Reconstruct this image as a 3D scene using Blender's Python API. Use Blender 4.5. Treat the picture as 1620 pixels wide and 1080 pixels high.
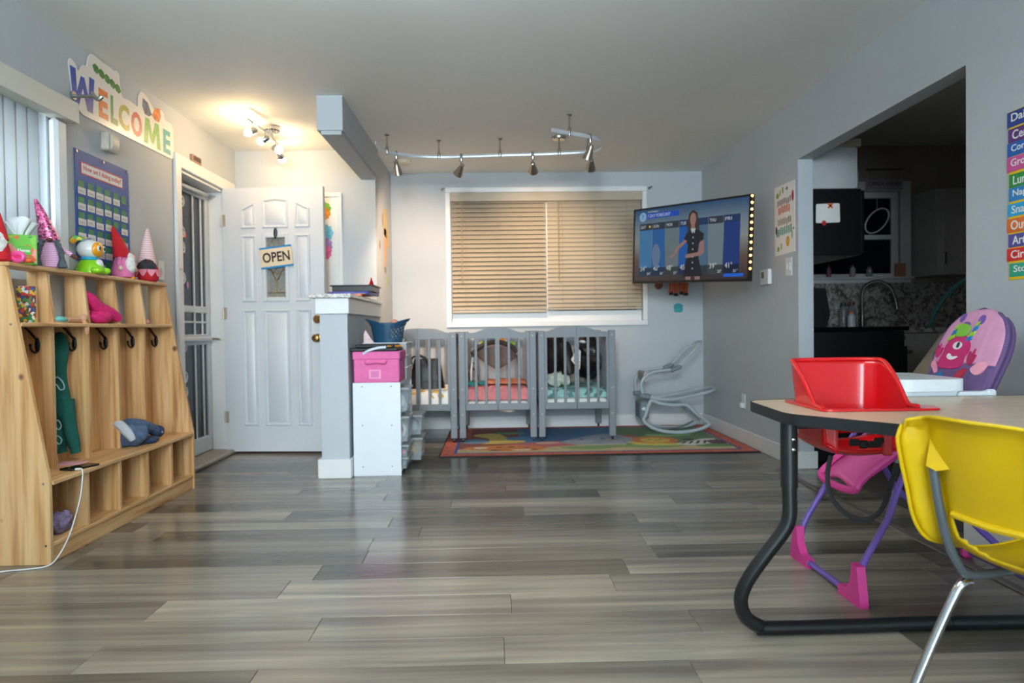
import bpy, math, random
from mathutils import Vector, Matrix, noise
for o in list(bpy.data.objects): bpy.data.objects.remove(o)
SC = bpy.context.scene
COL = SC.collection
R = math.radians
rnd = random.Random(7)

# ---------------------------------------------------------------- camera, world, exposure
cd = bpy.data.cameras.new('camera'); cam = bpy.data.objects.new('camera', cd); COL.objects.link(cam)
cd.sensor_width = 36.0; cd.lens = 36.0 * 1134 / 1620; cd.clip_start = 0.05
yaw, pitch, roll = 0.0240, -0.0175, 0.0128
fwd = Vector((math.sin(yaw) * math.cos(pitch), math.cos(yaw) * math.cos(pitch), math.sin(pitch)))
r0 = Vector((math.cos(yaw), -math.sin(yaw), 0)); u0 = r0.cross(fwd)
rt = r0 * math.cos(roll) - u0 * math.sin(roll); up = u0 * math.cos(roll) + r0 * math.sin(roll)
cam.matrix_world = Matrix(((rt.x, up.x, -fwd.x, 0), (rt.y, up.y, -fwd.y, 0), (rt.z, up.z, -fwd.z, 0.95), (0, 0, 0, 1)))
cd.dof.use_dof = True; cd.dof.focus_distance = 2.7; cd.dof.aperture_fstop = 3.2
SC.camera = cam
SC.cycles.max_bounces = 8; SC.cycles.caustics_reflective = False; SC.cycles.caustics_refractive = False
SC.view_settings.view_transform = 'Standard'; SC.view_settings.look = 'None'
SC.view_settings.exposure = 0.12; SC.view_settings.gamma = 1.0; SC.view_settings.use_curve_mapping = False
W = bpy.data.worlds.new('dusk'); SC.world = W; W.use_nodes = True
W.node_tree.nodes['Background'].inputs[0].default_value = (0.55, 0.68, 0.9, 1)
W.node_tree.nodes['Background'].inputs[1].default_value = 0.06
COOL = (0.82, 0.93, 1.0); WARM = (1.0, 0.71, 0.48)
FLOOD_W = 700.0    # flood added behind the viewer to brighten the far end
UP_W = 82.0       # uplight bowl added above the viewer to brighten the ceiling
CEIL_W = 14.0      # each of the two dome lamps added behind the camera as fill
DAY_W = 300.0      # fill daylight through the window added behind the viewer
ENTRY_L = 175.0    # radiance of the bare entry bulbs
SPOT_W = 74.0     # track heads
dl_ = bpy.data.lights.new('added rear window fill', 'AREA'); dl_.shape = 'RECTANGLE'; dl_.size = 3.3; dl_.size_y = 1.62; dl_.energy = DAY_W; dl_.color = (0.72, 0.895, 1.0)
do_ = bpy.data.objects.new('added rear window fill', dl_); COL.objects.link(do_); do_.location = (0, -4.97, 1.36); do_.rotation_euler = (R(90), 0, 0)
dl2 = bpy.data.lights.new('side window daylight', 'AREA'); dl2.shape = 'RECTANGLE'; dl2.size = 2.25; dl2.size_y = 0.70; dl2.energy = 26.0; dl2.color = (0.80, 0.93, 1.0)
do2 = bpy.data.objects.new('side window daylight', dl2); COL.objects.link(do2); do2.location = (-2.34, 2.26, 1.62); do2.rotation_euler = (R(90), 0, R(-90))

# ---------------------------------------------------------------- materials
def lin(c):
    return tuple(((v / 255) / 12.92 if v / 255 <= 0.04045 else ((v / 255 + 0.055) / 1.055) ** 2.4) for v in c[:3])
MATS = {}
def nt(name):
    m = bpy.data.materials.new(name); m.use_nodes = True
    t = m.node_tree; return m, t, t.nodes['Principled BSDF']
def N(t, k, **kw):
    n = t.nodes.new(k)
    for a, v in kw.items(): setattr(n, a, v)
    return n
def M(name, rgb, rough=0.5, metal=0.0, var=0.05, scale=9.0, bump=0.0, bscale=60.0, emit=0.0, alpha=1.0, trans=0.0, coat=0.0, stretch=None, spec=None):
    """plain procedural material: tint broken up by noise, optional fine relief"""
    if name in MATS: return MATS[name]
    m, t, b = nt(name); c = lin(rgb)
    tc = N(t, 'ShaderNodeTexCoord'); mp = N(t, 'ShaderNodeMapping'); t.links.new(tc.outputs['Object'], mp.inputs['Vector'])
    if stretch: mp.inputs['Scale'].default_value = stretch
    nz = N(t, 'ShaderNodeTexNoise'); nz.inputs['Scale'].default_value = scale; nz.inputs['Detail'].default_value = 3
    t.links.new(mp.outputs[0], nz.inputs['Vector'])
    rp = N(t, 'ShaderNodeValToRGB'); rp.color_ramp.elements[0].position = 0.3; rp.color_ramp.elements[1].position = 0.7
    rp.color_ramp.elements[0].color = tuple(max(0, v * (1 - var)) for v in c) + (1,)
    rp.color_ramp.elements[1].color = tuple(min(1, v * (1 + var)) for v in c) + (1,)
    t.links.new(nz.outputs['Fac'], rp.inputs['Fac']); t.links.new(rp.outputs['Color'], b.inputs['Base Color'])
    b.inputs['Roughness'].default_value = rough; b.inputs['Metallic'].default_value = metal
    b.inputs['Coat Weight'].default_value = coat; b.inputs['Alpha'].default_value = alpha; b.inputs['Transmission Weight'].default_value = trans
    if spec is not None: b.inputs['Specular IOR Level'].default_value = spec
    if emit:
        t.links.new(rp.outputs['Color'], b.inputs['Emission Color']); b.inputs['Emission Strength'].default_value = emit
    if bump:
        n2 = N(t, 'ShaderNodeTexNoise'); n2.inputs['Scale'].default_value = bscale; n2.inputs['Detail'].default_value = 4
        t.links.new(mp.outputs[0], n2.inputs['Vector'])
        bp = N(t, 'ShaderNodeBump'); bp.inputs['Strength'].default_value = bump; bp.inputs['Distance'].default_value = 0.004
        t.links.new(n2.outputs['Fac'], bp.inputs['Height']); t.links.new(bp.outputs[0], b.inputs['Normal'])
    MATS[name] = m; return m
def glow(name, rgb, strength):
    m, t, b = nt(name); c = lin(rgb)
    nz = N(t, 'ShaderNodeTexNoise'); nz.inputs['Scale'].default_value = 3
    mx = N(t, 'ShaderNodeMix', data_type='RGBA'); mx.inputs['Factor'].default_value = 0.02
    mx.inputs[6].default_value = c + (1,); t.links.new(nz.outputs['Color'], mx.inputs[7])
    b.inputs['Base Color'].default_value = (0.01, 0.01, 0.01, 1); b.inputs['Roughness'].default_value = 0.4; b.inputs['Specular IOR Level'].default_value = 0.15
    t.links.new(mx.outputs[2], b.inputs['Emission Color']); b.inputs['Emission Strength'].default_value = strength
    MATS[name] = m; return m
def ramp_mat(name, stops, coordscale, rough, wave=None, noise_scale=4.0, detail=6.0, dist=0.0, bump=0.0, randobj=0.0, knots=None, boards=None, spec=None):
    """wood like material: stretched noise through a colour ramp; per object tone; optional knots and glued boards"""
    m, t, b = nt(name); L = t.links.new; kv = None
    tc = N(t, 'ShaderNodeTexCoord'); vec = tc.outputs['Object']
    oi = N(t, 'ShaderNodeObjectInfo')
    if randobj:
        mu = N(t, 'ShaderNodeMath', operation='MULTIPLY'); mu.inputs[1].default_value = 37.0; L(oi.outputs['Random'], mu.inputs[0])
        ad = N(t, 'ShaderNodeVectorMath', operation='ADD'); L(vec, ad.inputs[0]); L(mu.outputs[0], ad.inputs[1]); vec = ad.outputs[0]
    mp = N(t, 'ShaderNodeMapping'); mp.inputs['Scale'].default_value = coordscale; L(vec, mp.inputs['Vector'])
    nz = N(t, 'ShaderNodeTexNoise'); nz.inputs['Scale'].default_value = noise_scale; nz.inputs['Detail'].default_value = detail; nz.inputs['Distortion'].default_value = dist
    L(mp.outputs[0], nz.inputs['Vector']); fac = nz.outputs['Fac']
    if wave:
        wv = N(t, 'ShaderNodeTexNoise'); wv.inputs['Scale'].default_value = wave; wv.inputs['Detail'].default_value = 2; L(mp.outputs[0], wv.inputs['Vector'])
        ml = N(t, 'ShaderNodeMath', operation='MULTIPLY'); ml.inputs[1].default_value = 0.45; L(wv.outputs['Fac'], ml.inputs[0])
        m2 = N(t, 'ShaderNodeMath', operation='MULTIPLY_ADD'); m2.inputs[1].default_value = 0.55; L(fac, m2.inputs[0]); L(ml.outputs[0], m2.inputs[2]); fac = m2.outputs[0]
    rp = N(t, 'ShaderNodeValToRGB'); e = rp.color_ramp.elements
    for i, (p, c) in enumerate(stops):
        el = e[i] if i < 2 else e.new(p)
        el.position = p; el.color = lin(c) + (1,)
    L(fac, rp.inputs['Fac']); colr = rp.outputs['Color']
    if boards:
        sp = N(t, 'ShaderNodeSeparateXYZ'); L(tc.outputs['Object'], sp.inputs[0])
        a = N(t, 'ShaderNodeMath', operation='ADD'); L(sp.outputs[boards[0]], a.inputs[0]); L(oi.outputs['Random'], a.inputs[1])
        d = N(t, 'ShaderNodeMath', operation='DIVIDE'); L(a.outputs[0], d.inputs[0]); d.inputs[1].default_value = boards[1]
        f = N(t, 'ShaderNodeMath', operation='FLOOR'); L(d.outputs[0], f.inputs[0])
        wn = N(t, 'ShaderNodeTexWhiteNoise', noise_dimensions='1D'); L(f.outputs[0], wn.inputs['W'])
        mr = N(t, 'ShaderNodeMapRange'); mr.inputs[3].default_value = 0.86; mr.inputs[4].default_value = 1.1; L(wn.outputs['Value'], mr.inputs[0])
        vm = N(t, 'ShaderNodeVectorMath', operation='SCALE'); L(colr, vm.inputs[0]); L(mr.outputs[0], vm.inputs['Scale']); colr = vm.outputs[0]
    if randobj:
        mr = N(t, 'ShaderNodeMapRange'); mr.inputs[3].default_value = 1 - randobj; mr.inputs[4].default_value = 1 + randobj; L(oi.outputs['Random'], mr.inputs[0])
        vm = N(t, 'ShaderNodeVectorMath', operation='SCALE'); L(colr, vm.inputs[0]); L(mr.outputs[0], vm.inputs['Scale']); colr = vm.outputs[0]
    if knots:
        vo = N(t, 'ShaderNodeTexVoronoi'); vo.inputs['Scale'].default_value = knots[0]
        km = N(t, 'ShaderNodeMapping'); km.inputs['Scale'].default_value = knots[3]; L(vec, km.inputs['Vector']); L(km.outputs[0], vo.inputs['Vector'])
        kr = N(t, 'ShaderNodeValToRGB'); kr.color_ramp.elements[0].position = knots[1] * 0.5; kr.color_ramp.elements[1].position = knots[1]
        kr.color_ramp.elements[0].color = (1, 1, 1, 1); kr.color_ramp.elements[1].color = (0, 0, 0, 1); L(vo.outputs['Distance'], kr.inputs['Fac'])
        mx = N(t, 'ShaderNodeMix', data_type='RGBA'); L(kr.outputs['Color'], mx.inputs['Factor']); L(colr, mx.inputs[6]); mx.inputs[7].default_value = lin(knots[2]) + (1,)
        colr = mx.outputs[2]
    L(colr, b.inputs['Base Color']); b.inputs['Roughness'].default_value = rough
    if spec is not None: b.inputs['Specular IOR Level'].default_value = spec
    if bump:
        bp = N(t, 'ShaderNodeBump'); bp.inputs['Strength'].default_value = bump; bp.inputs['Distance'].default_value = 0.002
        L(nz.outputs['Fac'], bp.inputs['Height']); L(bp.outputs[0], b.inputs['Normal'])
    MATS[name] = m; return m
def stripe_mat(name, a, b_, axis, freq, rough=0.85, soft=0.1):
    m, t, b = nt(name); L = t.links.new
    tc = N(t, 'ShaderNodeTexCoord'); sp = N(t, 'ShaderNodeSeparateXYZ'); L(tc.outputs['Object'], sp.inputs[0])
    mu = N(t, 'ShaderNodeMath', operation='MULTIPLY'); mu.inputs[1].default_value = freq; L(sp.outputs[axis], mu.inputs[0])
    fr = N(t, 'ShaderNodeMath', operation='FRACT'); L(mu.outputs[0], fr.inputs[0])
    rp = N(t, 'ShaderNodeValToRGB'); e = rp.color_ramp.elements
    e[0].position = 0.5 - soft; e[0].color = lin(a) + (1,); e[1].position = 0.5 + soft; e[1].color = lin(b_) + (1,)
    L(fr.outputs[0], rp.inputs['Fac']); L(rp.outputs['Color'], b.inputs['Base Color']); b.inputs['Roughness'].default_value = rough
    MATS[name] = m; return m
def cell_mat(name, cols, scale, rough=0.4, metal=0.0, bump=0.0, stretch=(1, 1, 1)):
    m, t, b = nt(name); L = t.links.new
    tc = N(t, 'ShaderNodeTexCoord'); mp = N(t, 'ShaderNodeMapping'); mp.inputs['Scale'].default_value = stretch; L(tc.outputs['Object'], mp.inputs[0])
    vo = N(t, 'ShaderNodeTexVoronoi'); vo.inputs['Scale'].default_value = scale; L(mp.outputs[0], vo.inputs['Vector'])
    sp = N(t, 'ShaderNodeSeparateColor'); L(vo.outputs['Color'], sp.inputs[0])
    rp = N(t, 'ShaderNodeValToRGB'); rp.color_ramp.interpolation = 'CONSTANT'; e = rp.color_ramp.elements
    for i, c in enumerate(cols):
        el = e[i] if i < 2 else e.new(i / len(cols))
        el.position = i / len(cols); el.color = lin(c) + (1,)
    L(sp.outputs[0], rp.inputs['Fac']); L(rp.outputs['Color'], b.inputs['Base Color'])
    b.inputs['Roughness'].default_value = rough; b.inputs['Metallic'].default_value = metal
    if bump:
        bp = N(t, 'ShaderNodeBump'); bp.inputs['Strength'].default_value = bump; L(vo.outputs['Distance'], bp.inputs['Height']); L(bp.outputs[0], b.inputs['Normal'])
    MATS[name] = m; return m
def glass_mat(name, rgb, alpha, rough=0.05):
    m, t, b = nt(name); L = t.links.new
    nz = N(t, 'ShaderNodeTexNoise'); nz.inputs['Scale'].default_value = 5
    mr = N(t, 'ShaderNodeMapRange'); mr.inputs[3].default_value = alpha * 0.92; mr.inputs[4].default_value = min(1, alpha * 1.08); L(nz.outputs['Fac'], mr.inputs[0])
    L(mr.outputs[0], b.inputs['Alpha']); b.inputs['Base Color'].default_value = lin(rgb) + (1,); b.inputs['Roughness'].default_value = rough
    MATS[name] = m; return m

# ---------------------------------------------------------------- mesh builder
ORG = {}
class MB:
    def __init__(s): s.v = []; s.f = []; s.m = []; s.mi = 0
    def add(s, vs, fs):
        o = len(s.v); s.v += [Vector(p) for p in vs]; s.f += [tuple(o + i for i in f) for f in fs]; s.m += [s.mi] * len(fs); return s
    def box(s, x0, x1, y0, y1, z0, z1, b=0.0):
        return s.obox(((x0 + x1) / 2, (y0 + y1) / 2, (z0 + z1) / 2), (abs(x1 - x0), abs(y1 - y0), abs(z1 - z0)), None, b)
    def obox(s, c, sz, rot=None, b=0.0):
        h = [v / 2 for v in sz]; c = Vector(c); b = min(b, min(h) * 0.9); vs = []; fs = []
        if b <= 0:
            vs = [Vector((sx * h[0], sy * h[1], sz_ * h[2])) for sx in (-1, 1) for sy in (-1, 1) for sz_ in (-1, 1)]
            fs = [(0, 1, 3, 2), (4, 6, 7, 5), (0, 4, 5, 1), (2, 3, 7, 6), (0, 2, 6, 4), (1, 5, 7, 3)]
        else:
            idx = {}
            for sx in (-1, 1):
                for sy in (-1, 1):
                    for sz_ in (-1, 1):
                        for a in range(3):
                            p = [sx * (h[0] - b), sy * (h[1] - b), sz_ * (h[2] - b)]; p[a] = (sx, sy, sz_)[a] * h[a]
                            idx[(sx, sy, sz_, a)] = len(vs); vs.append(Vector(p))
            for a in range(3):
                o1, o2 = (a + 1) % 3, (a + 2) % 3
                for sg in (-1, 1):
                    q = []
                    for s1, s2 in ((-1, -1), (1, -1), (1, 1), (-1, 1)):
                        k = [0, 0, 0]; k[a] = sg; k[o1] = s1; k[o2] = s2; q.append(idx[tuple(k) + (a,)])
                    fs.append(tuple(q if sg > 0 else q[::-1]))
                for s1 in (-1, 1):
                    for s2 in (-1, 1):
                        q = []
                        for sg, ax in ((-1, o1), (1, o1), (1, o2), (-1, o2)):
                            k = [0, 0, 0]; k[a] = sg; k[o1] = s1; k[o2] = s2; q.append(idx[tuple(k) + (ax,)])
                        fs.append(tuple(q if s1 * s2 > 0 else q[::-1]))
            for sx in (-1, 1):
                for sy in (-1, 1):
                    for sz_ in (-1, 1):
                        q = [idx[(sx, sy, sz_, a)] for a in range(3)]; fs.append(tuple(q if sx * sy * sz_ > 0 else q[::-1]))
        if rot is not None: vs = [rot @ p for p in vs]
        return s.add([p + c for p in vs], fs)
    def tube(s, pts, r, n=8, closed=False, flat=None, caps=True):
        """r a number or one radius per point; flat = (a, b) makes an elliptical/ribbon section"""
        P = [Vector(p) for p in pts]; k = len(P); rr = r if isinstance(r, (list, tuple)) else [r] * k
        T = []
        for i in range(k):
            a = P[(i - 1) % k] if (closed or i > 0) else P[i]; b = P[(i + 1) % k] if (closed or i < k - 1) else P[i]
            d = (b - a); T.append(d.normalized() if d.length > 1e-9 else Vector((0, 0, 1)))
        ref = Vector((0, 0, 1)) if abs(T[0].z) < 0.9 else Vector((0, 1, 0))
        nrm = (ref - T[0] * ref.dot(T[0])).normalized(); rings = []
        o = len(s.v); vs = []
        for i in range(k):
            if i: nrm = nrm - T[i] * nrm.dot(T[i]); nrm = nrm.normalized() if nrm.length > 1e-6 else T[i].orthogonal().normalized()
            bi = T[i].cross(nrm)
            fa, fb = flat if flat else (1, 1)
            for j in range(n):
                a = 2 * math.pi * j / n; vs.append(P[i] + nrm * (math.cos(a) * rr[i] * fa) + bi * (math.sin(a) * rr[i] * fb))
        fs = []
        for i in range(k if closed else k - 1):
            i2 = (i + 1) % k
            for j in range(n): fs.append((i * n + j, i * n + (j + 1) % n, i2 * n + (j + 1) % n, i2 * n + j))
        if not closed and caps: fs.append(tuple(range(n - 1, -1, -1))); fs.append(tuple((k - 1) * n + j for j in range(n)))
        return s.add(vs, fs)
    def cyl(s, a, b, r, r2=None, n=14): return s.tube([a, b], [r, r if r2 is None else r2], n)
    def lathe(s, prof, c=(0, 0, 0), n=20, sx=1, sy=1, rot=None, shear=None):
        c = Vector(c); vs = []; fs = []; k = len(prof)
        for (r, z) in prof:
            for j in range(n):
                a = 2 * math.pi * j / n; p = Vector((math.cos(a) * r * sx, math.sin(a) * r * sy, z))
                if shear: p += Vector(shear(z))
                if rot is not None: p = rot @ p
                vs.append(p + c)
        for i in range(k - 1):
            for j in range(n): fs.append((i * n + j, i * n + (j + 1) % n, (i + 1) * n + (j + 1) % n, (i + 1) * n + j))
        fs.append(tuple(range(n - 1, -1, -1))); fs.append(tuple((k - 1) * n + j for j in range(n)))
        return s.add(vs, fs)
    def sph(s, c, r, n=14, m=9, amp=0.0, fr=8.0, seed=0.0, rot=None):
        r = r if isinstance(r, (list, tuple)) else (r, r, r); c = Vector(c); vs = []; fs = []
        for i in range(m + 1):
            th = math.pi * i / m
            for j in range(n):
                a = 2 * math.pi * j / n; d = Vector((math.sin(th) * math.cos(a), math.sin(th) * math.sin(a), math.cos(th)))
                p = Vector((d.x * r[0], d.y * r[1], d.z * r[2]))
                if amp: p *= 1 + amp * noise.noise(Vector((d.x * r[0], d.y * r[1], d.z * r[2])) * fr + Vector((seed, seed * 1.7, 0))) * 2
                if rot is not None: p = rot @ p
                vs.append(c + p)
        for i in range(m):
            for j in range(n): fs.append((i * n + j, (i + 1) * n + j, (i + 1) * n + (j + 1) % n, i * n + (j + 1) % n))
        return s.add(vs, fs)
    def prism(s, poly, o, u, v, w):
        """2d polygon in the plane o + a u + b v, given thickness along w"""
        o, u, v, w = Vector(o), Vector(u), Vector(v), Vector(w); k = len(poly)
        fr = [o + u * a + v * b for a, b in poly]; vs = fr + [p + w for p in fr]
        fs = [tuple(range(k)), tuple(range(2 * k - 1, k - 1, -1))] + [(i, k + i, k + (i + 1) % k, (i + 1) % k) for i in range(k)]
        return s.add(vs, fs)
    def sheet(s, fn, nu, nv, thick=None):
        """surface fn(a,b), a,b in 0..1"""
        vs = [Vector(fn(i / nu, j / nv)) for i in range(nu + 1) for j in range(nv + 1)]
        fs = [(i * (nv + 1) + j, (i + 1) * (nv + 1) + j, (i + 1) * (nv + 1) + j + 1, i * (nv + 1) + j + 1) for i in range(nu) for j in range(nv)]
        return s.add(vs, fs)
    def mesh(s, name, mats, org=Vector((0, 0, 0)), smooth=35):
        me = bpy.data.meshes.new(name); me.from_pydata([p - org for p in s.v], [], s.f)
        mats = mats if isinstance(mats, (list, tuple)) else [mats]
        for m in mats: me.materials.append(m)
        if len(mats) > 1: me.polygons.foreach_set('material_index', s.m)
        import bmesh as _b
        bm = _b.new(); bm.from_mesh(me); _b.ops.recalc_face_normals(bm, faces=bm.faces); bm.to_mesh(me); bm.free()
        if smooth:
            me.polygons.foreach_set('use_smooth', [True] * len(me.polygons)); me.set_sharp_from_angle(angle=R(smooth))
        return me
    def build(s, name, mats, parent=None, org=None, smooth=35, solid=0.0, sub=0, label=None):
        """parent with a recorded origin: vertices are world coordinates; the mesh is stored relative to it"""
        if parent is not None: o_ = ORG.get(parent.name, Vector((0, 0, 0)))
        else: o_ = Vector(org) if org is not None else Vector((0, 0, 0))
        ob = bpy.data.objects.new(name, s.mesh(name, mats, o_, smooth)); COL.objects.link(ob)
        if parent is not None: ob.parent = parent; ORG[ob.name] = o_
        else: ob.location = o_; ORG[ob.name] = o_
        if solid: md = ob.modifiers.new('thickness', 'SOLIDIFY'); md.thickness = solid; md.offset = 0
        if sub: md = ob.modifiers.new('smooth', 'SUBSURF'); md.levels = sub; md.render_levels = sub
        if label: ob['label'] = label
        return ob
def tag(o, label=None, cat=None, group=None, kind=None):
    if label: o['label'] = label
    if cat: o['category'] = cat
    if group: o['group'] = group
    if kind: o['kind'] = kind
    return o
def thing(name, label, cat, loc=(0, 0, 0), group=None, rz=0.0, local=False):
    o = bpy.data.objects.new(name, None); COL.objects.link(o); o.location = loc; o.rotation_euler = (0, 0, rz); o.empty_display_size = 0.05
    ORG[o.name] = Vector((0, 0, 0)) if local else Vector(loc)
    return tag(o, label, cat, group)
def struct(mb, name, mat, label=None, parent=None):
    o = mb.build(name, mat, parent, smooth=30)
    if parent is None: o['kind'] = 'structure'
    if label: o['label'] = label
    return o
def copy_part(src, parent, loc=None):
    c = src.copy(); COL.objects.link(c); c.parent = parent
    if loc is not None: c.location = loc
    ORG[c.name] = ORG.get(src.name, Vector((0, 0, 0)))
    return c
def copy_tree(o, parent=None):
    c = o.copy(); COL.objects.link(c); c.parent = parent; ORG[c.name] = ORG.get(o.name, Vector((0, 0, 0)))
    for ch in [x for x in bpy.data.objects if x.parent == o]: copy_tree(ch, c)
    return c
def smooth_path(pts, n=6, closed=False):
    P = [Vector(p) for p in pts]; k = len(P); out = []
    for i in range(k if closed else k - 1):
        g = (lambda j: P[j % k]) if closed else (lambda j: P[max(0, min(k - 1, j))])
        p0, p1, p2, p3 = g(i - 1), g(i), g(i + 1), g(i + 2)
        for j in range(n):
            t = j / n; out.append(0.5 * ((2 * p1) + (p2 - p0) * t + (2 * p0 - 5 * p1 + 4 * p2 - p3) * t * t + (3 * p1 - p0 - 3 * p2 + p3) * t ** 3))
    if not closed: out.append(P[-1])
    return out
def round_poly(pts, r, n=5):
    """rounds the corners of a 2d polygon"""
    out = []; k = len(pts)
    for i in range(k):
        a, b, c = Vector(pts[i - 1]), Vector(pts[i]), Vector(pts[(i + 1) % k])
        d1, d2 = (a - b), (c - b); q = min(r, d1.length * 0.45, d2.length * 0.45)
        p1, p2 = b + d1.normalized() * q, b + d2.normalized() * q
        for j in range(n + 1):
            t = j / n; out.append(tuple(p1 * (1 - t) ** 2 + b * 2 * t * (1 - t) + p2 * t * t))
    return out
def ellipse(cx, cy, rx, ry, n=16, a0=0.0):
    return [(cx + rx * math.cos(a0 + 2 * math.pi * i / n), cy + ry * math.sin(a0 + 2 * math.pi * i / n)) for i in range(n)]
_tc = {}
def text_mb(txt, o, u, v, w, width=None, height=None, shear=0.0, bold=0.0):
    """text as solid letters: lower left corner o, along u, up v, thickness vector w; fitted to width and/or height"""
    cu = bpy.data.curves.new('lettering', 'FONT'); cu.body = txt; cu.resolution_u = 3; cu.offset = bold; cu.fill_mode = 'FRONT'
    ob = bpy.data.objects.new('lettering', cu); me = bpy.data.meshes.new_from_object(ob)
    vs = [p.co.copy() for p in me.vertices]; fs = [tuple(p.vertices) for p in me.polygons]
    bpy.data.objects.remove(ob); bpy.data.curves.remove(cu); bpy.data.meshes.remove(me)
    mb = MB()
    if not vs: return mb
    x0, x1 = min(p.x for p in vs), max(p.x for p in vs); y0, y1 = min(p.y for p in vs), max(p.y for p in vs)
    sx = width / (x1 - x0) if width else None; sy = height / (y1 - y0) if height else None
    sx = sx or sy; sy = sy or sx
    o, u, v, w = Vector(o), Vector(u), Vector(v), Vector(w)
    base = [o + u * ((p.x - x0) * sx + shear * (p.y - y0) * sy) + v * ((p.y - y0) * sy) for p in vs]
    k = len(base); edges = {}
    for f in fs:
        for i in range(len(f)): edges[(f[i], f[(i + 1) % len(f)])] = 1
    allf = [f for f in fs] if w.length == 0 else [tuple(i + k for i in f) for f in fs]
    if w.length: allf += [(a, b, b + k, a + k) for (a, b) in edges if (b, a) not in edges]
    mb.add(base + ([p + w for p in base] if w.length else []), allf)
    return mb
# ---------------------------------------------------------------- the room
XL, XR, YB, YE, H = -2.1155, 2.0083, 6.867, 5.971, 2.44
WX, KX = XR + 0.10, 4.3
m_wall = M('grey wall paint', (187, 193, 198), 0.7, var=0.02, scale=2.5, bump=0.06, bscale=180)
m_ceil = M('white ceiling paint', (240, 242, 238), 0.75, var=0.02, scale=1.5, bump=0.08, bscale=140)
m_trim = M('white trim paint', (228, 229, 228), 0.38, var=0.02, scale=4)
m_kwall = M('kitchen wall paint', (160, 148, 136), 0.7, var=0.04, scale=3)
m_white = M('white paint', (225, 228, 230), 0.4, var=0.02)
m_black = M('black satin', (16, 17, 19), 0.35, var=0.1)
m_chrome = M('brushed nickel', (190, 188, 182), 0.25, 1.0, var=0.05, scale=40)
m_steel = M('chrome', (205, 208, 210), 0.12, 1.0, var=0.03)
m_floor = ramp_mat('grey oak plank', [(0.26, (80, 74, 67)), (0.40, (104, 96, 87)), (0.5, (120, 112, 101)), (0.60, (138, 129, 115)), (0.74, (162, 152, 134))], (0.5, 8.0, 1), 0.21, wave=0.7, noise_scale=2.2, detail=10, dist=0.6, bump=0.08, randobj=0.55, spec=0.5)
m_sub = M('floor underlay', (45, 43, 41), 0.9)
rear = -5.0

fl = struct(MB().box(XL - 0.15, WX + 0.02, rear - 0.1, YB + 0.12, -0.12, -0.0045), 'floor', m_sub, 'grey oak plank floor of the playroom')
pw, pl = 0.18, 1.22
full = None
prnd = random.Random(21)
x_end = WX
y = rear; row = 0
while y < YB - 0.01:
    y1 = min(y + pw, YB); x = XL - prnd.uniform(0.05, 1.15)
    while x < x_end:
        a, b = max(x, XL), min(x + pl, x_end)
        if b - a > 0.03:
            isfull = abs(b - a - pl) < 1e-6 and abs(y1 - y - pw) < 1e-6
            cx, cy = (a + b) / 2, (y + y1) / 2
            if isfull and full is not None:
                o = full.copy(); COL.objects.link(o); o.parent = fl; o.location = (cx, cy, 0)
            else:
                mb = MB().box(-(b - a) / 2 + 0.0007, (b - a) / 2 - 0.0007, -(y1 - y) / 2 + 0.0007, (y1 - y) / 2 - 0.0007, -0.005, 0.0, b=0.0008)
                o = bpy.data.objects.new('plank', mb.mesh('plank', m_floor)); COL.objects.link(o); o.parent = fl; o.location = (cx, cy, 0)
                if isfull: full = o
        x += pl
    y = y1; row += 1

struct(MB().box(XL - 0.15, KX, rear - 0.1, YB + 0.12, H, H + 0.1), 'ceiling', m_ceil, 'white ceiling over the whole room')
# back wall with the window opening
wx0, wx1, wz0, wz1 = -0.41, 1.43, 1.015, 2.255
mb = MB()
for b in ((-1.07, wx0, 0, H), (wx1, WX, 0, H), (wx0, wx1, 0, wz0), (wx0, wx1, wz1, H)): mb.box(b[0], b[1], YB, YB + 0.12, b[2], b[3])
struct(mb, 'wall_back', m_wall)
mb = MB().box(XL, -0.97, YE, YE + 0.1, 0, H); mb.box(-1.07, -0.97, YE + 0.1, YB, 0, H)
struct(mb, 'wall_entry', m_wall, 'grey closet wall behind the front door')
# left wall: blind window and front door openings
dy0, dy1, dz = 4.90, 5.70, 2.065
mb = MB(); X0, X1 = XL - 0.15, XL
for b in ((rear, 1.05, 0, H), (1.05, 3.47, 0, 1.20), (1.05, 3.47, 2.03, H), (3.47, dy0, 0, H), (dy0, dy1, dz, H), (dy1, YE + 0.1, 0, H)): mb.box(X0, X1, b[0], b[1], b[2], b[3])
struct(mb, 'wall_left', m_wall)
# right wall with the wide kitchen opening
oy0, oy1, oz = 3.006, 4.69, 2.042
mb = MB()
for b in ((rear, oy0, 0, H), (oy0, oy1, oz, H), (oy1, YB, 0, H)): mb.box(XR, WX, b[0], b[1], b[2], b[3])
struct(mb, 'wall_right', m_wall)
mb = MB()
for b in ((XL - 0.15, -1.68, 0, H), (1.68, WX, 0, H), (-1.68, 1.68, 0, 0.52), (-1.68, 1.68, 2.2, H)): mb.box(b[0], b[1], rear - 0.1, rear, b[2], b[3])
struct(mb, 'wall_rear', m_wall, 'grey wall behind the viewer')
mb = MB()
for b in ((-1.68, 1.68, 2.17, 2.2), (-1.68, 1.68, 0.52, 0.55), (-1.68, -1.65, 0.55, 2.17), (1.65, 1.68, 0.55, 2.17)): mb.box(b[0], b[1], rear - 0.09, rear - 0.04, b[2], b[3])
struct(mb, 'window_4', m_trim, 'wide rear window added behind the viewer for fill light')  # unseen rear window, added to let fill light into the room
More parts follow.
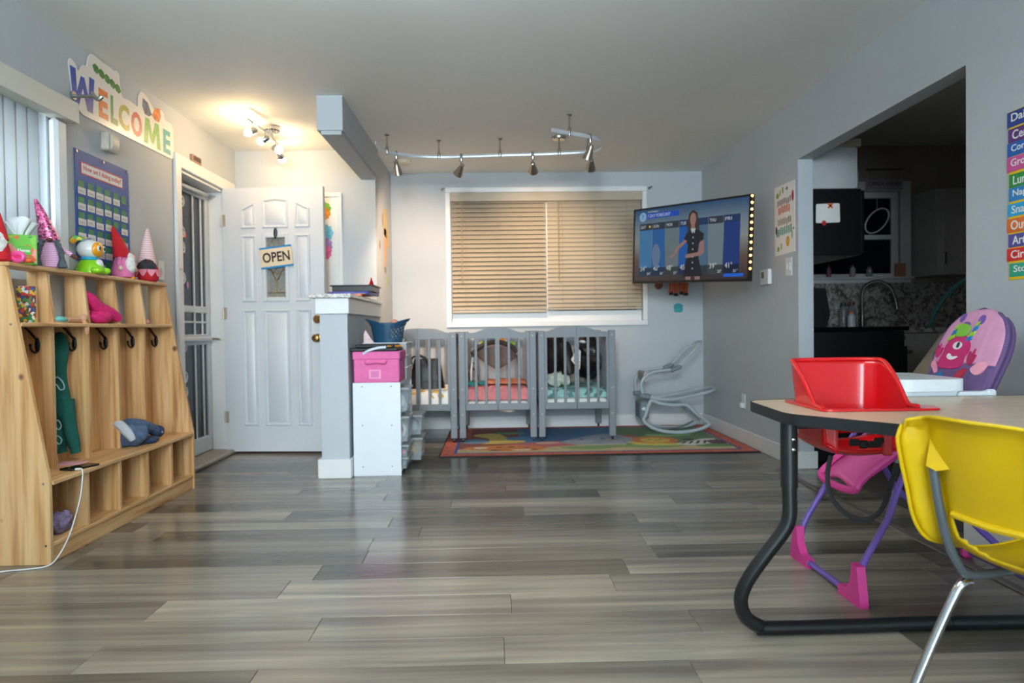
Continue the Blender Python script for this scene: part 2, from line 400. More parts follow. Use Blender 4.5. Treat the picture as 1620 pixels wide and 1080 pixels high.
# soffit beam and half wall
mb = MB().box(-1.107, -0.945, 4.585, YE, 2.222, H); mb.box(-1.085, -0.957, 4.60, YE, 2.198, 2.222)
struct(mb, 'wall_soffit', m_wall, 'boxed grey beam under the ceiling beside the entry')
struct(MB().box(-1.126, -0.949, 4.65, YE, 0, 1.075), 'wall_half', m_wall, 'grey half wall dividing the entry from the cribs')
mb = MB().box(-1.150, -0.935, 4.628, YE - 0.002, 1.062, 1.163, b=0.003)
struct(mb, 'trim_1', m_trim, 'white trim band capping the half wall')
m_gran = ramp_mat('pale speckled granite', [(0.25, (112, 106, 100)), (0.42, (186, 182, 176)), (0.58, (226, 224, 220)), (0.75, (240, 239, 236)), (0.9, (150, 140, 130))], (1, 1, 1), 0.2, noise_scale=38, detail=8, dist=1.2)
slab = MB().box(-1.188, -0.915, 4.598, YE - 0.003, 1.163, 1.190, b=0.006).build('counter_slab', m_gran, None, (-1.05, 5.3, 1.163))
tag(slab, 'pale speckled granite slab topping the half wall', 'counter')
bb = 0.115
mb = MB().box(-0.97, XR - 0.014, YB - 0.014, YB - 0.0005, 0, bb, b=0.004); struct(mb, 'baseboard_back', m_trim)
mb = MB().box(XR - 0.016, XR - 0.0005, oy1 + 0.002, YB - 0.015, 0, bb, b=0.004); mb.box(XR - 0.016, WX + 0.02, oy1 - 0.014, oy1 - 0.0005, 0, bb, b=0.004)
mb.box(XR - 0.016, XR - 0.0005, rear, oy0 - 0.001, 0, bb, b=0.004); struct(mb, 'baseboard_right', m_trim)
mb = MB().box(-1.150, -0.936, 4.628, 4.65, 0, 0.125, b=0.004); mb.box(-1.150, -1.127, 4.65, YE - 0.02, 0, 0.125, b=0.004)
mb.box(-0.949, -0.936, 4.65, YE - 0.02, 0, 0.125, b=0.004); struct(mb, 'baseboard_half', m_trim)
mb = MB().box(XL + 0.0005, XL + 0.014, 3.56, dy0 - 0.09, 0, bb, b=0.004); mb.box(-0.97, -0.956, YE + 0.1, YB - 0.015, 0, bb, b=0.004); struct(mb, 'baseboard_left', m_trim)
m_strip = M('brushed threshold strip', (120, 112, 104), 0.4, 0.3)
struct(MB().box(1.83, 1.872, 2.2, 4.66, 0, 0.007, b=0.003), 'trim_2', m_strip, 'threshold strip on the floor at the kitchen opening')
# uplight bowl added out of view just above the frame: it washes the ceiling, which lights the room
bx_, by_, bz_ = -0.55, 1.72, 2.02
t = thing('added_bowl_lamp', 'metal bowl uplight added out of view above the viewer', 'added lamp', (bx_, by_, bz_))
MB().lathe([(0.02, 0.0), (0.10, 0.012), (0.17, 0.045), (0.205, 0.09), (0.198, 0.09), (0.165, 0.052), (0.10, 0.02), (0.02, 0.008)], (bx_, by_, bz_), 32).build('bowl', m_chrome, t)
for a_ in (0.5, 2.6, 4.7): MB().tube([(bx_ + 0.2 * math.cos(a_), by_ + 0.2 * math.sin(a_), bz_ + 0.088), (bx_, by_, H - 0.03)], 0.003, 6).build('suspension_rod', m_chrome, t)
MB().lathe([(0.04, -0.03), (0.06, -0.015), (0.06, -0.0005)], (bx_, by_, H), 24).build('ceiling_rose', m_chrome, t)
ud = bpy.data.lights.new('bowl uplight', 'AREA'); ud.shape = 'DISK'; ud.size = 0.36; ud.energy = UP_W; ud.color = COOL
uo = bpy.data.objects.new('bowl uplight', ud); COL.objects.link(uo); uo.location = (bx_, by_, bz_ + 0.088); uo.rotation_euler = (R(180), 0, 0)
t = thing('added_flood_lamp', 'spotlight on three legs added behind the viewer to brighten the far end', 'floor lamp', (-0.35, -1.88, 0))  # spotlight added out of view, aimed to brighten the far half
fp = Vector((-0.35, -1.4, 1.90)); fd = (Vector((0.0, 6.2, 1.35)) - fp).normalized(); fr_ = fd.to_track_quat('Z', 'Y').to_matrix()
MB().tube([(-0.35, -1.88, 0.55), (-0.35, -1.88, 1.86)], 0.013, 10).build('pole', m_black, t)
for a_ in (0.3, 2.4, 4.5): MB().tube([(-0.35, -1.88, 0.75), (-0.35 + 0.4 * math.cos(a_), -1.88 + 0.4 * math.sin(a_), 0.012)], 0.010, 8).build('leg', m_black, t)
MB().lathe([(0.03, -0.50), (0.08, -0.49), (0.10, -0.42), (0.40, -0.20), (0.39, -0.20), (0.09, -0.41), (0.02, -0.42)], fp, 24, rot=fr_).build('lamp_shade', m_black, t)
fld = bpy.data.lights.new('flood', 'SPOT'); fld.energy = FLOOD_W; fld.color = COOL; fld.spot_size = R(54); fld.spot_blend = 1.0; fld.shadow_soft_size = 0.38
flo = bpy.data.objects.new('flood', fld); COL.objects.link(flo); flo.location = fp; flo.rotation_euler = fd.to_track_quat('-Z', 'Y').to_euler()
# dome lamps added out of view as fill (behind and above the viewer)
m_frost = glow('frosted lamp glass', (225, 238, 255), 6.0)
for i, (lx, ly, lab) in enumerate(((-0.2, -0.9, 'frosted glass dome lamp added on the ceiling just behind the viewer'), (-0.2, -3.2, 'frosted glass dome lamp added on the ceiling near the rear window'))):
    t = thing('added_dome_lamp', lab, 'ceiling lamp', (lx, ly, H), 'added dome lamps')
    MB().lathe([(0.17, -0.02), (0.17, 0.0)], (lx, ly, H), 28).build('base_plate', m_chrome, t)
    MB().lathe([(0.02, -0.085), (0.08, -0.075), (0.13, -0.05), (0.155, -0.02)], (lx, ly, H), 28).build('glass_dome', m_frost, t)
    ld = bpy.data.lights.new('dome light', 'POINT'); ld.energy = CEIL_W; ld.color = COOL; ld.shadow_soft_size = 0.14
    lo = bpy.data.objects.new('dome light', ld); COL.objects.link(lo); lo.location = (lx, ly, H - 0.24)
# ---------------------------------------------------------------- front window with two slatted blinds
m_night = glass_mat('night window glass', (14, 18, 26), 0.93, 0.03)
mb = MB()
cx0, cx1, cz0, cz1 = -0.455, 1.474, 0.971, 2.300; cw = 0.048; cy_ = YB - 0.022
for b in ((cx0, cx1, cz1 - cw, cz1), (cx0, cx1, cz0, cz0 + cw), (cx0, cx0 + cw, cz0 + cw, cz1 - cw), (cx1 - cw, cx1, cz0 + cw, cz1 - cw)): mb.box(b[0], b[1], cy_, YB - 0.0005, b[2], b[3], b=0.004)
win = struct(mb, 'window_1', m_trim, 'white framed front window behind the cribs')
mb = MB()
for b in ((wx0 + .002, wx1 - .002, wz0, wz0 + 0.104), (wx0 + .002, wx1 - .002, wz1 - 0.06, wz1), (wx0 + .002, wx0 + 0.05, wz0 + .1045, wz1 - .0605), (wx1 - 0.05, wx1 - .002, wz0 + .1045, wz1 - .0605), (0.49, 0.55, wz0 + .1045, wz1 - .0605)): mb.box(b[0], b[1], YB + 0.05, YB + 0.10, b[2], b[3], b=0.004)
mb.build('sash_frame', m_trim, win)
for a, b in ((wx0 + 0.05, 0.49), (0.55, wx1 - 0.05)): MB().box(a, b, YB + 0.07, YB + 0.076, wz0 + 0.10, wz1 - 0.06).build('window_pane', m_night, win)
m_slat = M('tan faux wood slat', (182, 168, 146), 0.5, var=0.05, scale=5, stretch=(1, 12, 12))
m_cord = M('tan cord', (170, 152, 122), 0.8)
def blind(x0, x1, zt, zb, n, label, wandx, tilt):
    t = thing('window_blind', label, 'blind', ((x0 + x1) / 2, YB + 0.012, zb), 'slatted blinds in the front window')
    MB().box(x0, x1, YB - 0.012, YB + 0.035, zt - 0.045, zt, b=0.003).build('headrail', m_slat, t)
    proto = None; step = (zt - 0.05 - zb - 0.02) / n
    for i in range(n):
        z = zb + 0.03 + step * (i + 0.5)
        if proto is None:
            rot = Matrix.Rotation(R(tilt), 3, 'X')
            proto = MB().obox(((x0 + x1) / 2, YB + 0.012, zb), (x1 - x0 - 0.01, 0.052, 0.0032), rot, b=0.0014).build('slat', m_slat, t); proto.location = (0, 0, z - zb)
        else:
            copy_part(proto, t, (0, 0, z - zb))
    MB().box(x0 + 0.004, x1 - 0.004, YB - 0.012, YB + 0.036, zb, zb + 0.022, b=0.005).build('bottom_rail', m_slat, t)
    for f in (0.16, 0.5, 0.84):
        xx = x0 + (x1 - x0) * f; MB().cyl((xx, YB - 0.014, zb), (xx, YB - 0.014, zt - 0.04), 0.0012, n=6).build('ladder_cord', m_cord, t)
    MB().tube([(wandx, YB - 0.022, zt - 0.03), (wandx, YB - 0.022, zt - 0.8), (wandx + 0.01, YB - 0.022, zt - 0.84)], 0.005, 8).build('tilt_wand', m_cord, t)
blind(-0.405, 0.508, 2.232, 1.105, 25, 'tan slatted blind covering the left half of the front window', -0.30, 52)
blind(0.510, 1.425, 2.232, 1.125, 25, 'tan slatted blind covering the right half of the front window', 0.62, 66)
mb = MB().box(-0.406, 1.427, YB - 0.034, YB - 0.018, 2.165, 2.25, b=0.004)
tag(mb.build('blind_valance', m_slat, None, (0.5, YB - 0.03, 2.165)), 'long tan valance across the top of both slatted blinds', 'valance')
for sx, lab in ((-0.480, 'small nickel rod bracket at the upper left window corner'), (1.497, 'small nickel rod bracket at the upper right window corner')):
    t = thing('rod_bracket', lab, 'bracket', (sx, YB, 2.28), 'curtain rod brackets')
    MB().cyl((sx, YB - 0.001, 2.28), (sx, YB - 0.03, 2.28), 0.012).build('wall_mount', m_chrome, t)
    MB().tube([(sx - 0.012, YB - 0.035, 2.278), (sx + 0.014, YB - 0.035, 2.286), (sx + 0.02, YB - 0.035, 2.296)], 0.008, 8).build('cradle', m_chrome, t)

# ---------------------------------------------------------------- left window with vertical blinds
m_vane = M('white vinyl vane', (226, 231, 234), 0.5, var=0.02)
_t = m_vane.node_tree; _b = _t.nodes['Principled BSDF']; _tr = N(_t, 'ShaderNodeBsdfTranslucent'); _tr.inputs[0].default_value = (0.75, 0.78, 0.8, 1); _mx = N(_t, 'ShaderNodeMixShader'); _mx.inputs[0].default_value = 0.4
_t.links.new(_b.outputs[0], _mx.inputs[1]); _t.links.new(_tr.outputs[0], _mx.inputs[2]); _t.links.new(_mx.outputs[0], _t.nodes['Material Output'].inputs[0])
m_val = M('cream valance', (214, 210, 198), 0.45, var=0.02)
m_glassl = glass_mat('side window glass', (200, 210, 216), 0.08, 0.04)
mb = MB()
for b in ((1.05, 1.11, 1.20, 2.03), (3.41, 3.47, 1.20, 2.03), (1.11, 3.41, 1.20, 1.26), (1.11, 3.41, 1.97, 2.03), (2.23, 2.29, 1.26, 1.97)): mb.box(XL - 0.13, XL - 0.06, b[0] + .001, b[1] - .001, b[2] + .001, b[3] - .001, b=0.004)
w2 = struct(mb, 'window_2', m_trim, 'wide side window hidden by vertical blinds')
MB().box(XL - 0.10, XL - 0.094, 1.11, 3.41, 1.26, 1.97).build('window_pane', m_glassl, w2)
t = thing('vertical_blind', 'white vertical vane blind with cream valance on the left wall', 'blind', (XL + 0.05, 2.3, 1.22))
proto = None; vy = 1.15; k = 0
while vy < 3.44:
    if proto is None:
        prof = [(XL + 0.006 + 0.005 * math.sin(a) - 0.005, 1.15 - 0.047 + 0.094 * (a / math.pi)) for a in [math.pi * i / 6 for i in range(7)]]
        m_ = MB(); n_ = len(prof)
        rot = Matrix.Rotation(R(-3), 3, 'Z'); c_ = Vector((XL + 0.006, 1.15, 0))
        vs = [];
        for zz in (1.257, 2.0):
            for p in prof: vs.append(c_ + rot @ (Vector((p[0], p[1], 0)) - c_) + Vector((0, 0, zz)))
        m_.add(vs, [(i, i + 1, n_ + i + 1, n_ + i) for i in range(n_ - 1)])
        proto = m_.build('vane', m_vane, t, solid=0.0012)
    else: copy_part(proto, t, (0, vy - 1.15, 0))
    vy += 0.079; k += 1
mb = MB().box(XL + 0.004, XL + 0.085, 1.02, 3.60, 1.985, 1.992, b=0.002); mb.box(XL + 0.075, XL + 0.085, 1.02, 3.60, 1.985, 2.085, b=0.003); mb.box(XL + 0.004, XL + 0.075, 3.59, 3.60, 1.985, 2.085, b=0.003); mb.box(XL + .004, XL + .078, 1.02, 3.60, 2.083, 2.089)
mb.build('valance', m_val, t)
MB().box(XL + 0.004, XL + 0.05, 3.47, 3.56, 1.257, 1.984, b=0.015).build('end_casing', m_white, t)
t = thing('curtain_rod_stub', 'short nickel curtain rod stub sticking out of the wall beside the letter W', 'curtain rod', (XL, 3.69, 2.155))
MB().cyl((XL + 0.0005, 3.69, 2.155), (XL + 0.012, 3.69, 2.155), 0.022, n=16).build('wall_plate', m_chrome, t)
MB().tube([(XL + 0.01, 3.69, 2.152), (XL + 0.11, 3.69, 2.15)], 0.009, 10).build('rod', m_chrome, t)
mb = MB().tube(smooth_path([(XL + 0.10, 3.69, 2.168), (XL + 0.11, 3.69, 2.148), (XL + 0.13, 3.69, 2.136), (XL + 0.15, 3.69, 2.15)], 4), 0.011, 8); mb.build('cradle', m_chrome, t)

# ---------------------------------------------------------------- front door, frame and storm door
mb = MB(); cx = XL + 0.022
for b in ((dy0 - 0.085, dy0, 0, dz + 0.085), (dy0, YE - 0.07, dz, dz + 0.085), (dy1 + 0.0, dy1 + 0.085, 0, dz)): mb.box(XL + .0005, cx, b[0], b[1], b[2], b[3], b=0.005)
fr = struct(mb, 'door_1', m_trim, 'white casing of the front doorway')
mb = MB().box(XL - 0.149, XL, dy0 - 0.0, dy0 + 0.022, 0, dz, b=0.002); mb.box(XL - 0.149, XL, dy1 - 0.022, dy1, 0, dz, b=0.002); mb.box(XL - 0.149, XL, dy0 + .022, dy1 - .022, dz - 0.022, dz, b=0.002)
mb.build('jamb', m_trim, fr)
m_sill = M('worn threshold', (160, 150, 138), 0.5, var=0.15, scale=20)
MB().box(XL - 0.149, XL + 0.07, dy0, dy1 + 0.02, 0, 0.035, b=0.01).build('threshold', m_sill, fr)
# door slab, hinged at the far jamb, swung open into the room
hinge = Vector((XL + 0.0, 5.675, 0.02)); ang = math.atan2(5.60 - 5.675, 0.80)
door = thing('front_door', 'open white panelled front door with small leaded glass window', 'door', (hinge.x + 0.01, hinge.y, 0.02), rz=ang, local=True)
m_door = M('white door paint', (214, 217, 222), 0.42, var=0.03, scale=3, bump=0.03, bscale=90)
DW, DH, DT = 0.80, 2.05, 0.044
def slab_rects(w0, w1, z0, z1, hx0, hx1, hz0, hz1, y0, y1):
    q = MB()
    for b in ((w0, hx0, z0, z1), (hx1, w1, z0, z1), (hx0, hx1, z0, hz0), (hx0, hx1, hz1, z1)): q.box(b[0], b[1], y0, y1, b[2], b[3])
    return q
gx0, gx1, gz0, gz1 = 0.345, 0.495, 1.20, 1.66
slab_rects(0, DW, 0, DH, gx0, gx1, gz0, gz1, -DT / 2, DT / 2).build('door_slab', m_door, door)
def raised(poly, y=-DT / 2):
    """moulded door panel: bevelled raised rim falling to a groove, then a raised field"""
    c = Vector((sum(p[0] for p in poly) / len(poly), sum(p[1] for p in poly) / len(poly)))
    def inset(d):
        out = []
        k = len(poly)
        for i in range(k):
            a, b, e = Vector(poly[i - 1]), Vector(poly[i]), Vector(poly[(i + 1) % k])
            n1 = Vector((-(b - a).y, (b - a).x)).normalized(); n2 = Vector((-(e - b).y, (e - b).x)).normalized()
            n = (n1 + n2); n = n.normalized() / max(0.35, n.normalized().dot(n1)); out.append(b + n * d)
        return out
    rings = [(inset(0.0), 0.0), (inset(0.006), -0.011), (inset(0.013), -0.011), (inset(0.022), 0.003), (inset(0.042), -0.010)]
    q = MB(); k = len(poly); vs = []
    for ring, dy in rings: vs += [Vector((p.x, y + dy, p.y)) for p in ring]
    fs = []
    for r_ in range(len(rings) - 1):
        for i in range(k): fs.append((r_ * k + i, r_ * k + (i + 1) % k, (r_ + 1) * k + (i + 1) % k, (r_ + 1) * k + i))
    fs.append(tuple((len(rings) - 1) * k + i for i in range(k)))
    q.add(vs, fs); return q
def rect(a, b, c, d): return [(a, c), (b, c), (b, d), (a, d)]
cols = ((0.145, 0.265), (0.30, 0.54), (0.575, 0.695))
raised([(0.145, 1.735), (0.265, 1.735), (0.265, 1.945), (0.145, 1.885)]).build('door_panel', m_door, door)
raised([(0.315, 1.735), (0.525, 1.735), (0.525, 1.955), (0.42, 1.97), (0.315, 1.955)]).build('door_panel', m_door, door)
raised([(0.575, 1.735), (0.695, 1.735), (0.695, 1.885), (0.575, 1.945)]).build('door_panel', m_door, door)
for a, b in (cols[0], cols[2]): raised(rect(a, b, 1.165, 1.685)).build('door_panel', m_door, door)
for a, b in ((0.145, 0.265), (0.315, 0.525), (0.575, 0.695)): raised(rect(a, b, 0.20, 1.105)).build('door_panel', m_door, door)
mb = MB()
for b in ((0.315, 0.345, 1.165, 1.695), (0.495, 0.525, 1.165, 1.695), (0.345, 0.495, 1.66, 1.695), (0.345, 0.495, 1.165, 1.20)): mb.box(b[0], b[1], -DT / 2 - 0.012, -DT / 2, b[2], b[3], b=0.005)
gl = mb.build('window_surround', m_door, door)
m_lead = M('brass came', (176, 140, 70), 0.3, 1.0); m_bev = M('frosted leaded glass', (140, 142, 138), 0.25, var=0.2, scale=60, bump=0.2, bscale=120)
MB().box(gx0, gx1, -0.004, 0.004, gz0, gz1).build('leaded_pane', m_bev, gl)
mb = MB(); gy = -0.009
for xx in (0.395, 0.445): mb.tube([(xx, gy, 1.66), (xx, gy, 1.56)], 0.003, 6); mb.tube([(xx, gy, 1.20), (xx, gy, 1.235)], 0.003, 6)
mb.tube([(0.345, gy, 1.235), (0.495, gy, 1.235)], 0.003, 6); mb.tube([(0.42, gy, 1.235), (0.42, gy, 1.33)], 0.003, 6)
mb.tube(smooth_path([(0.42, gy, 1.33), (0.385, gy, 1.39), (0.37, gy, 1.43), (0.39, gy, 1.46), (0.42, gy, 1.43), (0.45, gy, 1.46), (0.47, gy, 1.43), (0.455, gy, 1.39)], 5, True), 0.003, 6)
mb.tube([(0.42, gy, 1.43), (0.39, gy, 1.38), (0.42, gy, 1.33), (0.45, gy, 1.38)], 0.003, 6, closed=True); mb.tube([(0.35, gy, 1.42), (0.42, gy, 1.38), (0.49, gy, 1.42)], 0.003, 6)
mb.build('leading', m_lead, gl)
m_brass = M('aged brass', (150, 118, 72), 0.3, 1.0, var=0.15)
kx = 0.742
q = MB().lathe([(0.033, 0), (0.033, 0.008), (0.026, 0.014)], (kx, -DT / 2, 1.025), 20, rot=Matrix.Rotation(R(90), 3, 'X')); q.lathe([(0.016, 0.012), (0.013, 0.022)], (kx, -DT / 2, 1.025), 12, rot=Matrix.Rotation(R(90), 3, 'X')); q.build('deadbolt', m_brass, door)
q = MB().lathe([(0.032, 0), (0.032, 0.006), (0.014, 0.012), (0.013, 0.034), (0.026, 0.042), (0.030, 0.056), (0.024, 0.068), (0.008, 0.072)], (kx, -DT / 2, 0.880), 20, rot=Matrix.Rotation(R(90), 3, 'X')); q.build('door_knob', m_brass, door)
m_hinge = M('painted hinge', (190, 182, 164), 0.4, 0.4)
for hz in (1.80, 1.08, 0.27):
    q = MB().cyl((-0.006, -DT / 2 - 0.004, hz - 0.045), (-0.006, -DT / 2 - 0.004, hz + 0.045), 0.007, n=10); q.box(-0.004, 0.022, -DT / 2 - 0.003, -DT / 2, hz - 0.045, hz + 0.045); q.build('hinge', m_hinge, door)
# OPEN sign hanging from an oval hook on the door
def dpt(a, y, z): return Vector((hinge.x + 0.01, hinge.y, 0.02)) + Matrix.Rotation(ang, 3, 'Z') @ Vector((a, y, z))
ds = dpt(0.43, -DT / 2 - 0.018, 1.51)
sign = thing('open_sign', 'cream OPEN sign with blue stripes hanging tilted on the door', 'sign', ds, rz=ang, local=True)
tilt = R(6); su = Vector((math.cos(tilt), 0, math.sin(tilt))); sv = Vector((-math.sin(tilt), 0, math.cos(tilt)))
sw, sh = 0.255, 0.165; so = -su * (sw / 2) - sv * (sh / 2)
m_cream = M('cream sign board', (226, 208, 178), 0.5); m_sblue = M('sign blue', (32, 132, 196), 0.5); m_ink = M('black ink', (22, 22, 24), 0.5)
MB().prism(rect(0, sw, 0.014, sh - 0.014), so, su, sv, (0, 0.004, 0)).build('board', m_cream, sign)
for a, b in ((0, 0.014), (sh - 0.014, sh)): MB().prism(rect(0, sw, a, b), so + Vector((0, -.0003, 0)), su, sv, (0, 0.0046, 0)).build('stripe', m_sblue, sign)
text_mb('OPEN', so + su * 0.02 + sv * 0.045 + Vector((0, -0.0001, 0)), su, sv, (0, -0.0012, 0), 0.215, 0.078, bold=0.02).build('lettering', m_ink, sign, smooth=0)
m_hook = M('dark oval hook', (48, 54, 60), 0.35); m_twine = M('sign twine', (110, 100, 90), 0.9)
hk = Vector((-0.005, 0.005, 0.185))
MB().sph(hk, (0.016, 0.008, 0.042)).build('wall_hook', m_hook, sign)
MB().tube([so + su * 0.07 + sv * sh, hk + Vector((0, -0.006, -0.02)), so + su * 0.185 + sv * sh], 0.0016, 6).build('cord', m_twine, sign)
# storm door
m_storm = M('storm door white', (205, 208, 210), 0.45, var=0.04); m_sglass = glass_mat('storm glass', (70, 74, 80), 0.22, 0.04)
m_sglass = glass_mat('storm glass pane', (66, 68, 71), 0.45, 0.04)
sx0, sx1 = XL - 0.138, XL - 0.105
st = thing('storm_door', 'white storm door with scrolled ironwork behind the open door', 'door', (XL - 0.12, 5.3, 0.036))
a0, a1 = dy0 + 0.026, dy1 - 0.026
mb = MB()
for b in ((a0, a0 + 0.06, 0.04, 2.035), (a1 - 0.06, a1, 0.04, 2.035), (a0 + .06, a1 - .06, 1.97, 2.035), (a0 + .06, a1 - .06, 0.04, 0.16), (a0 + .06, a1 - .06, 1.10, 1.15), (a0 + .06, a1 - .06, 0.86, 0.94)): mb.box(sx0, sx1, b[0], b[1], b[2], b[3], b=0.005)
mb.build('door_frame', m_storm, st)
for b in ((0.16, 0.86), (0.94, 1.10), (1.15, 1.97)): MB().box(XL - 0.124, XL - 0.120, a0 + .06, a1 - .06, b[0], b[1]).build('glass_pane', m_sglass, st)
MB().tube([(XL - 0.08, a0 + 0.02, 0.905), (XL - 0.08, a1 - 0.09, 0.905)], 0.022, 10).build('push_bar', m_storm, st)
mb = MB().tube([(XL - 0.08, a1 - 0.10, 0.905), (XL - 0.03, a1 - 0.08, 0.905), (XL - 0.02, a1 - 0.06, 0.90)], 0.008, 8); mb.build('latch', m_chrome, st)
for yy in (0.24, 0.46, 0.60):
    MB().tube([(XL - 0.113, a0 + yy, 0.16), (XL - 0.113, a0 + yy, 1.97)], 0.008, 8).build('iron_bar', m_storm, st)
MB().tube([(XL - 0.113, a0 + .06, 1.03), (XL - 0.113, a1 - .06, 1.03)], 0.008, 8).build('iron_bar', m_storm, st)
def scroll(cy, cz, sgn, up):
    pts = []
    for i in range(22):
        a = i / 21 * 2.6 * math.pi; r = 0.042 * (1 - i / 26); pts.append((XL - 0.110, cy + sgn * (0.03 + r * math.sin(a) * 0.9), cz + up * (0.06 - r * math.cos(a))))
    return pts
for cy in (0.24,):
    for cz in (1.62, 0.58):
        mb = MB()
        for sg in (-1, 1):
            for u_ in (-1, 1): mb.tube(scroll(a0 + cy, cz, sg, u_), 0.0065, 6)
            mb.tube(scroll(a0 + cy, cz + 0.22, sg, 1), 0.0065, 6); mb.tube(scroll(a0 + cy, cz - 0.22, sg, -1), 0.0065, 6)
        mb.build('iron_scroll', m_storm, st)
mb = MB().tube([(XL - 0.07, a0 + 0.03, 1.99), (XL - 0.06, a1 - 0.15, 2.0)], 0.016, 10); mb.tube([(XL - 0.06, a1 - 0.15, 2.0), (XL - 0.05, a1 - 0.02, 2.01)], 0.006, 8); mb.build('door_closer', m_chrome, st)
for yy, zz, c in ((0.10, 1.80, (206, 60, 80)), (0.33, 1.66, (214, 70, 50)), (0.31, 1.55, (190, 120, 160)), (0.36, 1.30, (170, 120, 170))):
    MB().prism(ellipse(0, 0, 0.02, 0.026, 10), (XL - 0.117, a0 + yy, zz), (0, 1, 0), (0, 0, 1), (0.001, 0, 0)).build('window_cling', M('cling %d' % int(zz * 100), c, 0.5), st)
# porch outside, so the glass looks out on something dim
m_porch = M('dim porch boards', (124, 122, 120), 0.8, var=0.1)
struct(MB().box(-4.4, XL - 0.16, 3.4, 9.5, -0.2, -0.06), 'porch_floor', m_porch, 'dim porch outside the front door')
mb = MB().box(-4.5, -4.4, 3.0, 9.5, -0.2, 3.0); struct(mb, 'porch_wall', m_porch, 'dim neighbouring wall outside the front door')
# narrow framed print behind the door on the closet wall
pf = thing('framed_print', 'tall white framed print of painted leaves, half hidden by the door', 'picture', (-1.40, YE, 1.22))
mb = MB()
for b in ((-1.56, -1.245, 2.055, 2.09), (-1.56, -1.245, 1.20, 1.235), (-1.56, -1.525, 1.235, 2.055), (-1.28, -1.245, 1.235, 2.055)): mb.box(b[0], b[1], YE - 0.022, YE - 0.001, b[2], b[3], b=0.004)
mb.build('frame', m_trim, pf)
m_paper = M('white paper', (236, 235, 232), 0.7, var=0.01)
MB().box(-1.525, -1.28, YE - 0.008, YE - 0.002, 1.235, 2.055).build('sheet', m_paper, pf)
def leafy(cx_, cz_, r, n, amp, seed):
    return [(cx_ + r * (1 + amp * math.sin(i * 2.4 + seed)) * math.cos(2 * math.pi * i / n), cz_ + r * 1.15 * (1 + amp * math.sin(i * 2.4 + seed)) * math.sin(2 * math.pi * i / n)) for i in range(n)]
for nm, cz_, r, col, sd in (('leaf_print', 1.955, 0.05, (122, 190, 60), 0), ('leaf_print', 1.92, 0.042, (232, 150, 40), 2), ('leaf_print', 1.76, 0.062, (106, 186, 216), 1), ('leaf_print', 1.66, 0.055, (160, 130, 190), 4), ('leaf_print', 1.60, 0.050, (226, 104, 160), 5)):
    MB().prism(leafy(-1.385, cz_, r, 24, 0.12, sd), (0, YE - 0.0082 - 0.0002 * sd, 0), (1, 0, 0), (0, 0, 1), (0, -0.0003, 0)).build(nm, M('leaf ' + str(col), col, 0.7, var=0.25, scale=40), pf, smooth=0)
# giraffe coloured wall sticker on the closet return wall
gd = thing('giraffe_sticker', 'faded orange long legged animal sticker on the closet corner wall', 'wall sticker', (-0.97, 6.5, 1.55))
m_gor = M('faded orange print', (226, 176, 128), 0.7, var=0.1, scale=20); m_gtan = M('faded tan print', (214, 184, 120), 0.7); m_ggrn = M('faded green print', (186, 196, 130), 0.7); m_gbr = M('faded brown print', (150, 122, 104), 0.7)
def stick(poly, m): return MB().prism(poly, (-0.9698, 0, 0), (0, 1, 0), (0, 0, 1), (0.0008, 0, 0)).build('print', m, gd, smooth=0)
stick([(6.36, 2.03), (6.44, 2.03), (6.47, 1.92), (6.52, 2.05), (6.60, 2.05), (6.62, 1.88), (6.70, 1.86), (6.72, 1.72), (6.58, 1.70), (6.53, 1.78), (6.40, 1.80)], m_gtan)
stick([(6.38, 1.86), (6.53, 1.86), (6.54, 1.66), (6.50, 1.52), (6.40, 1.52), (6.39, 1.66)], m_gor)
stick([(6.39, 1.515), (6.50, 1.515), (6.47, 1.46), (6.42, 1.47)], m_gbr); stick(ellipse(6.58, 1.39, 0.06, 0.05), m_ggrn); stick(ellipse(6.33, 1.92, 0.025, 0.06), m_gbr); stick(ellipse(6.15, 1.68, 0.03, 0.04), m_gbr)
# things on the left wall
t = thing('door_chime', 'beige door chime box on the left wall above the blue chart', 'door chime', (XL, 3.99, 1.93))
m_beige = M('beige plastic', (206, 200, 184), 0.45)
MB().box(XL + .0005, XL + 0.045, 3.935, 4.05, 1.945, 2.045, b=0.008).build('cover', m_beige, t)
MB().prism([(0.045, 0), (0.058, 0.02), (0.058, 0.07), (0.045, 0.09)], (XL, 3.96, 1.95), (1, 0, 0), (0, 0, 1), (0, 0.07, 0)).build('grille', m_beige, t)
t = thing('light_switch', 'white switch plate low on the left wall behind the striped hat gnome', 'switch', (XL, 4.61, 1.35))
MB().box(XL + .0005, XL + 0.006, 4.57, 4.65, 1.29, 1.41, b=0.003).build('plate', m_white, t); MB().box(XL + .006, XL + 0.014, 4.60, 4.62, 1.335, 1.365, b=0.003).build('toggle', m_white, t)
t = MB().prism([(0, 0), (0.0, 0.14), (0.05, 0.02), (0.06, -0.01)], (XL + 0.024, 4.825, 1.385), (0, 1, 0), (0, 0, 1), (0.004, 0, 0)).build('paper_scrap', M('pinkish paper', (238, 226, 220), 0.7), None, (XL + 0.024, 4.825, 1.385))
tag(t, 'curled pale paper scrap taped to the doorway casing', 'paper')
t = thing('casing_ornament', 'small dark framed ornament on top of the door casing', 'ornament', (XL + 0.012, 5.16, dz + 0.085))
MB().box(XL + .001, XL + 0.02, 5.09, 5.24, dz + 0.0855, dz + 0.14, b=0.003).build('frame', m_gbr, t); MB().box(XL + .02, XL + 0.022, 5.105, 5.225, dz + 0.10, dz + 0.13).build('face', M('dark wood', (80, 60, 56), 0.6), t)

